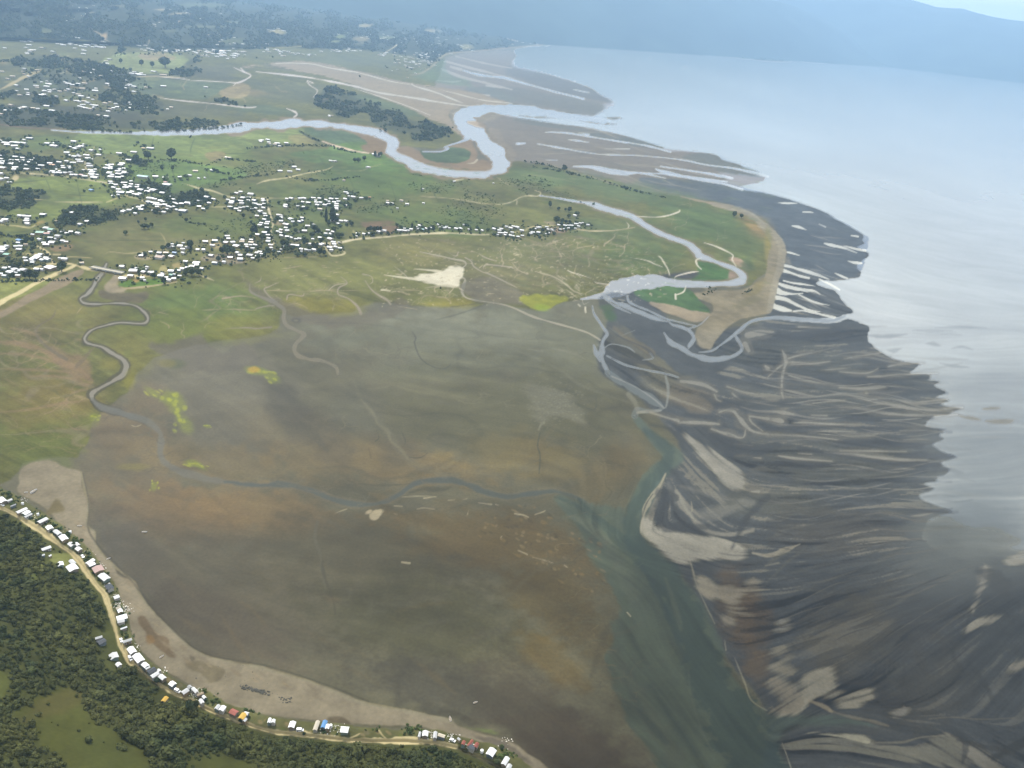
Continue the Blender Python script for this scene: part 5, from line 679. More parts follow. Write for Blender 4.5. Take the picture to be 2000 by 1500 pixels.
# ------------------------------------------------------------------ helpers for objects
def mesh_obj(name, verts, faces, mats, parent=None, smooth=False, fmat=None):
    me = D.meshes.new(name); me.from_pydata([tuple(v) for v in verts], [], [tuple(f) for f in faces]); me.update()
    for m in (mats if isinstance(mats, (list, tuple)) else [mats]): me.materials.append(m)
    if fmat is not None: me.polygons.foreach_set('material_index', np.asarray(fmat, np.int32))
    if smooth: me.polygons.foreach_set('use_smooth', np.ones(len(me.polygons), bool))
    o = D.objects.new(name, me); COL.objects.link(o)
    if parent: o.parent = parent
    return o
def grid_obj(name, idx, PP, attrs, mat):
    """faces idx (n,4) into the flat vertex array PP -> one compact mesh"""
    used, inv = np.unique(idx, return_inverse=True)
    inv = inv.reshape(-1, 4).astype(np.int32); n = len(inv)
    me = D.meshes.new(name)
    me.vertices.add(len(used)); me.vertices.foreach_set('co', PP[used].astype(np.float32).ravel())
    me.loops.add(n * 4); me.loops.foreach_set('vertex_index', inv.ravel())
    me.polygons.add(n); me.polygons.foreach_set('loop_start', np.arange(0, n * 4, 4, dtype=np.int32))
    me.polygons.foreach_set('use_smooth', np.ones(n, bool))
    for an, arr in attrs.items():
        a = me.attributes.new(an, 'FLOAT_COLOR', 'POINT')
        v = np.ones((len(used), 4), np.float32); v[:, :3] = arr[used]; a.data.foreach_set('color', v.ravel())
    me.update(calc_edges=True); me.validate()
    me.materials.append(mat)
    o = D.objects.new(name, me); COL.objects.link(o); o['kind'] = 'structure'
    return o
def mat(name, color=(.5, .5, .5), rough=.8, spec=.3, metal=0.0):
    m = D.materials.new(name); m.use_nodes = True
    b = m.node_tree.nodes['Principled BSDF']
    b.inputs['Base Color'].default_value = (*color, 1); b.inputs['Roughness'].default_value = rough
    b.inputs['Specular IOR Level'].default_value = spec; b.inputs['Metallic'].default_value = metal
    return m
def noisy(m, scale, amt, detail=4, coord='Object', random_amt=0.0, bump=0.0):
    """multiply the base colour by procedural noise (and by a per-object random tint)"""
    t = m.node_tree; b = t.nodes['Principled BSDF']; c = b.inputs['Base Color'].default_value[:]
    k = t.nodes.new('ShaderNodeTexCoord'); n = t.nodes.new('ShaderNodeTexNoise'); n.inputs['Scale'].default_value = scale; n.inputs['Detail'].default_value = detail
    t.links.new(k.outputs[coord], n.inputs['Vector'])
    mr = t.nodes.new('ShaderNodeMapRange'); mr.inputs['From Min'].default_value = .25; mr.inputs['From Max'].default_value = .75
    mr.inputs['To Min'].default_value = 1 - amt; mr.inputs['To Max'].default_value = 1 + amt
    t.links.new(n.outputs['Fac'], mr.inputs['Value'])
    fac = mr.outputs['Result']
    if random_amt:
        oi = t.nodes.new('ShaderNodeObjectInfo'); r2 = t.nodes.new('ShaderNodeMapRange')
        r2.inputs['To Min'].default_value = 1 - random_amt; r2.inputs['To Max'].default_value = 1 + random_amt
        t.links.new(oi.outputs['Random'], r2.inputs['Value'])
        mu = t.nodes.new('ShaderNodeMath'); mu.operation = 'MULTIPLY'; t.links.new(fac, mu.inputs[0]); t.links.new(r2.outputs['Result'], mu.inputs[1]); fac = mu.outputs[0]
    vm = t.nodes.new('ShaderNodeVectorMath'); vm.operation = 'SCALE'; vm.inputs[0].default_value = c[:3]
    t.links.new(fac, vm.inputs['Scale']); t.links.new(vm.outputs['Vector'], b.inputs['Base Color'])
    return m

# ------------------------------------------------------------------ ground material and its pieces
gm = D.materials.new('ground_surface'); gm.use_nodes = True
t = gm.node_tree; b = t.nodes['Principled BSDF']
a1 = t.nodes.new('ShaderNodeAttribute'); a1.attribute_name = 'albedo'
a2 = t.nodes.new('ShaderNodeAttribute'); a2.attribute_name = 'surf'
sp = t.nodes.new('ShaderNodeSeparateColor'); t.links.new(a2.outputs['Color'], sp.inputs['Color'])
tcd = t.nodes.new('ShaderNodeTexCoord')
facs = []
for sc, lo_, hi_ in ((.35, .90, 1.10), (.045, .94, 1.06)):
    n = t.nodes.new('ShaderNodeTexNoise'); n.inputs['Scale'].default_value = sc; n.inputs['Detail'].default_value = 5
    t.links.new(tcd.outputs['Object'], n.inputs['Vector'])
    mr = t.nodes.new('ShaderNodeMapRange'); mr.inputs['From Min'].default_value = .3; mr.inputs['From Max'].default_value = .7; mr.inputs['To Min'].default_value = lo_; mr.inputs['To Max'].default_value = hi_
    t.links.new(n.outputs['Fac'], mr.inputs['Value']); facs.append(mr.outputs['Result'])
mu = t.nodes.new('ShaderNodeMath'); mu.operation = 'MULTIPLY'; t.links.new(facs[0], mu.inputs[0]); t.links.new(facs[1], mu.inputs[1])
dry = t.nodes.new('ShaderNodeMix'); t.links.new(sp.outputs['Green'], dry.inputs['Factor']); t.links.new(mu.outputs[0], dry.inputs['A']); dry.inputs['B'].default_value = 1.0
vm = t.nodes.new('ShaderNodeVectorMath'); vm.operation = 'SCALE'; t.links.new(a1.outputs['Color'], vm.inputs[0]); t.links.new(dry.outputs['Result'], vm.inputs['Scale'])
t.links.new(vm.outputs['Vector'], b.inputs['Base Color']); t.links.new(sp.outputs['Red'], b.inputs['Roughness'])
b.inputs['IOR'].default_value = 1.36
sl = t.nodes.new('ShaderNodeMapRange'); sl.inputs['To Min'].default_value = .10; sl.inputs['To Max'].default_value = .30
t.links.new(sp.outputs['Green'], sl.inputs['Value']); t.links.new(sl.outputs['Result'], b.inputs['Specular IOR Level'])

ii = np.arange(NV * NU).reshape(NV, NU)
quad = np.stack([ii[1:, :-1], ii[1:, 1:], ii[:-1, 1:], ii[:-1, :-1]], -1).reshape(-1, 4)
qv = (valid[1:, :-1] & valid[1:, 1:] & valid[:-1, 1:] & valid[:-1, :-1]).ravel()
qc = cls[1:, :-1].ravel()
PF = P.reshape(-1, 3); surf = np.stack([rough, wat, np.zeros_like(wat)], -1).reshape(-1, 3); CF = col.reshape(-1, 3)
for i, nme in enumerate(CLS):
    sel = qv & (qc == i)
    if sel.any(): grid_obj(nme, quad[sel], PF, {'albedo': CF, 'surf': surf}, gm)

# deep base below everything, out past the horizon
bs = mesh_obj('seabed', [(-150000, -3000, -6), (150000, -3000, -6), (150000, 190000, -6), (-150000, 190000, -6)], [(0, 1, 2, 3)], mat('seabed_mud', (.1, .12, .13), .5))
bs['kind'] = 'structure'

# ------------------------------------------------------------------ mountains across the bay
def ridge(name, az0, az1, D0, depth, crest, seed, mt):
    na, nd = 260, 60
    az = np.radians(np.linspace(az0, az1, na))[None, :]; tt = np.linspace(0, 1, nd)[:, None]
    d0 = D0(np.degrees(az)); dd = d0 + tt * depth
    x = dd * np.sin(az); y = dd * np.cos(az)
    prof = np.sin(np.clip(tt * 1.25, 0, 1) * math.pi / 2) ** 1.15 * (1 - .5 * sstep(.85, 1, tt))
    gul = fbm(x / 2600, y / 2600, 5, seed)
    z = crest(np.degrees(az)) * prof * (1 + (.5 * gul - .25) * (1 - .75 * sstep(.5, .8, tt))) - 4
    vv = np.stack([x, y, z + 0 * x], -1).reshape(-1, 3)
    k = np.arange(na * nd).reshape(nd, na)
    q = np.stack([k[:-1, :-1], k[:-1, 1:], k[1:, 1:], k[1:, :-1]], -1).reshape(-1, 4)
    o = mesh_obj(name, vv, q, mt, smooth=True); o['kind'] = 'structure'
    return o
mtm = noisy(mat('forest_slope', (.03, .045, .035), .95, .1), .0012, .5, 6)
itp = lambda xs, ys: (lambda a: np.interp(a, xs, ys))
def skyline(pts, Dc):
    d = rays(np.array([q[0] for q in pts]), np.array([q[1] for q in pts])); a_ = np.degrees(np.arctan2(d[:, 0], d[:, 1])); el = d[:, 2] / np.hypot(d[:, 0], d[:, 1])
    return itp(list(a_), [max(5, H + e_ * dc) for e_, dc in zip(el, np.broadcast_to(Dc, a_.shape))])
ridge('hills', -48, 22, itp([-48, -10, 0, 8, 14, 22], [11500, 11500, 12000, 13500, 15500, 19000]), 5500, skyline([(-500, -120), (600, -130), (1000, -90), (1300, -50), (1450, -25), (1540, 2), (1600, 28), (1650, 55), (1690, 85), (1720, 104), (1760, 112)], [15000, 15000, 16000, 17000, 18000, 18800, 19500, 20000, 20500, 21000, 22000]), 3, mtm)
ridge('mountain', 4, 48, itp([4, 14, 20, 26, 34, 48], [19500, 19500, 19500, 18500, 18000, 18000]), 7500, skyline([(1100, -120), (1400, -60), (1640, -25), (1720, -12), (1790, 2), (1830, 14), (1880, 16), (1940, 34), (2000, 44), (2120, 66), (2500, 90)], [25000] * 11), 9, mtm)
# ------------------------------------------------------------------ the air
hz = D.materials.new('haze_air'); hz.use_nodes = True; t = hz.node_tree; t.nodes.clear()
pv = t.nodes.new('ShaderNodeVolumePrincipled'); ou = t.nodes.new('ShaderNodeOutputMaterial'); t.links.new(pv.outputs[0], ou.inputs['Volume'])
pv.inputs['Color'].default_value = (.41, .63, .89, 1); pv.inputs['Density'].default_value = 6.4e-5; pv.inputs['Anisotropy'].default_value = 0.25
x0, x1, y0, y1, z0, z1 = -40000, 40000, -1500, 31000, -7.0, 1900
hv = [(x, y, z) for z in (z0, z1) for y in (y0, y1) for x in (x0, x1)]
ho = mesh_obj('haze', hv, [(0, 2, 3, 1), (4, 5, 7, 6), (0, 1, 5, 4), (2, 6, 7, 3), (0, 4, 6, 2), (1, 3, 7, 5)], hz); ho['kind'] = 'stuff'; ho['label'] = 'thin blue haze over the whole bay'
# ------------------------------------------------------------------ foliage shapes
def ico(n=1):
    import bmesh
    bm_ = bmesh.new(); bmesh.ops.create_icosphere(bm_, subdivisions=n, radius=1.0)
    v = np.array([x.co[:] for x in bm_.verts]); f = [[x.index for x in q.verts] for q in bm_.faces]; bm_.free()
    return v, f
ICO1, ICO2 = ico(1), ico(2)
def crown_mesh(seed, leaves, lobes, squash, tall=False, core=True, leaf=.17):
    """leaf clumps through the volume of a few lobes, round a rough inner mass; unit radius, base at z=0"""
    r = np.random.default_rng(seed); V_, F_ = [], []
    cen = []
    for k in range(lobes):
        a = r.uniform(0, 6.28); d = r.uniform(.15, .5) if k else 0
        cen.append((d * math.cos(a), d * math.sin(a), r.uniform(.35, .75) if k else .55, r.uniform(.38, .6) if k else .62))
    if tall: cen = [(r.normal(0, .07), r.normal(0, .07), z, .46 * (1 - .75 * z ** 1.3) + .05) for z in np.linspace(.12, .95, 6)]
    if core:
        for c in cen:
            v, f = ICO1; n0 = len(V_)
            for p in v: V_.append(np.array(c[:3]) + p * c[3] * (.78 + .3 * r.random()) * (1, 1, .9))
            F_ += [[i + n0 for i in q] for q in f]
    for _ in range(leaves):
        c = cen[r.integers(len(cen))]
        d = r.normal(size=3); d /= np.linalg.norm(d)
        if d[2] < -.45: d[2] *= -1
        p = np.array(c[:3]) + d * c[3] * r.uniform(.85, 1.12)
        n_ = d + r.normal(0, .45, 3); n_ /= np.linalg.norm(n_)
        u = np.cross(n_, r.normal(size=3)); u /= np.linalg.norm(u); w_ = np.cross(n_, u)
        s = leaf * r.uniform(.6, 1.3); n0 = len(V_)
        for k in range(5):
            a = k * 6.283 / 5 + r.uniform(-.3, .3); V_.append(p + (u * math.cos(a) + w_ * math.sin(a)) * s * r.uniform(.7, 1.2))
        F_.append([n0, n0 + 1, n0 + 2, n0 + 3, n0 + 4])
    V_ = np.array(V_); V_[:, 2] *= squash; V_[:, 2] -= V_[:, 2].min()
    return V_, F_
def leafmat(name, c, ra, amt=.35):
    m = mat(name, c, .85, .15); noisy(m, 1.6, amt, 3, random_amt=ra)
    t_ = m.node_tree; b_ = t_.nodes['Principled BSDF']; src = b_.inputs['Base Color'].links[0].from_socket     # stands of different species, tens of metres across
    g = t_.nodes.new('ShaderNodeNewGeometry'); n = t_.nodes.new('ShaderNodeTexNoise'); n.inputs['Scale'].default_value = .022; n.inputs['Detail'].default_value = 4; t_.links.new(g.outputs['Position'], n.inputs['Vector'])
    cr = t_.nodes.new('ShaderNodeValToRGB'); cr.color_ramp.elements[0].position = .36; cr.color_ramp.elements[0].color = (.66, .74, .74, 1); cr.color_ramp.elements[1].position = .64; cr.color_ramp.elements[1].color = (1.28, 1.15, .95, 1)
    t_.links.new(n.outputs['Fac'], cr.inputs['Fac']); mm = t_.nodes.new('ShaderNodeMixRGB'); mm.blend_type = 'MULTIPLY'; mm.inputs[0].default_value = 1
    t_.links.new(src, mm.inputs[1]); t_.links.new(cr.outputs['Color'], mm.inputs[2]); t_.links.new(mm.outputs[0], b_.inputs['Base Color']); return m
LEAF = leafmat('foliage', (.062, .071, .025), .24)
LEAF_D = leafmat('dark_foliage', (.052, .070, .034), .35)
LEAF_G = leafmat('shrub_foliage', (.055, .08, .028), .4)
def proto(name, v, f, m):
    me = D.meshes.new(name); me.from_pydata([tuple(x) for x in v], [], f); me.update(); me.materials.append(m)
    return D.objects.new(name, me)              # never linked to the scene: only a source for scatter
def proto_set(tag, m, n, **k):
    c = D.collections.new('source_' + tag)
    for i in range(n):
        v, f = crown_mesh(100 + i + hash(tag) % 50 * 0, **k); c.objects.link(proto(tag + '_source', v, f, m))
    return c
NEAR = proto_set('crown', LEAF, 5, leaves=170, lobes=5, squash=.95)
FARC = proto_set('clump', LEAF_D, 4, leaves=26, lobes=4, squash=.9, leaf=.3)
LEAF_M = leafmat('garden_foliage', (.062, .085, .036), .4)
GARD = proto_set('garden', LEAF_M, 4, leaves=30, lobes=4, squash=.85, leaf=.3)
BUSH = proto_set('bush', LEAF_G, 4, leaves=46, lobes=4, squash=.75, leaf=.25)

def scatter(name, label, pts, scl, coll, zs=None):
    n = len(pts); me = D.meshes.new(name)
    me.vertices.add(n); me.vertices.foreach_set('co', np.asarray(pts, np.float32).ravel())
    a = me.attributes.new('size', 'FLOAT_VECTOR', 'POINT')
    s = np.asarray(scl, np.float32)[:, None] * np.stack([rng.uniform(.8, 1.25, n), rng.uniform(.8, 1.25, n), rng.uniform(.75, 1.3, n) if zs is None else zs], -1)
    a.data.foreach_set('vector', s.astype(np.float32).ravel())
    a = me.attributes.new('turn', 'FLOAT_VECTOR', 'POINT'); q = np.zeros((n, 3), np.float32); q[:, 2] = rng.uniform(0, 6.28, n); q[:, :2] = rng.normal(0, .08, (n, 2)); a.data.foreach_set('vector', q.ravel())
    me.update(); o = D.objects.new(name, me); COL.objects.link(o); o['kind'] = 'stuff'; o['label'] = label
    ng = D.node_groups.new(name + '_nodes', 'GeometryNodeTree')
    ng.interface.new_socket('Geometry', in_out='INPUT', socket_type='NodeSocketGeometry'); ng.interface.new_socket('Geometry', in_out='OUTPUT', socket_type='NodeSocketGeometry')
    N = ng.nodes.new
    gi, go = N('NodeGroupInput'), N('NodeGroupOutput'); ip = N('GeometryNodeInstanceOnPoints'); ci = N('GeometryNodeCollectionInfo')
    ci.inputs['Collection'].default_value = coll; ci.inputs['Separate Children'].default_value = True; ci.inputs['Reset Children'].default_value = True
    ip.inputs['Pick Instance'].default_value = True
    sa, ra = N('GeometryNodeInputNamedAttribute'), N('GeometryNodeInputNamedAttribute')
    for k, nm in ((sa, 'size'), (ra, 'turn')): k.data_type = 'FLOAT_VECTOR'; k.inputs['Name'].default_value = nm
    rv = N('FunctionNodeRandomValue'); rv.data_type = 'INT'; rv.inputs[4].default_value = 0; rv.inputs[5].default_value = len(coll.objects) - 1
    K = ng.links.new
    K(gi.outputs[0], ip.inputs['Points']); K(ci.outputs[0], ip.inputs['Instance']); K(rv.outputs[2], ip.inputs['Instance Index'])
    K(sa.outputs[0], ip.inputs['Scale']); K(ra.outputs[0], ip.inputs['Rotation']); K(ip.outputs[0], go.inputs[0])
    md = o.modifiers.new('scatter', 'NODES'); md.node_group = ng
    return o
def full(mw):
    a = np.zeros((NV, NU)); m_, (r0, r1, c0, c1) = mw; a[r0:r1, c0:c1] = m_; return a
CELL_U = np.gradient(U)[None, :] * np.gradient(V)[:, None]
DIST = np.linalg.norm(P - np.array([0, 0, H]), axis=-1)
def sample(mask, n, world=False):
    """random ground points where mask is set: even over the ground (world) or thinning with distance"""
    wgt = np.clip(mask, 0, 1) * CELL_U * valid
    if world:
        px_, py_ = np.gradient(P[..., 0], axis=1), np.gradient(P[..., 1], axis=0)
        wgt = np.clip(mask, 0, 1) * np.abs(px_ * py_) * valid
    c = np.cumsum(wgt.ravel()); k = np.searchsorted(c, rng.random(n) * c[-1]); k = np.minimum(k, NV * NU - 1)
    i, j = np.minimum(k // NU, NV - 2), np.minimum(k % NU, NU - 2); fu, fv = rng.random(n)[:, None], rng.random(n)[:, None]
    p = P[i, j] * (1 - fu) * (1 - fv) + P[i, j + 1] * fu * (1 - fv) + P[i + 1, j] * (1 - fu) * fv + P[i + 1, j + 1] * fu * fv
    return p, DIST[i, j], i, j
# near wooded slope
meadow = np.zeros((NV, NU))
for pts in ([(20, 1392), (60, 1365), (110, 1345), (150, 1338), (155, 1360), (160, 1380), (180, 1405), (230, 1430), (275, 1455), (290, 1470), (280, 1520), (150, 1520), (120, 1480), (80, 1455), (65, 1430), (70, 1410), (40, 1400)], [(360, 1485), (420, 1478), (480, 1490), (500, 1530), (370, 1530)], [(-20, 1310), (12, 1320), (15, 1350), (-20, 1365)], [(95, 1085), (120, 1080), (142, 1082), (152, 1097), (142, 1114), (110, 1104)], [(75, 1075), (105, 1060), (108, 1085), (78, 1090)]):
    meadow = np.maximum(meadow, full(polymask(pts, 7, True, .55)))
for pts in ([(178, 1225), (240, 1222), (240, 1270), (190, 1265)], [(205, 1262), (245, 1262), (250, 1300), (210, 1310)], [(305, 1350), (335, 1350), (335, 1375), (305, 1378)]): meadow = np.maximum(meadow, full(polymask(pts, 3, True, .1)))
fm = hill_m * sstep(9, 13, dr) * (1 - .985 * sstep(.3, .7, meadow)) * ((UU > -260) & (UU < 1250) & (VV < 1750)) * sstep(-.32, .0, n_mid + .15)
p, d, i, j = sample(fm, 19000, True)
sz = np.exp(rng.normal(.45, .5, len(p))) * (1 + .8 * np.clip(n_big[i, j] * 2, -.4, .6)) * np.clip((dr[i, j] + 4) / 26, .5, 1)
p[:, 2] -= .3
scatter('forest', 'dense scrubby forest on the slope above the shore road', p, sz, NEAR)
sc_m = full(polymask(strip, 3, False)) * (dr > 8) * ((UU > -60) & (UU < 1060)) * sstep(-.05, .12, n_fine + n_mid)
p, d, i, j = sample(sc_m, 520, True); scatter('shrubbery', 'low bushes and hedges between the shore houses', p, np.exp(rng.normal(.0, .35, len(p))), BUSH)
# woods of the plain and the far slopes
wd_m = np.zeros((NV, NU))
for q in WOOD: wd_m = np.maximum(wd_m, full(polymask(q, 3, True, .3)))
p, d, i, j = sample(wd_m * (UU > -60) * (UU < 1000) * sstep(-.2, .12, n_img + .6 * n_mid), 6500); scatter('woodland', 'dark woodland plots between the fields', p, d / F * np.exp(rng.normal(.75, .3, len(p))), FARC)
hm2 = full(polymask(hills_far, 2, False)) * (VV > -30) * (UU > -120) * (UU < 1560) * (VV > horizon_y(UU) + 22)
hm2 *= 1 - sstep(.035, .075, col[..., 0] * .6 + col[..., 1] * .4)
p, d, i, j = sample(hm2 * sstep(-.16, .1, n_img), 15000); scatter('treeline', 'forest covering the hills beyond the plain', p, d / F * np.exp(rng.normal(.62, .3, len(p))), FARC)
# bushes on rough pasture, hedges along fields
sb = full(polymask([(480, 280), (620, 300), (700, 300), (760, 312), (860, 345), (980, 350), (1050, 345), (1180, 370), (1180, 400), (1080, 400), (960, 400), (980, 440), (900, 445), (780, 438), (700, 428), (690, 400), (560, 384), (470, 380), (400, 365), (300, 352), (260, 330), (330, 312), (440, 320), (490, 300)], 4, True))
sb2 = full(polymask([(1000, 395), (1080, 400), (1160, 430), (1100, 440), (960, 440), (960, 410)], 3, True)) * .6
sb3 = full(polymask([(120, 405), (330, 400), (420, 420), (520, 440), (480, 460), (380, 440), (330, 440), (250, 460), (180, 450)], 3, True)) * .5
thr = fbm(WX / 120, WY / 180, 4, 222)
p, d, i, j = sample(np.maximum(np.maximum(sb, sb2), sb3) * sstep(.52, .68, thr), 2300); scatter('scrub', 'dark bushes dotted over the rough pasture', p, d / F * np.exp(rng.normal(.1, .4, len(p))), BUSH, zs=rng.uniform(.5, .9, len(p)))
hed = np.zeros((NV, NU))
for q in ([(250, 318), (290, 315), (335, 312), (370, 316), (400, 322), (420, 315), (440, 310), (500, 316)], [(0, 425), (30, 421), (60, 422)], [(400, 330), (450, 340), (480, 335)], [(430, 352), (480, 345), (530, 340)], [(0, 457), (20, 462), (45, 462), (75, 450)], [(586, 256), (605, 268), (625, 276), (660, 290), (700, 300)], [(140, 402), (180, 408), (230, 412)], [(1040, 325), (1100, 335), (1180, 355), (1230, 370), (1300, 385)], [(1025, 315), (1060, 320), (1100, 332)], [(325, 255), (420, 250), (470, 243)], [(0, 120), (25, 118), (90, 120)], [(370, 435), (400, 438)], [(560, 345), (620, 352), (700, 345)], [(480, 290), (560, 284), (640, 285)], [(370, 270), (372, 268)], [(55, 160), (80, 145), (110, 135)], [(190, 545), (60, 548), (0, 550)], [(700, 150), (702, 150)], [(330, 145), (380, 140)], [(200, 255), (260, 258)], [(1380, 560), (1400, 565)], [(1370, 575), (1395, 568)], [(1446, 573), (1468, 566)], [(860, 560), (860, 561)]):
    hed = np.maximum(hed, full(linemask([(x, y, 3.2) for x, y in q], 1.5)))
vill = np.zeros((NV, NU))
for q in ([(0, 480), (60, 470), (100, 490), (60, 530), (0, 540)], [(480, 440), (520, 430), (520, 470), (480, 475)], [(540, 480), (640, 478), (650, 500), (520, 510), (470, 505)], [(420, 480), (470, 478), (480, 500), (430, 505)], [(340, 530), (395, 515), (400, 545), (345, 560)], [(700, 440), (755, 440), (760, 460), (700, 462)], [(1040, 430), (1130, 420), (1110, 455), (1000, 465)], [(30, 330), (180, 320), (180, 345), (30, 340)], [(260, 360), (330, 365), (330, 385), (260, 375)], [(330, 378), (420, 380), (420, 410), (330, 402)], [(820, 440), (870, 440), (860, 452), (820, 452)], [(190, 100), (420, 100), (500, 110), (420, 106), (230, 108)], [(740, 105), (860, 105), (830, 135), (770, 142)], [(60, 120), (250, 150), (310, 200), (200, 220), (60, 190)], [(520, 95), (600, 95), (620, 112), (540, 112)]):
    vill = np.maximum(vill, full(polymask(q, 3, True)))
p, d, i, j = sample(np.maximum(hed, vill * .3 * sstep(.48, .62, thr)), 2600); scatter('undergrowth', 'hedges and garden bushes round fields and villages', p, d / F * np.exp(rng.normal(.32, .4, len(p))), FARC)

# ------------------------------------------------------------------ single trees
def zat(x, y):
    i = int(np.clip(np.searchsorted(V, y), 1, NV - 1)); j = int(np.clip(np.searchsorted(U, x), 1, NU - 1)); return float(Z[i, j])
def at(x, y, dz=0.0):
    z = zat(x, y); return Vector(ground(np.array(x), np.array(y), z + dz).tolist())
def mpp(x, y):
    return float((at(x, y) - Vector((0, 0, H))).length) / F
TRUNK = noisy(mat('bark', (.09, .075, .055), .9), 3, .3)
def trunk_mesh():
    v, f = [], []
    def tube(a, b, ra, rb, n=6):
        a, b = Vector(a), Vector(b); d = (b - a).normalized(); u = d.orthogonal().normalized(); w_ = d.cross(u); n0 = len(v)
        for c, r in ((a, ra), (b, rb)):
            for k in range(n): v.append(tuple(c + (u * math.cos(6.283 * k / n) + w_ * math.sin(6.283 * k / n)) * r))
        for k in range(n): f.append([n0 + k, n0 + (k + 1) % n, n0 + n + (k + 1) % n, n0 + n + k])
        f.append([n0 + n + k for k in range(n)])
    tube((0, 0, -.02), (0, 0, .45), .05, .032)
    for a in range(4):
        x, y = .26 * math.cos(a * 1.6), .26 * math.sin(a * 1.6); tube((0, 0, .3 + .03 * a), (x, y, .62), .024, .01)
    return v, f
tv, tf = trunk_mesh()
def tree_source(kind):
    root = D.objects.new('tree', None); COL.objects.link(root)
    t_ = mesh_obj('trunk', tv, tf, TRUNK, root)
    v, f = crown_mesh(31 if kind == 'round' else 57, 330, 7, 1.0, tall=(kind != 'round'), leaf=.15 if kind == 'round' else .11)
    v = v.copy()
    if kind == 'round': v[:, :2] *= .52; v[:, 2] = .2 + v[:, 2] * .8 / v[:, 2].max()
    else: v[:, 2] = .06 + v[:, 2] * .94 / v[:, 2].max()
    c_ = mesh_obj('crown', v, f, LEAF_D, root)
    return root
SRC = {}
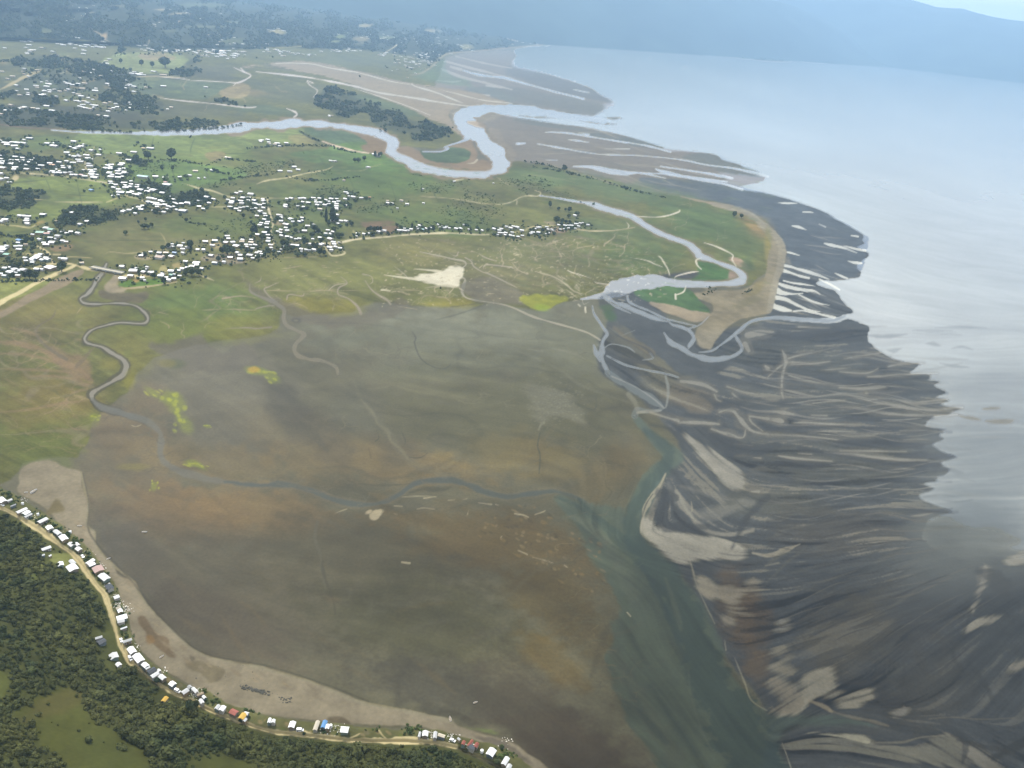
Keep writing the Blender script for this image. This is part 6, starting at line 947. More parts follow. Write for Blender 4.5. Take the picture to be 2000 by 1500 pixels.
TREES = [  # base x, base y, height, width in photo pixels, kind
 (121, 531, 19, 18, 'r'), (58, 545, 16, 14, 'r'), (70, 546, 14, 14, 'r'), (49, 544, 11, 10, 'r'), (36, 523, 10, 12, 'r'), (27, 525, 8, 9, 'r'), (52, 474, 11, 11, 'r'), (63, 473, 9, 9, 'r'), (3, 462, 8, 8, 'r'), (10, 479, 6, 6, 'r'), (28, 479, 5, 6, 'r'),
 (271, 501, 7, 7, 'r'), (284, 500, 7, 8, 'r'), (318, 489, 9, 10, 'r'), (329, 485, 10, 9, 'r'), (341, 489, 7, 6, 'r'), (371, 485, 15, 14, 'r'), (302, 544, 11, 12, 'r'), (320, 555, 13, 11, 'r'), (375, 539, 17, 18, 'r'), (389, 539, 13, 12, 'r'), (364, 537, 11, 10, 'r'), (229, 523, 7, 5, 'r'), (282, 447, 10, 14, 'r'), (290, 447, 8, 8, 'r'), (297, 444, 8, 8, 'r'), (245, 459, 8, 9, 'r'), (285, 432, 7, 6, 'r'), (271, 437, 6, 5, 'r'), (364, 434, 8, 7, 'r'),
 (445, 498, 19, 17, 'r'), (456, 497, 15, 12, 'r'), (434, 496, 12, 11, 'r'), (427, 511, 10, 10, 'r'), (483, 496, 11, 10, 'r'), (491, 495, 9, 8, 'r'), (511, 467, 9, 10, 'r'), (517, 467, 8, 8, 'r'), (500, 456, 15, 7, 't'), (476, 426, 9, 8, 'r'), (493, 456, 10, 9, 'r'), (553, 482, 15, 12, 'r'), (562, 483, 13, 10, 'r'), (535, 496, 9, 9, 'r'), (505, 505, 9, 9, 'r'), (516, 503, 9, 8, 'r'), (522, 492, 10, 9, 'r'),
 (637, 437, 28, 6, 't'), (650, 434, 26, 11, 't'), (657, 434, 12, 13, 'r'), (628, 423, 9, 6, 'r'), (642, 442, 13, 7, 'r'), (686, 441, 8, 10, 'r'), (614, 452, 13, 14, 'r'), (622, 457, 11, 10, 'r'), (610, 464, 11, 12, 'r'), (659, 465, 11, 12, 'r'), (668, 464, 9, 9, 'r'), (600, 477, 11, 10, 'r'), (594, 480, 12, 8, 'r'), (625, 499, 15, 12, 'r'), (633, 499, 11, 8, 'r'), (611, 482, 9, 9, 'r'), (604, 490, 10, 10, 'r'), (617, 488, 9, 10, 'r'), (581, 501, 8, 13, 'r'), (595, 501, 8, 12, 'r'), (562, 492, 10, 11, 'r'), (570, 490, 9, 11, 'r'), (577, 455, 9, 9, 'r'), (589, 411, 6, 11, 'r'), (600, 409, 6, 10, 'r'), (647, 406, 8, 7, 'r'), (673, 405, 7, 6, 'r'),
 (718, 453, 10, 8, 'r'), (724, 453, 12, 8, 'r'), (731, 454, 12, 9, 'r'), (738, 453, 11, 8, 'r'), (744, 452, 10, 7, 'r'), (728, 461, 9, 12, 'r'), (758, 459, 7, 7, 'r'), (805, 445, 9, 4, 't'), (826, 449, 7, 7, 'r'), (838, 451, 8, 8, 'r'), (847, 451, 8, 7, 'r'),
 (1074, 406, 13, 8, 'r'), (1090, 411, 7, 8, 'r'), (1111, 414, 10, 10, 'r'), (1104, 412, 6, 6, 'r'), (1087, 437, 15, 14, 'r'), (1097, 437, 11, 9, 'r'), (1105, 437, 8, 8, 'r'), (1113, 437, 7, 8, 'r'), (1126, 420, 7, 12, 'r'), (1110, 425, 7, 10, 'r'), (1060, 454, 8, 9, 'r'), (1068, 458, 7, 7, 'r'), (1036, 452, 6, 7, 'r'), (988, 468, 8, 3, 't'),
 (335, 312, 20, 18, 'r'), (290, 312, 15, 16, 'r'), (265, 319, 15, 13, 'r'), (317, 333, 9, 7, 'r'), (337, 333, 9, 7, 'r'), (323, 132, 17, 20, 'r'), (298, 132, 10, 8, 'r'), (276, 129, 10, 9, 'r'), (236, 124, 8, 7, 'r'), (292, 358, 9, 5, 't'), (1433, 424, 11, 10, 'r'), (1448, 426, 8, 9, 'r'), (733, 306, 10, 6, 't'), (740, 307, 9, 6, 'r'), (745, 305, 8, 6, 'r'), (700, 318, 9, 10, 'r'), (693, 317, 8, 8, 'r'), (711, 314, 9, 9, 'r'),
 (308, 1334, 12, 11, 'r'), (980, 1464, 11, 9, 'r'), (373, 1392, 30, 17, 'r'), (384, 1383, 18, 12, 'r'), (471, 1412, 12, 10, 'r'), (594, 1436, 7, 7, 'r'), (970, 1492, 11, 12, 'r'), (144, 1068, 9, 9, 'r')]
ORD = 'first second third fourth fifth sixth seventh eighth ninth tenth eleventh twelfth thirteenth fourteenth fifteenth sixteenth seventeenth eighteenth nineteenth twentieth twenty-first twenty-second twenty-third twenty-fourth twenty-fifth twenty-sixth twenty-seventh twenty-eighth twenty-ninth thirtieth'.split()
BRIDGE = (210, 530)
TSEED = [((70, 520), 'among the houses short of the bridge'), ((310, 500), 'round the cottages past the bridge'), ((275, 445), 'on the pasture behind the bridge'), ((378, 538), 'at the marsh edge near sandy paths'), ((450, 497), 'in the grove behind marsh houses'), ((505, 455), 'beside the straight pale street'), ((530, 495), 'at the foot of the straight street'), ((645, 430), 'by the back lane of the village'), ((615, 460), 'in the gardens by the marsh road'), ((610, 492), 'along the marsh edge of the village'), ((590, 410), 'on the village green'), ((730, 455), 'in the dark grove by the marsh road'), ((830, 448), 'beside the teal-roofed house'), ((1085, 408), 'on the meadow above the last hamlet'), ((1090, 437), 'shading the last hamlet'), ((300, 318), 'along the hedge of the large field'), ((300, 128), 'on the pale field below the hills'), ((1440, 424), 'on the sandy spit'), ((738, 308), 'at the farm by the river bend'), ((700, 316), 'on the pasture past the riverside farm'), ((420, 1400), 'on the near shore road')]
tc_ = {}
for k, tr in enumerate(TREES):
    s = min(range(len(TSEED)), key=lambda q: (TSEED[q][0][0] - tr[0]) ** 2 + 4 * (TSEED[q][0][1] - tr[1]) ** 2); tc_.setdefault(s, []).append(k)
TLAB = {}
for s, ks in tc_.items():
    ks.sort(key=lambda k: (TREES[k][0] - BRIDGE[0]) ** 2 + (TREES[k][1] - BRIDGE[1]) ** 2)
    for n, k in enumerate(ks):
        h_, w_ = TREES[k][2:4]; ad = 'slender tall' if TREES[k][4] == 't' else ('big round' if h_ >= 13 else ('low spreading' if w_ > h_ else 'round'))
        TLAB[k] = f'{ad} dark tree {TSEED[s][1]}' + (f', {ORD[n]} from the bridge' if len(ks) > 1 else '')
for k, (x, y, h_, w_, kd) in enumerate(TREES):
    kd = 'round' if kd == 'r' else 'tall'
    if kd not in SRC: root = SRC[kd] = tree_source(kd); kids = list(root.children)
    else:
        root = SRC[kd].copy(); COL.objects.link(root); kids = []
        for ch in SRC[kd].children:
            c_ = ch.copy(); COL.objects.link(c_); c_.parent = root; kids.append(c_)
    m_ = mpp(x, y); root.location = at(x, y); root.rotation_euler = (0, 0, rng.uniform(0, 6.28))
    hm_, wm_ = h_ * m_ * 1.05, w_ * m_
    root.scale = (wm_ * (1.0 if kd == 'round' else 1.0), wm_, hm_)
    root['label'] = TLAB[k]; root['category'] = 'tree'; root['group'] = 'single trees on the plain and shore'
# ------------------------------------------------------------------ houses
def roofmat(name, c, rough=.45):
    m = mat(name, c, rough, .4); t = m.node_tree; b_ = t.nodes['Principled BSDF']
    tcn = t.nodes.new('ShaderNodeTexCoord'); wv = t.nodes.new('ShaderNodeTexWave'); wv.inputs['Scale'].default_value = 1.2; wv.inputs['Distortion'].default_value = 0
    no = t.nodes.new('ShaderNodeTexNoise'); no.inputs['Scale'].default_value = .35; no.inputs['Detail'].default_value = 6
    t.links.new(tcn.outputs['Object'], wv.inputs['Vector']); t.links.new(tcn.outputs['Object'], no.inputs['Vector'])
    bp = t.nodes.new('ShaderNodeBump'); bp.inputs['Strength'].default_value = .25; bp.inputs['Distance'].default_value = .03
    t.links.new(wv.outputs['Fac'], bp.inputs['Height']); t.links.new(bp.outputs['Normal'], b_.inputs['Normal'])
    mr = t.nodes.new('ShaderNodeMapRange'); mr.inputs['From Min'].default_value = .35; mr.inputs['From Max'].default_value = .65; mr.inputs['To Min'].default_value = .78; mr.inputs['To Max'].default_value = 1.08
    t.links.new(no.outputs['Fac'], mr.inputs['Value'])
    oi = t.nodes.new('ShaderNodeObjectInfo'); r2 = t.nodes.new('ShaderNodeMapRange'); r2.inputs['To Min'].default_value = .55; r2.inputs['To Max'].default_value = 1.05
    t.links.new(oi.outputs['Random'], r2.inputs['Value'])
    mu_ = t.nodes.new('ShaderNodeMath'); mu_.operation = 'MULTIPLY'; t.links.new(mr.outputs[0], mu_.inputs[0]); t.links.new(r2.outputs[0], mu_.inputs[1])
    v_ = t.nodes.new('ShaderNodeVectorMath'); v_.operation = 'SCALE'; v_.inputs[0].default_value = c; t.links.new(mu_.outputs[0], v_.inputs['Scale']); t.links.new(v_.outputs[0], b_.inputs['Base Color'])
    return m
RC = {'white': (.80, .80, .78), 'grey': (.48, .48, .47), 'slate': (.06, .068, .078), 'blue': (.12, .28, .52), 'red': (.30, .085, .055), 'yellow': (.50, .31, .05), 'green': (.16, .34, .25), 'teal': (.3, .5, .47), 'orange': (.5, .26, .12), 'cream': (.62, .55, .42), 'pink': (.55, .36, .31), 'tan': (.42, .32, .2), 'brown': (.26, .17, .11)}
ROOF = {k: roofmat(k + '_roof_sheet', c) for k, c in RC.items()}
WALLC = [(.20, .17, .13), (.32, .30, .26), (.12, .14, .15), (.26, .2, .12), (.16, .2, .17), (.4, .38, .34)]
WALL = [noisy(mat('wall_boards', c, .85), .6, .2) for c in WALLC]
GLASS = mat('window_glass', (.03, .04, .05), .1, .5); DOOR = noisy(mat('door_wood', (.11, .07, .045), .7), 2, .3); FRAME = mat('window_frame_paint', (.6, .6, .56), .6)
CONC = noisy(mat('concrete', (.36, .35, .32), .9), .4, .25)
# unit gable house: x along the ridge, -0.5..0.5; y across; eaves at z = 1, ridge at z = 1 + s
def wall_unit(s):
    v = [(-.5, -.5, 0), (.5, -.5, 0), (.5, .5, 0), (-.5, .5, 0), (-.5, -.5, 1), (.5, -.5, 1), (.5, .5, 1), (-.5, .5, 1), (-.5, 0, 1 + s), (.5, 0, 1 + s)]
    f = [(0, 1, 5, 4), (2, 3, 7, 6), (1, 2, 6, 9, 5), (3, 0, 4, 8, 7), (4, 5, 9, 8), (6, 7, 8, 9)]
    return v, f
def roof_unit(s, ov=.06, th=.05):
    e = .5 + ov; g = 1 - ov * 2 * s; d_ = .012
    pr = [(-e, g), (0, 1 + s), (e, g)]
    v = []
    for x in (-e, e):
        for (y, z) in pr: v.append((x, y, z + d_))
        for (y, z) in pr: v.append((x, y, z + d_ + th))
    f = [(0, 1, 7, 6), (1, 2, 8, 7), (3, 9, 10, 4), (4, 10, 11, 5), (0, 6, 9, 3), (2, 5, 11, 8), (0, 3, 4, 1), (1, 4, 5, 2), (6, 7, 10, 9), (7, 8, 11, 10)]
    return v, f
def me_of(name, vf, m):
    me = D.meshes.new(name); me.from_pydata(vf[0], [], vf[1]); me.update()
    me.materials.append(m); return me
SL_ = .28
WALLME = [me_of('house_wall', wall_unit(SL_), m) for m in WALL]
ROOFME = {k: me_of('house_roof', roof_unit(SL_), m) for k, m in ROOF.items()}
ROOFRIDGE = None
def child(name, me, par, loc=(0, 0, 0), sc=(1, 1, 1), rot=0.0):
    o = D.objects.new(name, me); COL.objects.link(o); o.parent = par; o.location = loc; o.scale = sc; o.rotation_euler = (0, 0, rot); return o
def boxme(name, m, x=(-.5, .5), y=(-.5, .5), z=(0, 1)):
    v = [(a, b_, c) for c in z for b_ in y for a in x]
    return me_of(name, (v, [(0, 2, 3, 1), (4, 5, 7, 6), (0, 1, 5, 4), (2, 6, 7, 3), (0, 4, 6, 2), (1, 3, 7, 5)]), m)
WINME, DOORME, FRME = boxme('window_pane', GLASS), boxme('door_leaf', DOOR), boxme('window_surround', FRAME)
def house(loc, L_, W_, eave, ang, roof, wall, label, group, detail, name='house', cat='house'):
    r = D.objects.new(name, None); COL.objects.link(r); r.location = loc; r.rotation_euler = (0, 0, ang)
    r['label'] = label; r['category'] = cat; r['group'] = group
    child('wall', WALLME[wall], r, (0, 0, -.4), (L_ * .95, W_ * .93, eave + .4)); child('roof', ROOFME[roof], r, (0, 0, 0), (L_, W_, eave))
    if detail and L_ > 5:
        side = -.5 if math.cos(ang) > 0 else .5
        y = side * W_ * .93; k = math.copysign(.05, side)
        for fx in (-.3, .28):
            q = child('window', FRME, r, (fx * L_ * .95, y + k, .95), (1.5, .1, 1.2)); g = child('pane', WINME, q, (0, math.copysign(.35, side), .1), (.84, .5, .8))
        child('door', DOORME, r, (0, y + k, -.35), (1.0, .1, 2.35))
    return r
# --- the shore houses: ridge-side corners A, B and the next corner C, in enlarged photo pixels
Z1, Z2, Z3, Z4, Z5, Z6 = (0, 950), (100, 1080), (150, 1210), (300, 1290), (500, 1350), (800, 1350)
G = 'houses strung along the near shore road'
SH = [
 (Z1, -60, 250, 40, 190, 125, 262, 'white', 'white house at the head of the row, above the wide beach'), (Z1, 130, 265, 225, 228, 235, 255, 'white', 'small white shed beside the first house of the row', 'shed'), (Z1, 200, 375, 300, 335, 308, 352, 'grey', 'narrow pale lean-to on the grass near the first house', 'shed'),
 (Z1, 315, 485, 500, 402, 527, 442, 'white', 'longer white roof of the pair of joined houses'), (Z1, 430, 512, 535, 455, 588, 498, 'white', 'broad white house joined to the longer roof beside it'), (Z1, 465, 580, 600, 515, 632, 538, 'grey', 'narrow greyish lean-to below the joined white houses', 'shed'),
 (Z1, 740, 670, 900, 590, 922, 642, 'white', 'white house above a weedy patch of the beach'), (Z1, 890, 797, 985, 740, 1038, 797, 'white', 'white house next to the wide square-roofed one'), (Z1, 1040, 880, 1105, 830, 1200, 900, 'white', 'wide square white roof close to the beach wall'), (Z1, 1140, 975, 1265, 932, 1338, 1015, 'white', 'white house with a stepped roof just past the wide square one'),
 (Z1, 1315, 1120, 1400, 1078, 1470, 1130, 'white', 'white house nearest the road in the trio round a dark yard'), (Z1, 1455, 1115, 1510, 1085, 1562, 1130, 'white', 'small white house nearest the beach in the trio round a dark yard'), (Z1, 1460, 1215, 1540, 1170, 1605, 1215, 'white', 'white house below the other two of the trio round a dark yard'),
 (Z1, 800, 1210, 970, 1150, 1000, 1190, 'white', 'long white house alone on the wooded side of the road'), (Z1, 815, 1330, 860, 1312, 866, 1335, 'white', 'tiny white shed below the long house on the wooded side', 'shed'), (Z1, 955, 1345, 985, 1328, 992, 1345, 'white', 'tiny white hut among grass near the long house', 'shed'),
 (Z2, 115, 195, 225, 155, 245, 220, 'white', 'pale house beside the larger gabled house on the wooded side'), (Z2, 335, 150, 425, 120, 490, 185, 'white', 'white annex behind the larger gabled house on the wooded side'), (Z2, 280, 265, 460, 200, 540, 295, 'white', 'large gabled pale house on the wooded side with dark gable wall'),
 (Z2, 680, 180, 812, 95, 838, 145, 'white', 'white house just before the patchwork roof'), (Z2, 715, 220, 830, 172, 868, 212, 'white', 'low white extension between the white house and the patchwork roof', 'shed'), (Z2, 800, 300, 970, 217, 1030, 310, 'pink', 'house with patchy pink and cream roof'), (Z2, 905, 442, 1040, 385, 1160, 480, 'white', 'large white house between the patchwork roof and the dark slate roof'),
 (Z2, 1045, 640, 1160, 592, 1230, 672, 'slate', 'dark slate-roofed house shaded by garden bushes'), (Z2, 1112, 600, 1150, 582, 1170, 628, 'white', 'small white outbuilding against the dark slate roof', 'shed'), (Z2, 1210, 845, 1310, 805, 1335, 858, 'white', 'lone white house after the dark gardens'), (Z2, 1260, 1060, 1350, 1030, 1365, 1078, 'cream', 'cream shack in the cluttered yard', 'shed'), (Z2, 1290, 1112, 1380, 1085, 1402, 1138, 'white', 'white cabin at the edge of the cluttered yard'),
 (Z2, 1270, 1235, 1460, 1182, 1490, 1262, 'white', 'white house right after the cluttered yard'), (Z2, 1290, 1292, 1420, 1268, 1440, 1335, 'white', 'white wing joined below the house after the cluttered yard'), (Z2, 1350, 1468, 1470, 1425, 1480, 1447, 'white', 'thin long white shed on open grass', 'shed'),
 (Z3, 355, 345, 485, 305, 497, 342, 'white', 'white roof half hidden in the woods, joined to a dark roof'), (Z3, 390, 420, 520, 345, 565, 420, 'slate', 'dark-roofed house half hidden in the woods'), (Z3, 890, 412, 1060, 355, 1076, 397, 'white', 'long narrow white barrel roof beside the road', 'barn'), (Z3, 625, 690, 775, 622, 818, 715, 'white', 'broken-roofed white house on the wooded side'), (Z3, 750, 872, 830, 820, 880, 868, 'white', 'small jagged white house on the wooded side'),
 (Z3, 985, 585, 1085, 500, 1160, 600, 'white', 'big white house joined to the brightest square roof'), (Z3, 1080, 712, 1222, 647, 1325, 775, 'white', 'largest bright square white roof by the road', 'barn'), (Z3, 1255, 882, 1340, 820, 1415, 882, 'white', 'white house just past the largest square roof'), (Z3, 1330, 950, 1410, 905, 1432, 928, 'white', 'slim white lean-to beside the dark-roofed house', 'shed'), (Z3, 1365, 995, 1500, 915, 1557, 985, 'slate', 'dark grey-roofed house between two white ones'),
 (Z3, 1430, 1090, 1560, 1010, 1615, 1055, 'white', 'white house joined to the dark grey roof'), (Z3, 1580, 1108, 1670, 1060, 1755, 1128, 'white', 'broad pale house with a round tree in front'), (Z3, 1560, 987, 1610, 955, 1648, 987, 'white', 'small white annex on the beach side of the dark grey roof', 'shed'), (Z3, 1785, 1255, 1875, 1190, 1948, 1242, 'white', 'detached white house on grass before the hazy grey roofs'),
 (Z4, 530, 605, 640, 532, 695, 585, 'grey', 'pale grey house by the road, lower of two grey roofs'), (Z4, 650, 512, 715, 470, 758, 508, 'grey', 'pale grey house nearer the beach, upper of two grey roofs'), (Z4, 735, 552, 790, 510, 872, 592, 'white', 'white house with a light blue roof patch on the beach edge'), (Z4, 845, 655, 960, 605, 978, 638, 'tan', 'tan-roofed timber shed in the building yard', 'shed'), (Z4, 880, 780, 940, 737, 988, 805, 'white', 'white roof in the dark-shaded building yard'), (Z4, 940, 702, 985, 668, 1030, 712, 'white', 'small white roof on the beach side of the building yard', 'shed'),
 (Z4, 145, 780, 215, 692, 287, 722, 'yellow', 'small yellow-roofed cabin in the greenery across the road', 'cabin'), (Z4, 1185, 927, 1245, 850, 1302, 882, 'white', 'smaller of the two white houses before the red roof'), (Z4, 1265, 957, 1330, 870, 1417, 902, 'white', 'larger of the two white houses before the red roof'), (Z4, 1470, 1015, 1545, 930, 1660, 985, 'red', 'red gable-roofed house with white edging'), (Z4, 1660, 1100, 1737, 1000, 1815, 1060, 'yellow', 'yellow-roofed house next to the red roof'), (Z4, 1755, 1040, 1790, 987, 1868, 1012, 'white', 'white annex on the beach side of the yellow roof'), (Z4, 1740, 1165, 1788, 1110, 1825, 1145, 'white', 'small white shed on the road side of the yellow roof', 'shed'),
 (Z5, 220, 602, 247, 515, 302, 533, 'white', 'upright white cottage of a close pair'), (Z5, 295, 602, 315, 540, 382, 556, 'white', 'lower greyish cottage of a close pair'), (Z5, 630, 690, 672, 578, 780, 602, 'white', 'white house standing alone on grass above a parked van'), (Z5, 1110, 742, 1172, 572, 1248, 590, 'cream', 'long cream-roofed house beside the bright blue roof'), (Z5, 1265, 692, 1312, 560, 1395, 585, 'blue', 'bright blue-roofed house on the near shore'), (Z5, 1350, 722, 1372, 640, 1442, 652, 'white', 'white wing of the bright blue-roofed house'), (Z5, 1650, 792, 1665, 680, 1810, 692, 'white', 'square white house near the fork of beach tracks'),
 (Z6, 170, 882, 195, 790, 220, 797, 'grey', 'narrow grey shed at the start of the last group', 'shed'), (Z6, 245, 862, 260, 765, 370, 780, 'white', 'white house at the start of the last group'), (Z6, 455, 902, 470, 785, 542, 795, 'white', 'tall bright white house of the last group'), (Z6, 560, 867, 570, 808, 692, 848, 'cream', 'long pale house past the tall bright one'), (Z6, 930, 920, 955, 895, 1000, 935, 'white', 'small white shed before the red-roofed cluster', 'shed'),
 (Z6, 1010, 1020, 1040, 950, 1092, 985, 'red', 'first dark red roof of the last red cluster'), (Z6, 1120, 1050, 1200, 940, 1250, 968, 'red', 'middle red roof with white trim in the last red cluster'), (Z6, 1255, 1065, 1300, 980, 1352, 1030, 'red', 'brightest red roof in the last red cluster'), (Z6, 1150, 1095, 1200, 1030, 1290, 1080, 'slate', 'slate roof with bright dots in front of the red cluster'), (Z6, 1490, 1212, 1570, 1092, 1700, 1152, 'white', 'large white house past the red cluster'), (Z6, 1790, 1402, 1870, 1267, 1955, 1312, 'white', 'second to last white house of the row'), (Z6, 1885, 1482, 1925, 1402, 2000, 1452, 'white', 'last white house of the row')]
for n, s in enumerate(SH):
    (ox, oy), ax, ay, bx, by, cx, cy, rf, lab = s[:9]; cat_ = s[9] if len(s) > 9 else 'house'
    px = lambda x, y: (ox + x / 10, oy + y / 10)
    mx_, my_ = px((ax + cx) / 2, (ay + cy) / 2); zg = zat(mx_, my_); eave = 2.3 if cat_ == 'shed' else 2.9
    A, B, C = [Vector(ground(*[np.array(q) for q in px(*w_)], zg + eave + .4).tolist()) for w_ in ((ax, ay), (bx, by), (cx, cy))]
    cen = (A + C) / 2; ab = B - A; bc = C - B; ab.z = bc.z = 0
    if ab.length >= bc.length: ang, L_, ot = math.atan2(ab.y, ab.x), ab.length, bc
    else: ang, L_, ot = math.atan2(bc.y, bc.x), bc.length, ab
    ax_ = Vector((math.cos(ang), math.sin(ang), 0)); W_ = (ot - ax_ * ot.dot(ax_)).length
    house(Vector((cen.x, cen.y, zg)), max(L_, 2.2) * .97, max(W_, 1.6) * .95, eave, ang, rf, n % len(WALL), lab, G, True, name={'house': 'house', 'shed': 'shed', 'barn': 'barn', 'cabin': 'cabin'}[cat_], cat=cat_)
# --- village houses: origin of the enlargement, then x, y, width (and roof colour)
def exp(o, s, tail=None): return [(o[0] + int(a) / 10, o[1] + int(b_) / 10, int(c.rstrip('abcdefghijklmnopqrstuvwxyz')) / 10, ''.join(ch for ch in c if ch.isalpha()) or 'white') for a, b_, c in (w_.split(',') for w_ in s.split())]
VH = exp((0, 420), '400,40,80 480,45,80 560,50,75 540,100,90 535,140,80 545,190,90 40,150,75 110,115,110 850,15,110 1100,140,40blue 1570,205,80 1700,145,60 910,280,100 1000,310,110green 790,370,150green 920,390,110red 970,360,50 650,410,80 1225,325,60 1205,355,40 1315,380,60 1390,350,60 1530,378,75 1140,435,110grey 990,470,75 1090,490,40 780,500,85 1015,560,110 1235,530,85 1300,550,80 865,570,80 910,605,120grey 380,520,110blue 365,570,80 60,660,120 145,630,90 70,700,120 40,750,110 320,640,65 400,635,90 385,700,110 140,800,110green 510,600,60cream 505,865,70 515,920,60 800,800,90 745,830,120 720,865,140 910,865,100 640,890,90 640,920,95 830,905,80 935,895,110 640,955,60 1180,870,60 1270,885,110 1600,960,65cream 105,1065,90 215,1050,75 295,1095,110 460,1100,120 380,1120,60 210,1145,130 325,1155,50 20,1180,90 95,1215,90 360,1210,95 725,1085,100 995,1060,200 830,1090,70')
VH += exp((200, 420), '390,1030,100 610,1115,170grey 675,1070,70 880,1045,70 850,1090,85 810,1140,90 950,1150,120grey 405,1265,150 560,1215,120grey 785,1255,90 830,1300,40 945,748,75 815,785,75 760,818,90 1120,765,100grey 1250,765,110tan 1070,820,40 1195,825,40 1125,850,170brown 1355,835,110 1415,765,100blue 1310,645,70 1390,645,60 1375,595,50 1520,630,110 1575,690,90 1660,650,70 1580,765,65 1870,700,80 1980,700,75 1585,570,50 1630,930,70 1840,965,140 1845,1005,90 1750,1030,110 1570,1075,100 1660,1055,80 1950,1070,80 1500,1110,70 1345,1120,120 1180,1180,100 1150,1215,130 1250,1250,80 1300,1295,100 1350,1200,90green 1400,1270,90 1405,1185,45 1510,1215,60')
VH += exp((380, 370), '215,1040,110 405,1025,110 355,1115,75 640,935,75 665,985,85 620,1060,100 745,1055,100 945,1010,80 925,1045,110tan 1110,1010,80 1110,1060,120tan 1010,1105,80 1095,1110,60 1190,1110,75 1030,1145,75 1135,1175,65 820,1130,130 330,1315,100 840,1260,90 895,1310,90 700,1355,110 890,1385,120 1085,1310,130 1140,1370,80 1220,1265,80 1280,1245,70 1225,1330,60 1270,1330,50 1310,1285,50 580,1440,75 50,1470,110 400,1460,120grey 1440,1035,95 1450,980,85 1370,865,110 1435,915,90 1235,905,90 1410,770,65 1430,660,95 1370,610,95 1310,680,60 1410,695,70 1280,720,70 1225,540,85 1385,540,60 1290,450,100 1370,495,60 1350,380,65 1350,300,60 1270,325,80 1200,390,50 1120,405,45 1340,210,60 1350,245,75 1170,235,95 1180,300,80grey 1055,235,55 1060,180,60 955,185,105 905,250,85 920,295,75grey 755,190,65 660,225,65grey 735,260,100 715,290,70 680,360,60 725,365,55 815,400,90 895,380,60grey 960,370,50grey 1030,360,45 880,440,55 1100,110,120 900,65,60 830,95,100 240,170,80 375,210,65 290,285,60 75,245,45 130,250,40 90,355,90 175,400,60 1490,1110,100 1500,1165,60 1545,1215,40 1645,1245,50 1690,1195,35')
VH += exp((540, 370), '210,205,60 295,195,70 460,195,75 550,195,70 725,190,75 840,195,60 765,235,45 780,275,90 860,275,60 520,265,55 625,280,75 805,325,75 945,325,70 1015,310,70 970,225,55 1000,260,80 1075,205,75 1180,205,55 1210,255,65 1130,270,90 1175,305,70 1175,345,75 1175,380,65 1180,408,55 850,405,80cream 1345,205,65 1350,330,55 1350,75,70 1400,100,70 1505,165,80 1415,150,40 1655,185,70 1820,175,60orange 415,345,50 545,365,70 180,322,65 180,360,80 40,520,90 110,530,45 85,570,75 90,640,90 280,600,100 315,650,55 500,575,60 455,650,90 515,630,50 190,705,130 190,775,85 95,815,95 205,825,70 90,870,50 30,845,60 610,735,75 735,712,55 550,832,110 440,845,35 100,925,65 210,945,70 300,965,60 450,985,65 380,993,60 1180,515,75 1105,630,100 1260,635,100 1360,640,70 1200,688,60 790,840,45 1005,820,90 1100,850,60 965,885,80 1065,890,60 1080,925,65 850,965,85 1050,990,120 710,990,50 675,1090,75 905,1090,65 870,1098,80 1115,1055,110 1130,1095,100 1160,1145,65 1040,1155,120 1075,1205,80 1240,1170,70 230,1105,80 320,1110,90 410,1120,100 490,1190,80 580,1200,60 640,1210,60 735,1200,100 490,1235,40 160,1140,45 1215,1055,35 1595,885,75 1565,935,40 1710,890,60 1820,880,80')
VH += exp((700, 380), '400,745,75 500,725,110 800,720,75 850,720,60 910,730,90 965,725,60 900,685,45 1030,697,60 1195,625,60 1150,655,30 1165,690,60 1260,705,65teal 1330,685,55 1400,670,60 1555,605,35 1585,660,40 1650,640,50 1680,670,70 1720,650,50 1775,675,45 1910,685,70 1980,675,50 580,185,60 660,190,55 760,285,40 2060,610,45 2000,690,50 2160,700,45 2300,710,50 2420,720,50 2650,690,55 2800,690,50')
VH += exp((960, 370), '50,790,75 190,790,65 150,820,70 290,745,55 430,745,90 510,760,90 375,775,75 400,860,60 590,820,75 145,870,80 215,875,60 280,870,65 50,880,60 370,920,80 430,930,40 510,945,80 600,925,80 270,910,50 120,905,40 840,790,80 905,765,70 940,760,60 1075,755,60 800,860,100 915,860,90 765,880,55 1100,870,65 1060,885,40 1105,800,50 1170,800,40 1310,715,60 1435,725,65 1500,722,45 1560,725,65 1350,665,30 1630,525,65 1650,695,75 1730,680,55 1780,670,35 1700,740,55 1880,710,60 1340,800,45 1410,790,40 1500,775,45 1200,820,40 1630,780,40')
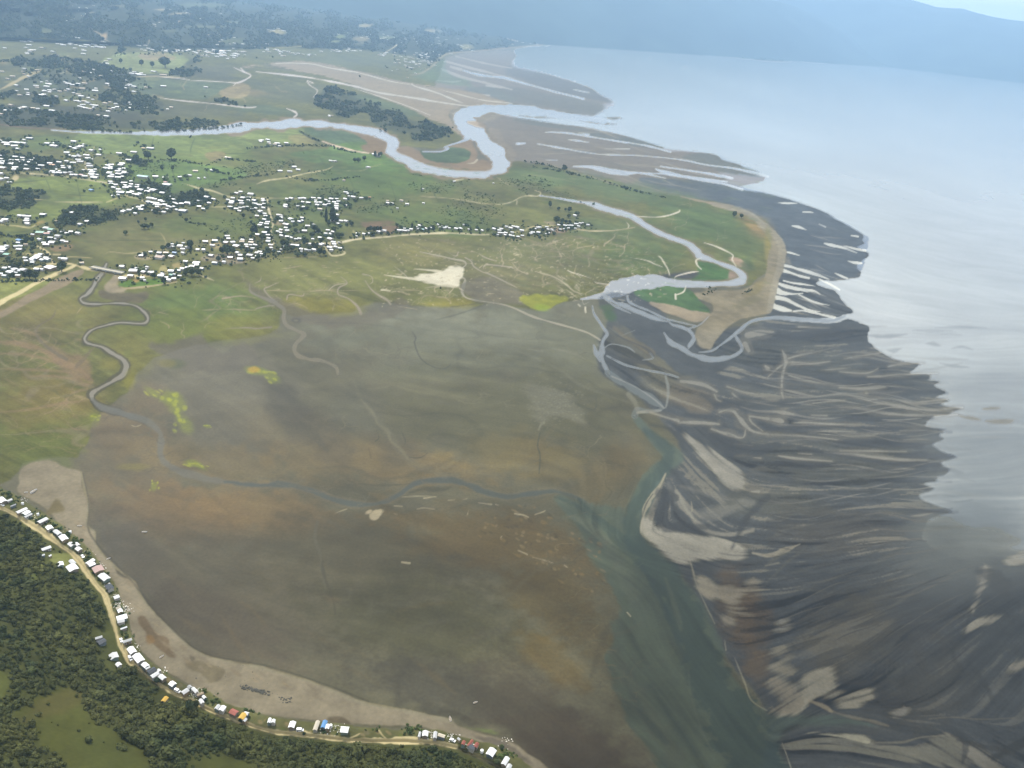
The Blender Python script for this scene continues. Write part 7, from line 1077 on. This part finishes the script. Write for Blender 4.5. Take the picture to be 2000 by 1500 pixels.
VH += exp((0, 270), '20,65,50 130,115,160 145,145,100 240,98,60 355,110,90 460,118,90 585,18,115 475,48,45 280,170,85 355,225,60 935,120,100 1090,122,70 1065,170,150 1450,82,80 1660,145,65 1390,190,60 1450,185,45 1540,188,60 1600,178,90 1480,222,80 1310,300,75 1350,352,50 1460,375,100grey 1540,345,60grey 1560,375,110grey 1700,355,90 1730,415,80 1790,430,50 1795,255,70 1935,345,75 1960,240,40 1535,440,100grey 1575,480,90grey 1435,500,80grey 1310,470,65 1165,490,70 1745,520,95grey 1760,565,120grey 1780,645,75 1820,680,110 1800,720,90 1810,750,80grey 1850,790,140 1905,735,50 1865,630,45 1650,645,60grey 975,510,70 1030,545,110orange 1090,590,50 1080,630,60 820,555,120grey 750,622,60 1040,670,75 1065,700,60 955,685,45 1160,660,55 1165,700,90 1285,700,110grey 1390,690,75grey 1410,735,60 1490,738,65 1600,740,90pink 1665,765,80grey 1250,600,65 1235,565,60 1350,575,50 1370,605,45 35,365,60 35,430,80 30,480,90 40,515,80 60,600,120 310,385,75 230,455,110 225,505,95 235,530,90 330,450,65 440,405,75 470,455,70 420,487,70 530,490,85 640,415,60 610,450,60 640,500,80 690,510,40 515,545,50 300,595,80 285,630,70 530,625,95 20,710,80 30,820,90 140,800,60 165,880,30 220,880,30 1790,1035,85blue 1390,1475,100')
VH += exp((190, 270), '1045,215,140 905,215,75yellow 720,290,120 435,315,85 615,445,75 490,515,110 465,545,80 275,540,75 215,555,80 290,595,90 175,605,100 265,620,70 430,620,70 520,610,50 400,665,70 450,650,55 540,680,95 540,705,110 425,720,85 410,785,110 490,770,60 250,690,100 275,775,90 300,735,70 215,705,50 530,895,120 260,870,90 290,915,75 330,985,70 360,930,60 420,1020,90 460,1080,150 415,1125,50 315,1150,55 540,945,100 560,985,120 650,970,95 655,920,90 790,940,70 780,975,60 660,860,45 850,1030,115 990,1000,90 985,1060,110 1100,1035,130 630,1085,80 690,1065,70 740,1115,80 795,1130,70 840,1105,70 900,775,230teal 1140,768,85 1335,795,90 1370,930,170 1340,880,80red 1610,775,60 1040,1195,140 1130,1210,60 1010,1270,120 1110,1285,120 1180,1290,70 1235,1240,90 1220,1325,90 1150,1320,80 1280,1260,60 1340,1270,60 1325,1320,100 1170,1360,60 1115,1435,85 1390,1350,60 1445,1370,50 1505,1360,60 1510,1285,90 1565,1305,65 1650,1300,90 1765,1285,110 1820,1310,40 1495,1220,75 1280,1090,80 1440,1160,40 1375,1190,45 1680,1440,160 1560,1420,60 1365,1405,50 1305,1465,60 860,1415,100 820,1370,100 885,1340,50 740,1400,80 630,1425,90 535,1440,60 500,1455,60 1990,1245,40 750,1490,60')
VH.sort(key=lambda h_: -h_[2] - (h_[3] not in ('white', 'grey', 'cream')) * 3 - .012 * h_[1])
NTHING = 222
SEEDS = [((92, 506), 'in the tight block at the side lane corner'), ((30, 490), 'among dark trees by the side lane'), ((35, 535), 'in the lowest row above the shore field'), ((112, 462), 'under thin smoke beside the open marsh'), ((48, 430), 'round the square lawn beyond the village'), ((300, 500), 'on the low ground behind the sandy paths'), ((262, 540), 'at the road end by the bridge'), ((335, 545), 'packed at the marsh edge past the sandy paths'), ((375, 485), 'in the loose row above the marsh meadow'), ((455, 470), 'in the row behind the garden grove'), ((470, 505), 'at the marsh edge below the garden grove'), ((470, 397), 'in the dense block heading the straight street'), ((512, 440), 'on the town side of the straight street'), ((562, 440), 'on the field side of the straight street'), ((620, 395), 'along the back lane behind the village'), ((700, 392), 'at the far end of the back lane'), ((575, 485), 'among trees under the straight street'), ((650, 485), 'on the walled yards jutting into the marsh'), ((645, 460), 'where the marsh road enters the village'), ((655, 435), 'beside the tall dark conifers'), ((735, 458), 'on the marsh road below the dark grove'), ((820, 450), 'on the marsh road past the bare brown field'), ((910, 450), 'midway along the marsh road'), ((1000, 457), 'near the end of the marsh road'), ((1090, 448), 'in the last hamlet at the marsh road end'), ((225, 338), 'in the two blocks flanking the short lane'), ((245, 375), 'where the lane bends downhill'), ((320, 395), 'in the crowded quarter below the pasture'), ((360, 408), 'round the large white hall'), ((320, 360), 'near the red-roofed farm'), ((275, 412), 'by the track across the scrub'), ((172, 335), 'along the grey street under drifting haze'), ((125, 335), 'in the row on the long field road'), ((45, 325), 'in the hamlet beyond the dark hedge'), ((105, 285), 'on the open field toward the river'), ((300, 295), 'at the farm beside the large field')]
cl_ = {}
for k, h_ in enumerate(VH[:NTHING]):
    s = min(range(len(SEEDS)), key=lambda q: (SEEDS[q][0][0] - h_[0]) ** 2 + 4 * (SEEDS[q][0][1] - h_[1]) ** 2); cl_.setdefault(s, []).append(k)
HL = {}
for s, ks in cl_.items():
    ks.sort(key=lambda k: (VH[k][0] - BRIDGE[0]) ** 2 + (VH[k][1] - BRIDGE[1]) ** 2)
    for rf in set(VH[k][3] for k in ks):
        kk = [k for k in ks if VH[k][3] == rf]
        for n, k in enumerate(kk): HL[k] = f'{rf}-roofed house {SEEDS[s][1]}' + (f', {ORD[n]} from the bridge' if len(kk) > 1 else '')
vr = np.random.default_rng(99)
FARV, FARF, FARM = [], [], []
def far_house(x, y, w_, rf):
    m_ = mpp(x, y); c = at(x, y); L_ = w_ * m_; W_ = L_ * vr.uniform(.6, .95); e = min(5, 2.6 + .12 * L_); a = vr.normal(0, .3); ca, sa = math.cos(a), math.sin(a)
    for vf, mi, sc in ((wall_unit(SL_), 0, .95), (roof_unit(SL_), {'white': 1, 'grey': 2}.get(rf, 3), 1)):
        n0 = len(FARV)
        for X, Y, Zz in vf[0]: X, Y = X * L_ * sc, Y * W_ * sc; FARV.append((c.x + X * ca - Y * sa, c.y + X * sa + Y * ca, c.z - .2 + Zz * e))
        FARF.extend([[i_ + n0 for i_ in q] for q in vf[1]]); FARM.extend([mi] * len(vf[1]))
for k, (x, y, w_, rf) in enumerate(VH):
    if k < NTHING:
        m_ = mpp(x, y); L_ = w_ * m_ * .74; W_ = min(L_ * vr.uniform(.75, 1.15), 13); c = at(x, y + .2 * w_ * 0)
        house(c, L_, W_, min(2.9 + .07 * L_, 4.6), vr.normal(0, .22), rf, int(vr.integers(len(WALL))), HL[k], 'houses of the villages on the plain', False)
    else: far_house(x, y, w_, rf)
# far settlements, too small and too many to tell apart
for x, y, sx, sy, n, w0 in [(805, 122, 26, 10, 75, 4), (850, 105, 16, 3, 14, 4), (440, 106, 26, 4, 46, 4.5), (390, 102, 40, 2.5, 26, 4), (350, 99, 40, 1.5, 20, 4), (545, 100, 14, 3, 16, 4), (580, 107, 20, 2.5, 12, 4), (675, 100, 22, 2.5, 20, 3.5), (745, 107, 8, 2, 6, 4), (205, 85, 60, 8, 26, 5), (160, 90, 30, 4, 14, 5), (150, 168, 90, 16, 40, 6.5), (190, 205, 40, 8, 22, 7), (40, 212, 34, 5, 14, 7), (110, 180, 80, 8, 24, 6.5), (60, 90, 70, 8, 18, 5), (30, 145, 30, 6, 10, 6), (285, 145, 22, 3, 8, 8), (205, 122, 8, 4, 5, 8), (260, 212, 60, 4, 12, 6), (140, 18, 20, 6, 18, 3.5), (130, 35, 20, 6, 10, 3.5), (350, 35, 30, 8, 14, 3.5), (430, 70, 16, 6, 14, 4), (470, 90, 30, 4, 14, 4), (545, 60, 16, 4, 12, 4), (600, 10, 30, 6, 14, 3), (700, 68, 20, 5, 14, 3.5), (780, 76, 30, 5, 18, 3.5), (850, 86, 40, 6, 26, 3), (880, 22, 36, 6, 34, 2.6), (960, 40, 40, 12, 22, 2.6), (985, 55, 16, 6, 12, 2.6), (1020, 60, 16, 8, 20, 2.8), (1000, 78, 12, 6, 12, 3.5), (1085, 84, 24, 2, 22, 3.2), (1130, 72, 24, 6, 24, 2.6), (1160, 66, 20, 5, 16, 2.6), (1270, 74, 18, 5, 12, 2.6), (1320, 92, 40, 2, 12, 2.6), (1210, 58, 12, 5, 6, 2.5), (1370, 72, 20, 4, 8, 2.4), (905, 96, 20, 4, 12, 3.5), (650, 227, 6, 1, 3, 6), (520, 277, 8, 3, 6, 7), (555, 285, 10, 2, 4, 7), (732, 306, 5, 2, 4, 7), (720, 328, 6, 2, 3, 6), (650, 316, 6, 2, 3, 6), (1270, 152, 1, 1, 0, 5), (560, 335, 30, 10, 4, 7), (390, 345, 30, 12, 5, 7), (870, 358, 60, 10, 4, 5), (450, 305, 10, 3, 2, 7), (770, 402, 40, 10, 4, 5)]:
    for _ in range(n):
        xx, yy = x + vr.normal(0, sx), y + vr.normal(0, sy)
        if not (0 <= xx < 2000 and yy > -8): continue
        far_house(xx, yy, w0 * (1.35 if yy < 112 else 1) * vr.uniform(.55, 1.25), ['white', 'white', 'white', 'grey', 'other'][vr.integers(5)])
fo = mesh_obj('distant_houses', FARV, FARF, [WALL[1], ROOF['white'], ROOF['grey'], ROOF['tan']], fmat=FARM); fo['kind'] = 'stuff'; fo['label'] = 'countless tiny pale houses scattered over the far plain and hills'

# ------------------------------------------------------------------ bridge, vehicles, boats and beach clutter
def bm_box(v, f, x, y, z):
    n0 = len(v); v += [(a, b_, c) for c in z for b_ in y for a in x]
    f += [[n0 + i_ for i_ in q] for q in ((0, 2, 3, 1), (4, 5, 7, 6), (0, 1, 5, 4), (2, 6, 7, 3), (0, 4, 6, 2), (1, 3, 7, 5))]
A, B = at(178, 525), at(240, 537); d_ = B - A; d_.z = 0; LB = d_.length
br = D.objects.new('bridge', None); COL.objects.link(br); br.location = (A + B) / 2; br.location.z = 0; br.rotation_euler = (0, 0, math.atan2(d_.y, d_.x))
br['label'] = 'low grey concrete road bridge over the marsh creek'; br['category'] = 'bridge'
v, f = [], []; bm_box(v, f, (-LB / 2, LB / 2), (-4.2, 4.2), (3.0, 3.8)); mesh_obj('deck', v, f, noisy(mat('deck_surface', (.36, .33, .25), .9), .3, .2), br)
for s in (-1, 1):
    v, f = [], []; bm_box(v, f, (-LB / 2, LB / 2), (s * 4.3 - .15, s * 4.3 + .15), (2.8, 4.8)); mesh_obj('railing', v, f, CONC, br)
for q in (-.3, 0, .3):
    v, f = [], []; bm_box(v, f, (q * LB - .6, q * LB + .6), (-3.6, 3.6), (-.5, 3.0)); mesh_obj('pier', v, f, CONC, br)
TYRE = mat('tyre_rubber', (.02, .02, .02), .9); PAINT = noisy(mat('white_vehicle_paint', (.78, .78, .77), .3, .5), .8, .06)
def vehicle_parts(root, van):
    # profile along x, extruded in y and narrowed at the roof
    pf = [(-2.3, .35), (-2.3, 1.9), (-2.1, 2.2), (1.0, 2.2), (1.6, 1.35), (2.35, 1.1), (2.4, .35)] if van else [(-2.1, .35), (-2.1, .95), (-1.5, 1.0), (-1.0, 1.5), (.5, 1.5), (1.1, 1.0), (2.1, .85), (2.15, .35)]
    n = len(pf); v = []; 
    for s in (-1, 1):
        for x, z in pf: v.append((x, s * (.95 if z < 1.3 else .82), z))
    f = [list(range(n))[::-1], list(range(n, 2 * n))] + [[i_, (i_ + 1) % n, n + (i_ + 1) % n, n + i_] for i_ in range(n)]
    mesh_obj('body', v, f, PAINT, root)
    for s in (-1, 1):
        q = [(-1.9, 1.45), (1.0, 1.45), (.9, 2.0), (-1.9, 2.0)] if van else [(-1.1, 1.02), (.95, 1.02), (.45, 1.42), (-.9, 1.42)]
        mesh_obj('side_window', [(x, s * (.97 if van else .93), z) for x, z in q], [(0, 1, 2, 3)], GLASS, root)
    q = [(1.08, 2.12), (1.63, 1.38)] if van else [(.54, 1.48), (1.08, 1.04)]
    mesh_obj('windscreen', [(q[0][0] + .03, -.74, q[0][1]), (q[0][0] + .03, .74, q[0][1]), (q[1][0] + .03, .84, q[1][1]), (q[1][0] + .03, -.84, q[1][1])], [(0, 1, 2, 3)], GLASS, root)
    for x in (-1.4, 1.45):
        for s in (-1, 1):
            vv, ff = [], []
            for k in range(12):
                for yy in (s * .98, s * .76): vv.append((x + .36 * math.cos(k * 6.283 / 12), yy, .36 + .36 * math.sin(k * 6.283 / 12)))
            ff = [[2 * k, 2 * ((k + 1) % 12), 2 * ((k + 1) % 12) + 1, 2 * k + 1] for k in range(12)] + [[2 * k for k in range(12)], [2 * k + 1 for k in range(12)]]
            mesh_obj('wheel', vv, ff, TYRE, root)
VS = {}
def copy_tree(o, par=None):
    c = o.copy(); COL.objects.link(c)
    if par: c.parent = par
    for ch in o.children: copy_tree(ch, c)
    return c
for x, y, x2, y2, van, nm, lab in [(586, 1427.5, 600, 1428, True, 'van', 'white van parked on the verge below the lone white house'), (254.5, 1287.5, 258, 1294, True, 'van', 'white van beside the largest square white roof'), (346.5, 1351, 352, 1354, True, 'van', 'white van on the verge before the grey-roofed houses'), (161.5, 1087.5, 164, 1091, False, 'car', 'white car parked on the verge near the patchwork roof'), (4.5, 987.5, 10, 990, False, 'car', 'white car at the head of the shore road'), (884, 1447, 888, 1449, False, 'car', 'pale car in the yard before the red cluster'), (237, 1251.5, 239, 1256, False, 'car', 'white car by the long barrel roof')]:
    if van in VS: r = copy_tree(VS[van])
    else: r = VS[van] = D.objects.new(nm, None); COL.objects.link(r); vehicle_parts(r, van)
    p0, p1 = at(x, y), at(x2, y2); r.location = p0; r.rotation_euler = (0, 0, math.atan2(p1.y - p0.y, p1.x - p0.x)); r['label'] = lab; r['category'] = nm; r['group'] = 'vehicles parked along the shore road'
HULL = noisy(mat('boat_paint', (.72, .73, .72), .4), 1, .1); INNER = mat('boat_inside', (.25, .2, .14), .8)
def boat(root):
    st = [(-2.6, .75, .05), (-1.2, 1.0, 0), (.6, .95, 0), (2.0, .5, .1), (2.9, .03, .35)]; v = []
    for x, w_, z in st: v += [(x, -w_, z + .85), (x, -w_ * .6, z), (x, w_ * .6, z), (x, w_, z + .85)]
    f = [[4 * i_ + k, 4 * i_ + k + 1, 4 * i_ + k + 5, 4 * i_ + k + 4] for i_ in range(4) for k in range(3)] + [[0, 1, 2, 3]]
    mesh_obj('hull', v, f, HULL, root)
    v = [(x, s * w_ * .85, z + .45) for x, w_, z in st for s in (-1, 1)]; mesh_obj('floor_boards', v, [[2 * i_, 2 * i_ + 1, 2 * i_ + 3, 2 * i_ + 2] for i_ in range(4)], INNER, root)
    for x in (-1.3, .4):
        v, f = [], []; bm_box(v, f, (x - .15, x + .15), (-.85, .85), (.6, .66)); mesh_obj('thwart', v, f, INNER, root)
bs_ = None
for x, y, a, sc, lab in [(66, 960.5, 1.3, 1.25, 'white boat hauled out on the wide sandy beach'), (51, 962, .4, .6, 'small pale dinghy on the sand inland of the white boat'), (155.5, 1027.5, .2, .7, 'small white boat at the tide line of the sand'), (879, 1404.5, 1.8, .8, 'grey boat on the muddy edge of the near beach'), (212, 1091.5, .9, .6, 'small white boat on the mud below the beach step'), (282, 1039.5, .2, .8, 'white boat stranded out on the dark mud'), (928.5, 1372.5, .5, .6, 'pale boat alone on the near mudflat'), (316, 1283, 1.0, .6, 'small white skiff on the weedy beach channel')]:
    if bs_ is None: r = bs_ = D.objects.new('boat', None); COL.objects.link(r); boat(r)
    else: r = copy_tree(bs_)
    r.location = at(x, y); r.rotation_euler = (0, 0, a); r.scale = (sc, sc, sc); r['label'] = lab; r['category'] = 'boat'; r['group'] = 'boats left on the sand and mud'
def tank(root):
    n = 14; v = []; f = []
    for r_0, z in ((1.1, 0), (1.15, 1.9), (1.0, 2.2), (.4, 2.4)): v += [(r_0 * math.cos(k * 6.283 / n), r_0 * math.sin(k * 6.283 / n), z) for k in range(n)]
    for l in range(3): f += [[l * n + k, l * n + (k + 1) % n, (l + 1) * n + (k + 1) % n, (l + 1) * n + k] for k in range(n)]
    f.append([3 * n + k for k in range(n)]); mesh_obj('tank_body', v, f, PAINT, root)
    v, f = [], []; bm_box(v, f, (-.3, .3), (-.3, .3), (2.38, 2.6)); mesh_obj('lid', v, f, CONC, root)
ts_ = None
for x, y, lab in [(137.5, 1041, 'round white water tank on the beach beyond the stepped roof'), (44.5, 985.5, 'round white water tank near the joined white houses'), (74.5, 1006.5, 'white water tank on the brown yard before the weedy beach'), (941, 1469.5, 'white water tank in the garden past the red cluster'), (646, 1420, 'white water tank between the blue roof and the square house')]:
    if ts_ is None: r = ts_ = D.objects.new('water_tank', None); COL.objects.link(r); tank(r)
    else: r = copy_tree(ts_)
    r.location = at(x, y); r['label'] = lab; r['category'] = 'water tank'; r['group'] = 'water tanks among the shore houses'
# dark stones and weed on the beach, drift rubbish round the yards: one uncountable mass each
def lumps(name, label, spots, m):
    V_, F_ = [], []
    for x, y, s in spots:
        c = at(x, y); v, f = ICO1; n0 = len(V_); k = rng.uniform(.6, 1.3, 3) * s * (1, 1, .6)
        V_ += [tuple(c + Vector((p[0] * k[0] * rng.uniform(.8, 1.2), p[1] * k[1] * rng.uniform(.8, 1.2), p[2] * k[2] + k[2] * .3))) for p in v]; F_ += [[i_ + n0 for i_ in q] for q in f]
    o = mesh_obj(name, V_, F_, m); o['kind'] = 'stuff'; o['label'] = label
sp_ = []
for _ in range(150):
    t_ = vr.random(); sp_.append((470 + 55 * t_ + vr.normal(0, 3), 1340 + 15 * t_ + vr.normal(0, 2.2), vr.uniform(.3, .9)))
for _ in range(40): sp_.append((545 + 25 * vr.random(), 1362 + 11 * vr.random(), vr.uniform(.2, .6)))
for _ in range(30): sp_.append((vr.uniform(330, 560), 1300 + vr.uniform(0, 60), vr.uniform(.2, .5)))
lumps('pebbles', 'dark weedy stones strewn across the near beach', sp_, noisy(mat('weedy_stone', (.06, .058, .045), .9), 2, .4))
sp_ = []
for cx, cy, n, s in [(232, 1180, 70, 6), (246, 1190, 50, 6), (243, 1198, 40, 6), (386, 1355, 50, 6), (380, 1352, 30, 5), (225, 1165, 14, 3), (628, 1424, 24, 6), (655, 1422, 24, 8), (845, 1436, 24, 8), (880, 1442, 24, 8), (915, 1455, 34, 6), (120, 1038, 22, 7), (72, 1010, 18, 6), (170, 1080, 14, 6), (210, 1140, 12, 5), (45, 977, 16, 6), (270, 1262, 14, 5), (320, 1310, 14, 6), (200, 1102, 14, 5), (985, 1448, 14, 10)]:
    for _ in range(n): sp_.append((cx + vr.normal(0, s), cy + vr.normal(0, s * .8), vr.uniform(.15, .55)))
lumps('rubble', 'pale scraps and boxes lying in the shore yards', sp_, noisy(mat('pale_scrap', (.52, .49, .43), .8), .15, .6, coord='Object'))

gp, gd = [], []
for x, y, w_, rf in VH:
    for _ in range(6):
        xx, yy = x + vr.normal(0, w_ * .9 + 2), y + vr.normal(0, w_ * .45 + 1.2)
        gp.append(tuple(at(xx, yy))); gd.append(mpp(xx, yy) * math.exp(vr.normal(.72, .4)))
gp = np.array(gp); hp = np.array([tuple(at(x, y)) for x, y, _, _ in VH]); hw = np.array([w_ * mpp(x, y) for x, y, w_, _ in VH])
keep = np.array([np.all(np.hypot(*(hp[:, :2] - q[:2]).T) > hw * .55) for q in gp])
scatter('garden_bushes', 'small trees and bushes in the village gardens', gp[keep], np.array(gd)[keep], GARD)
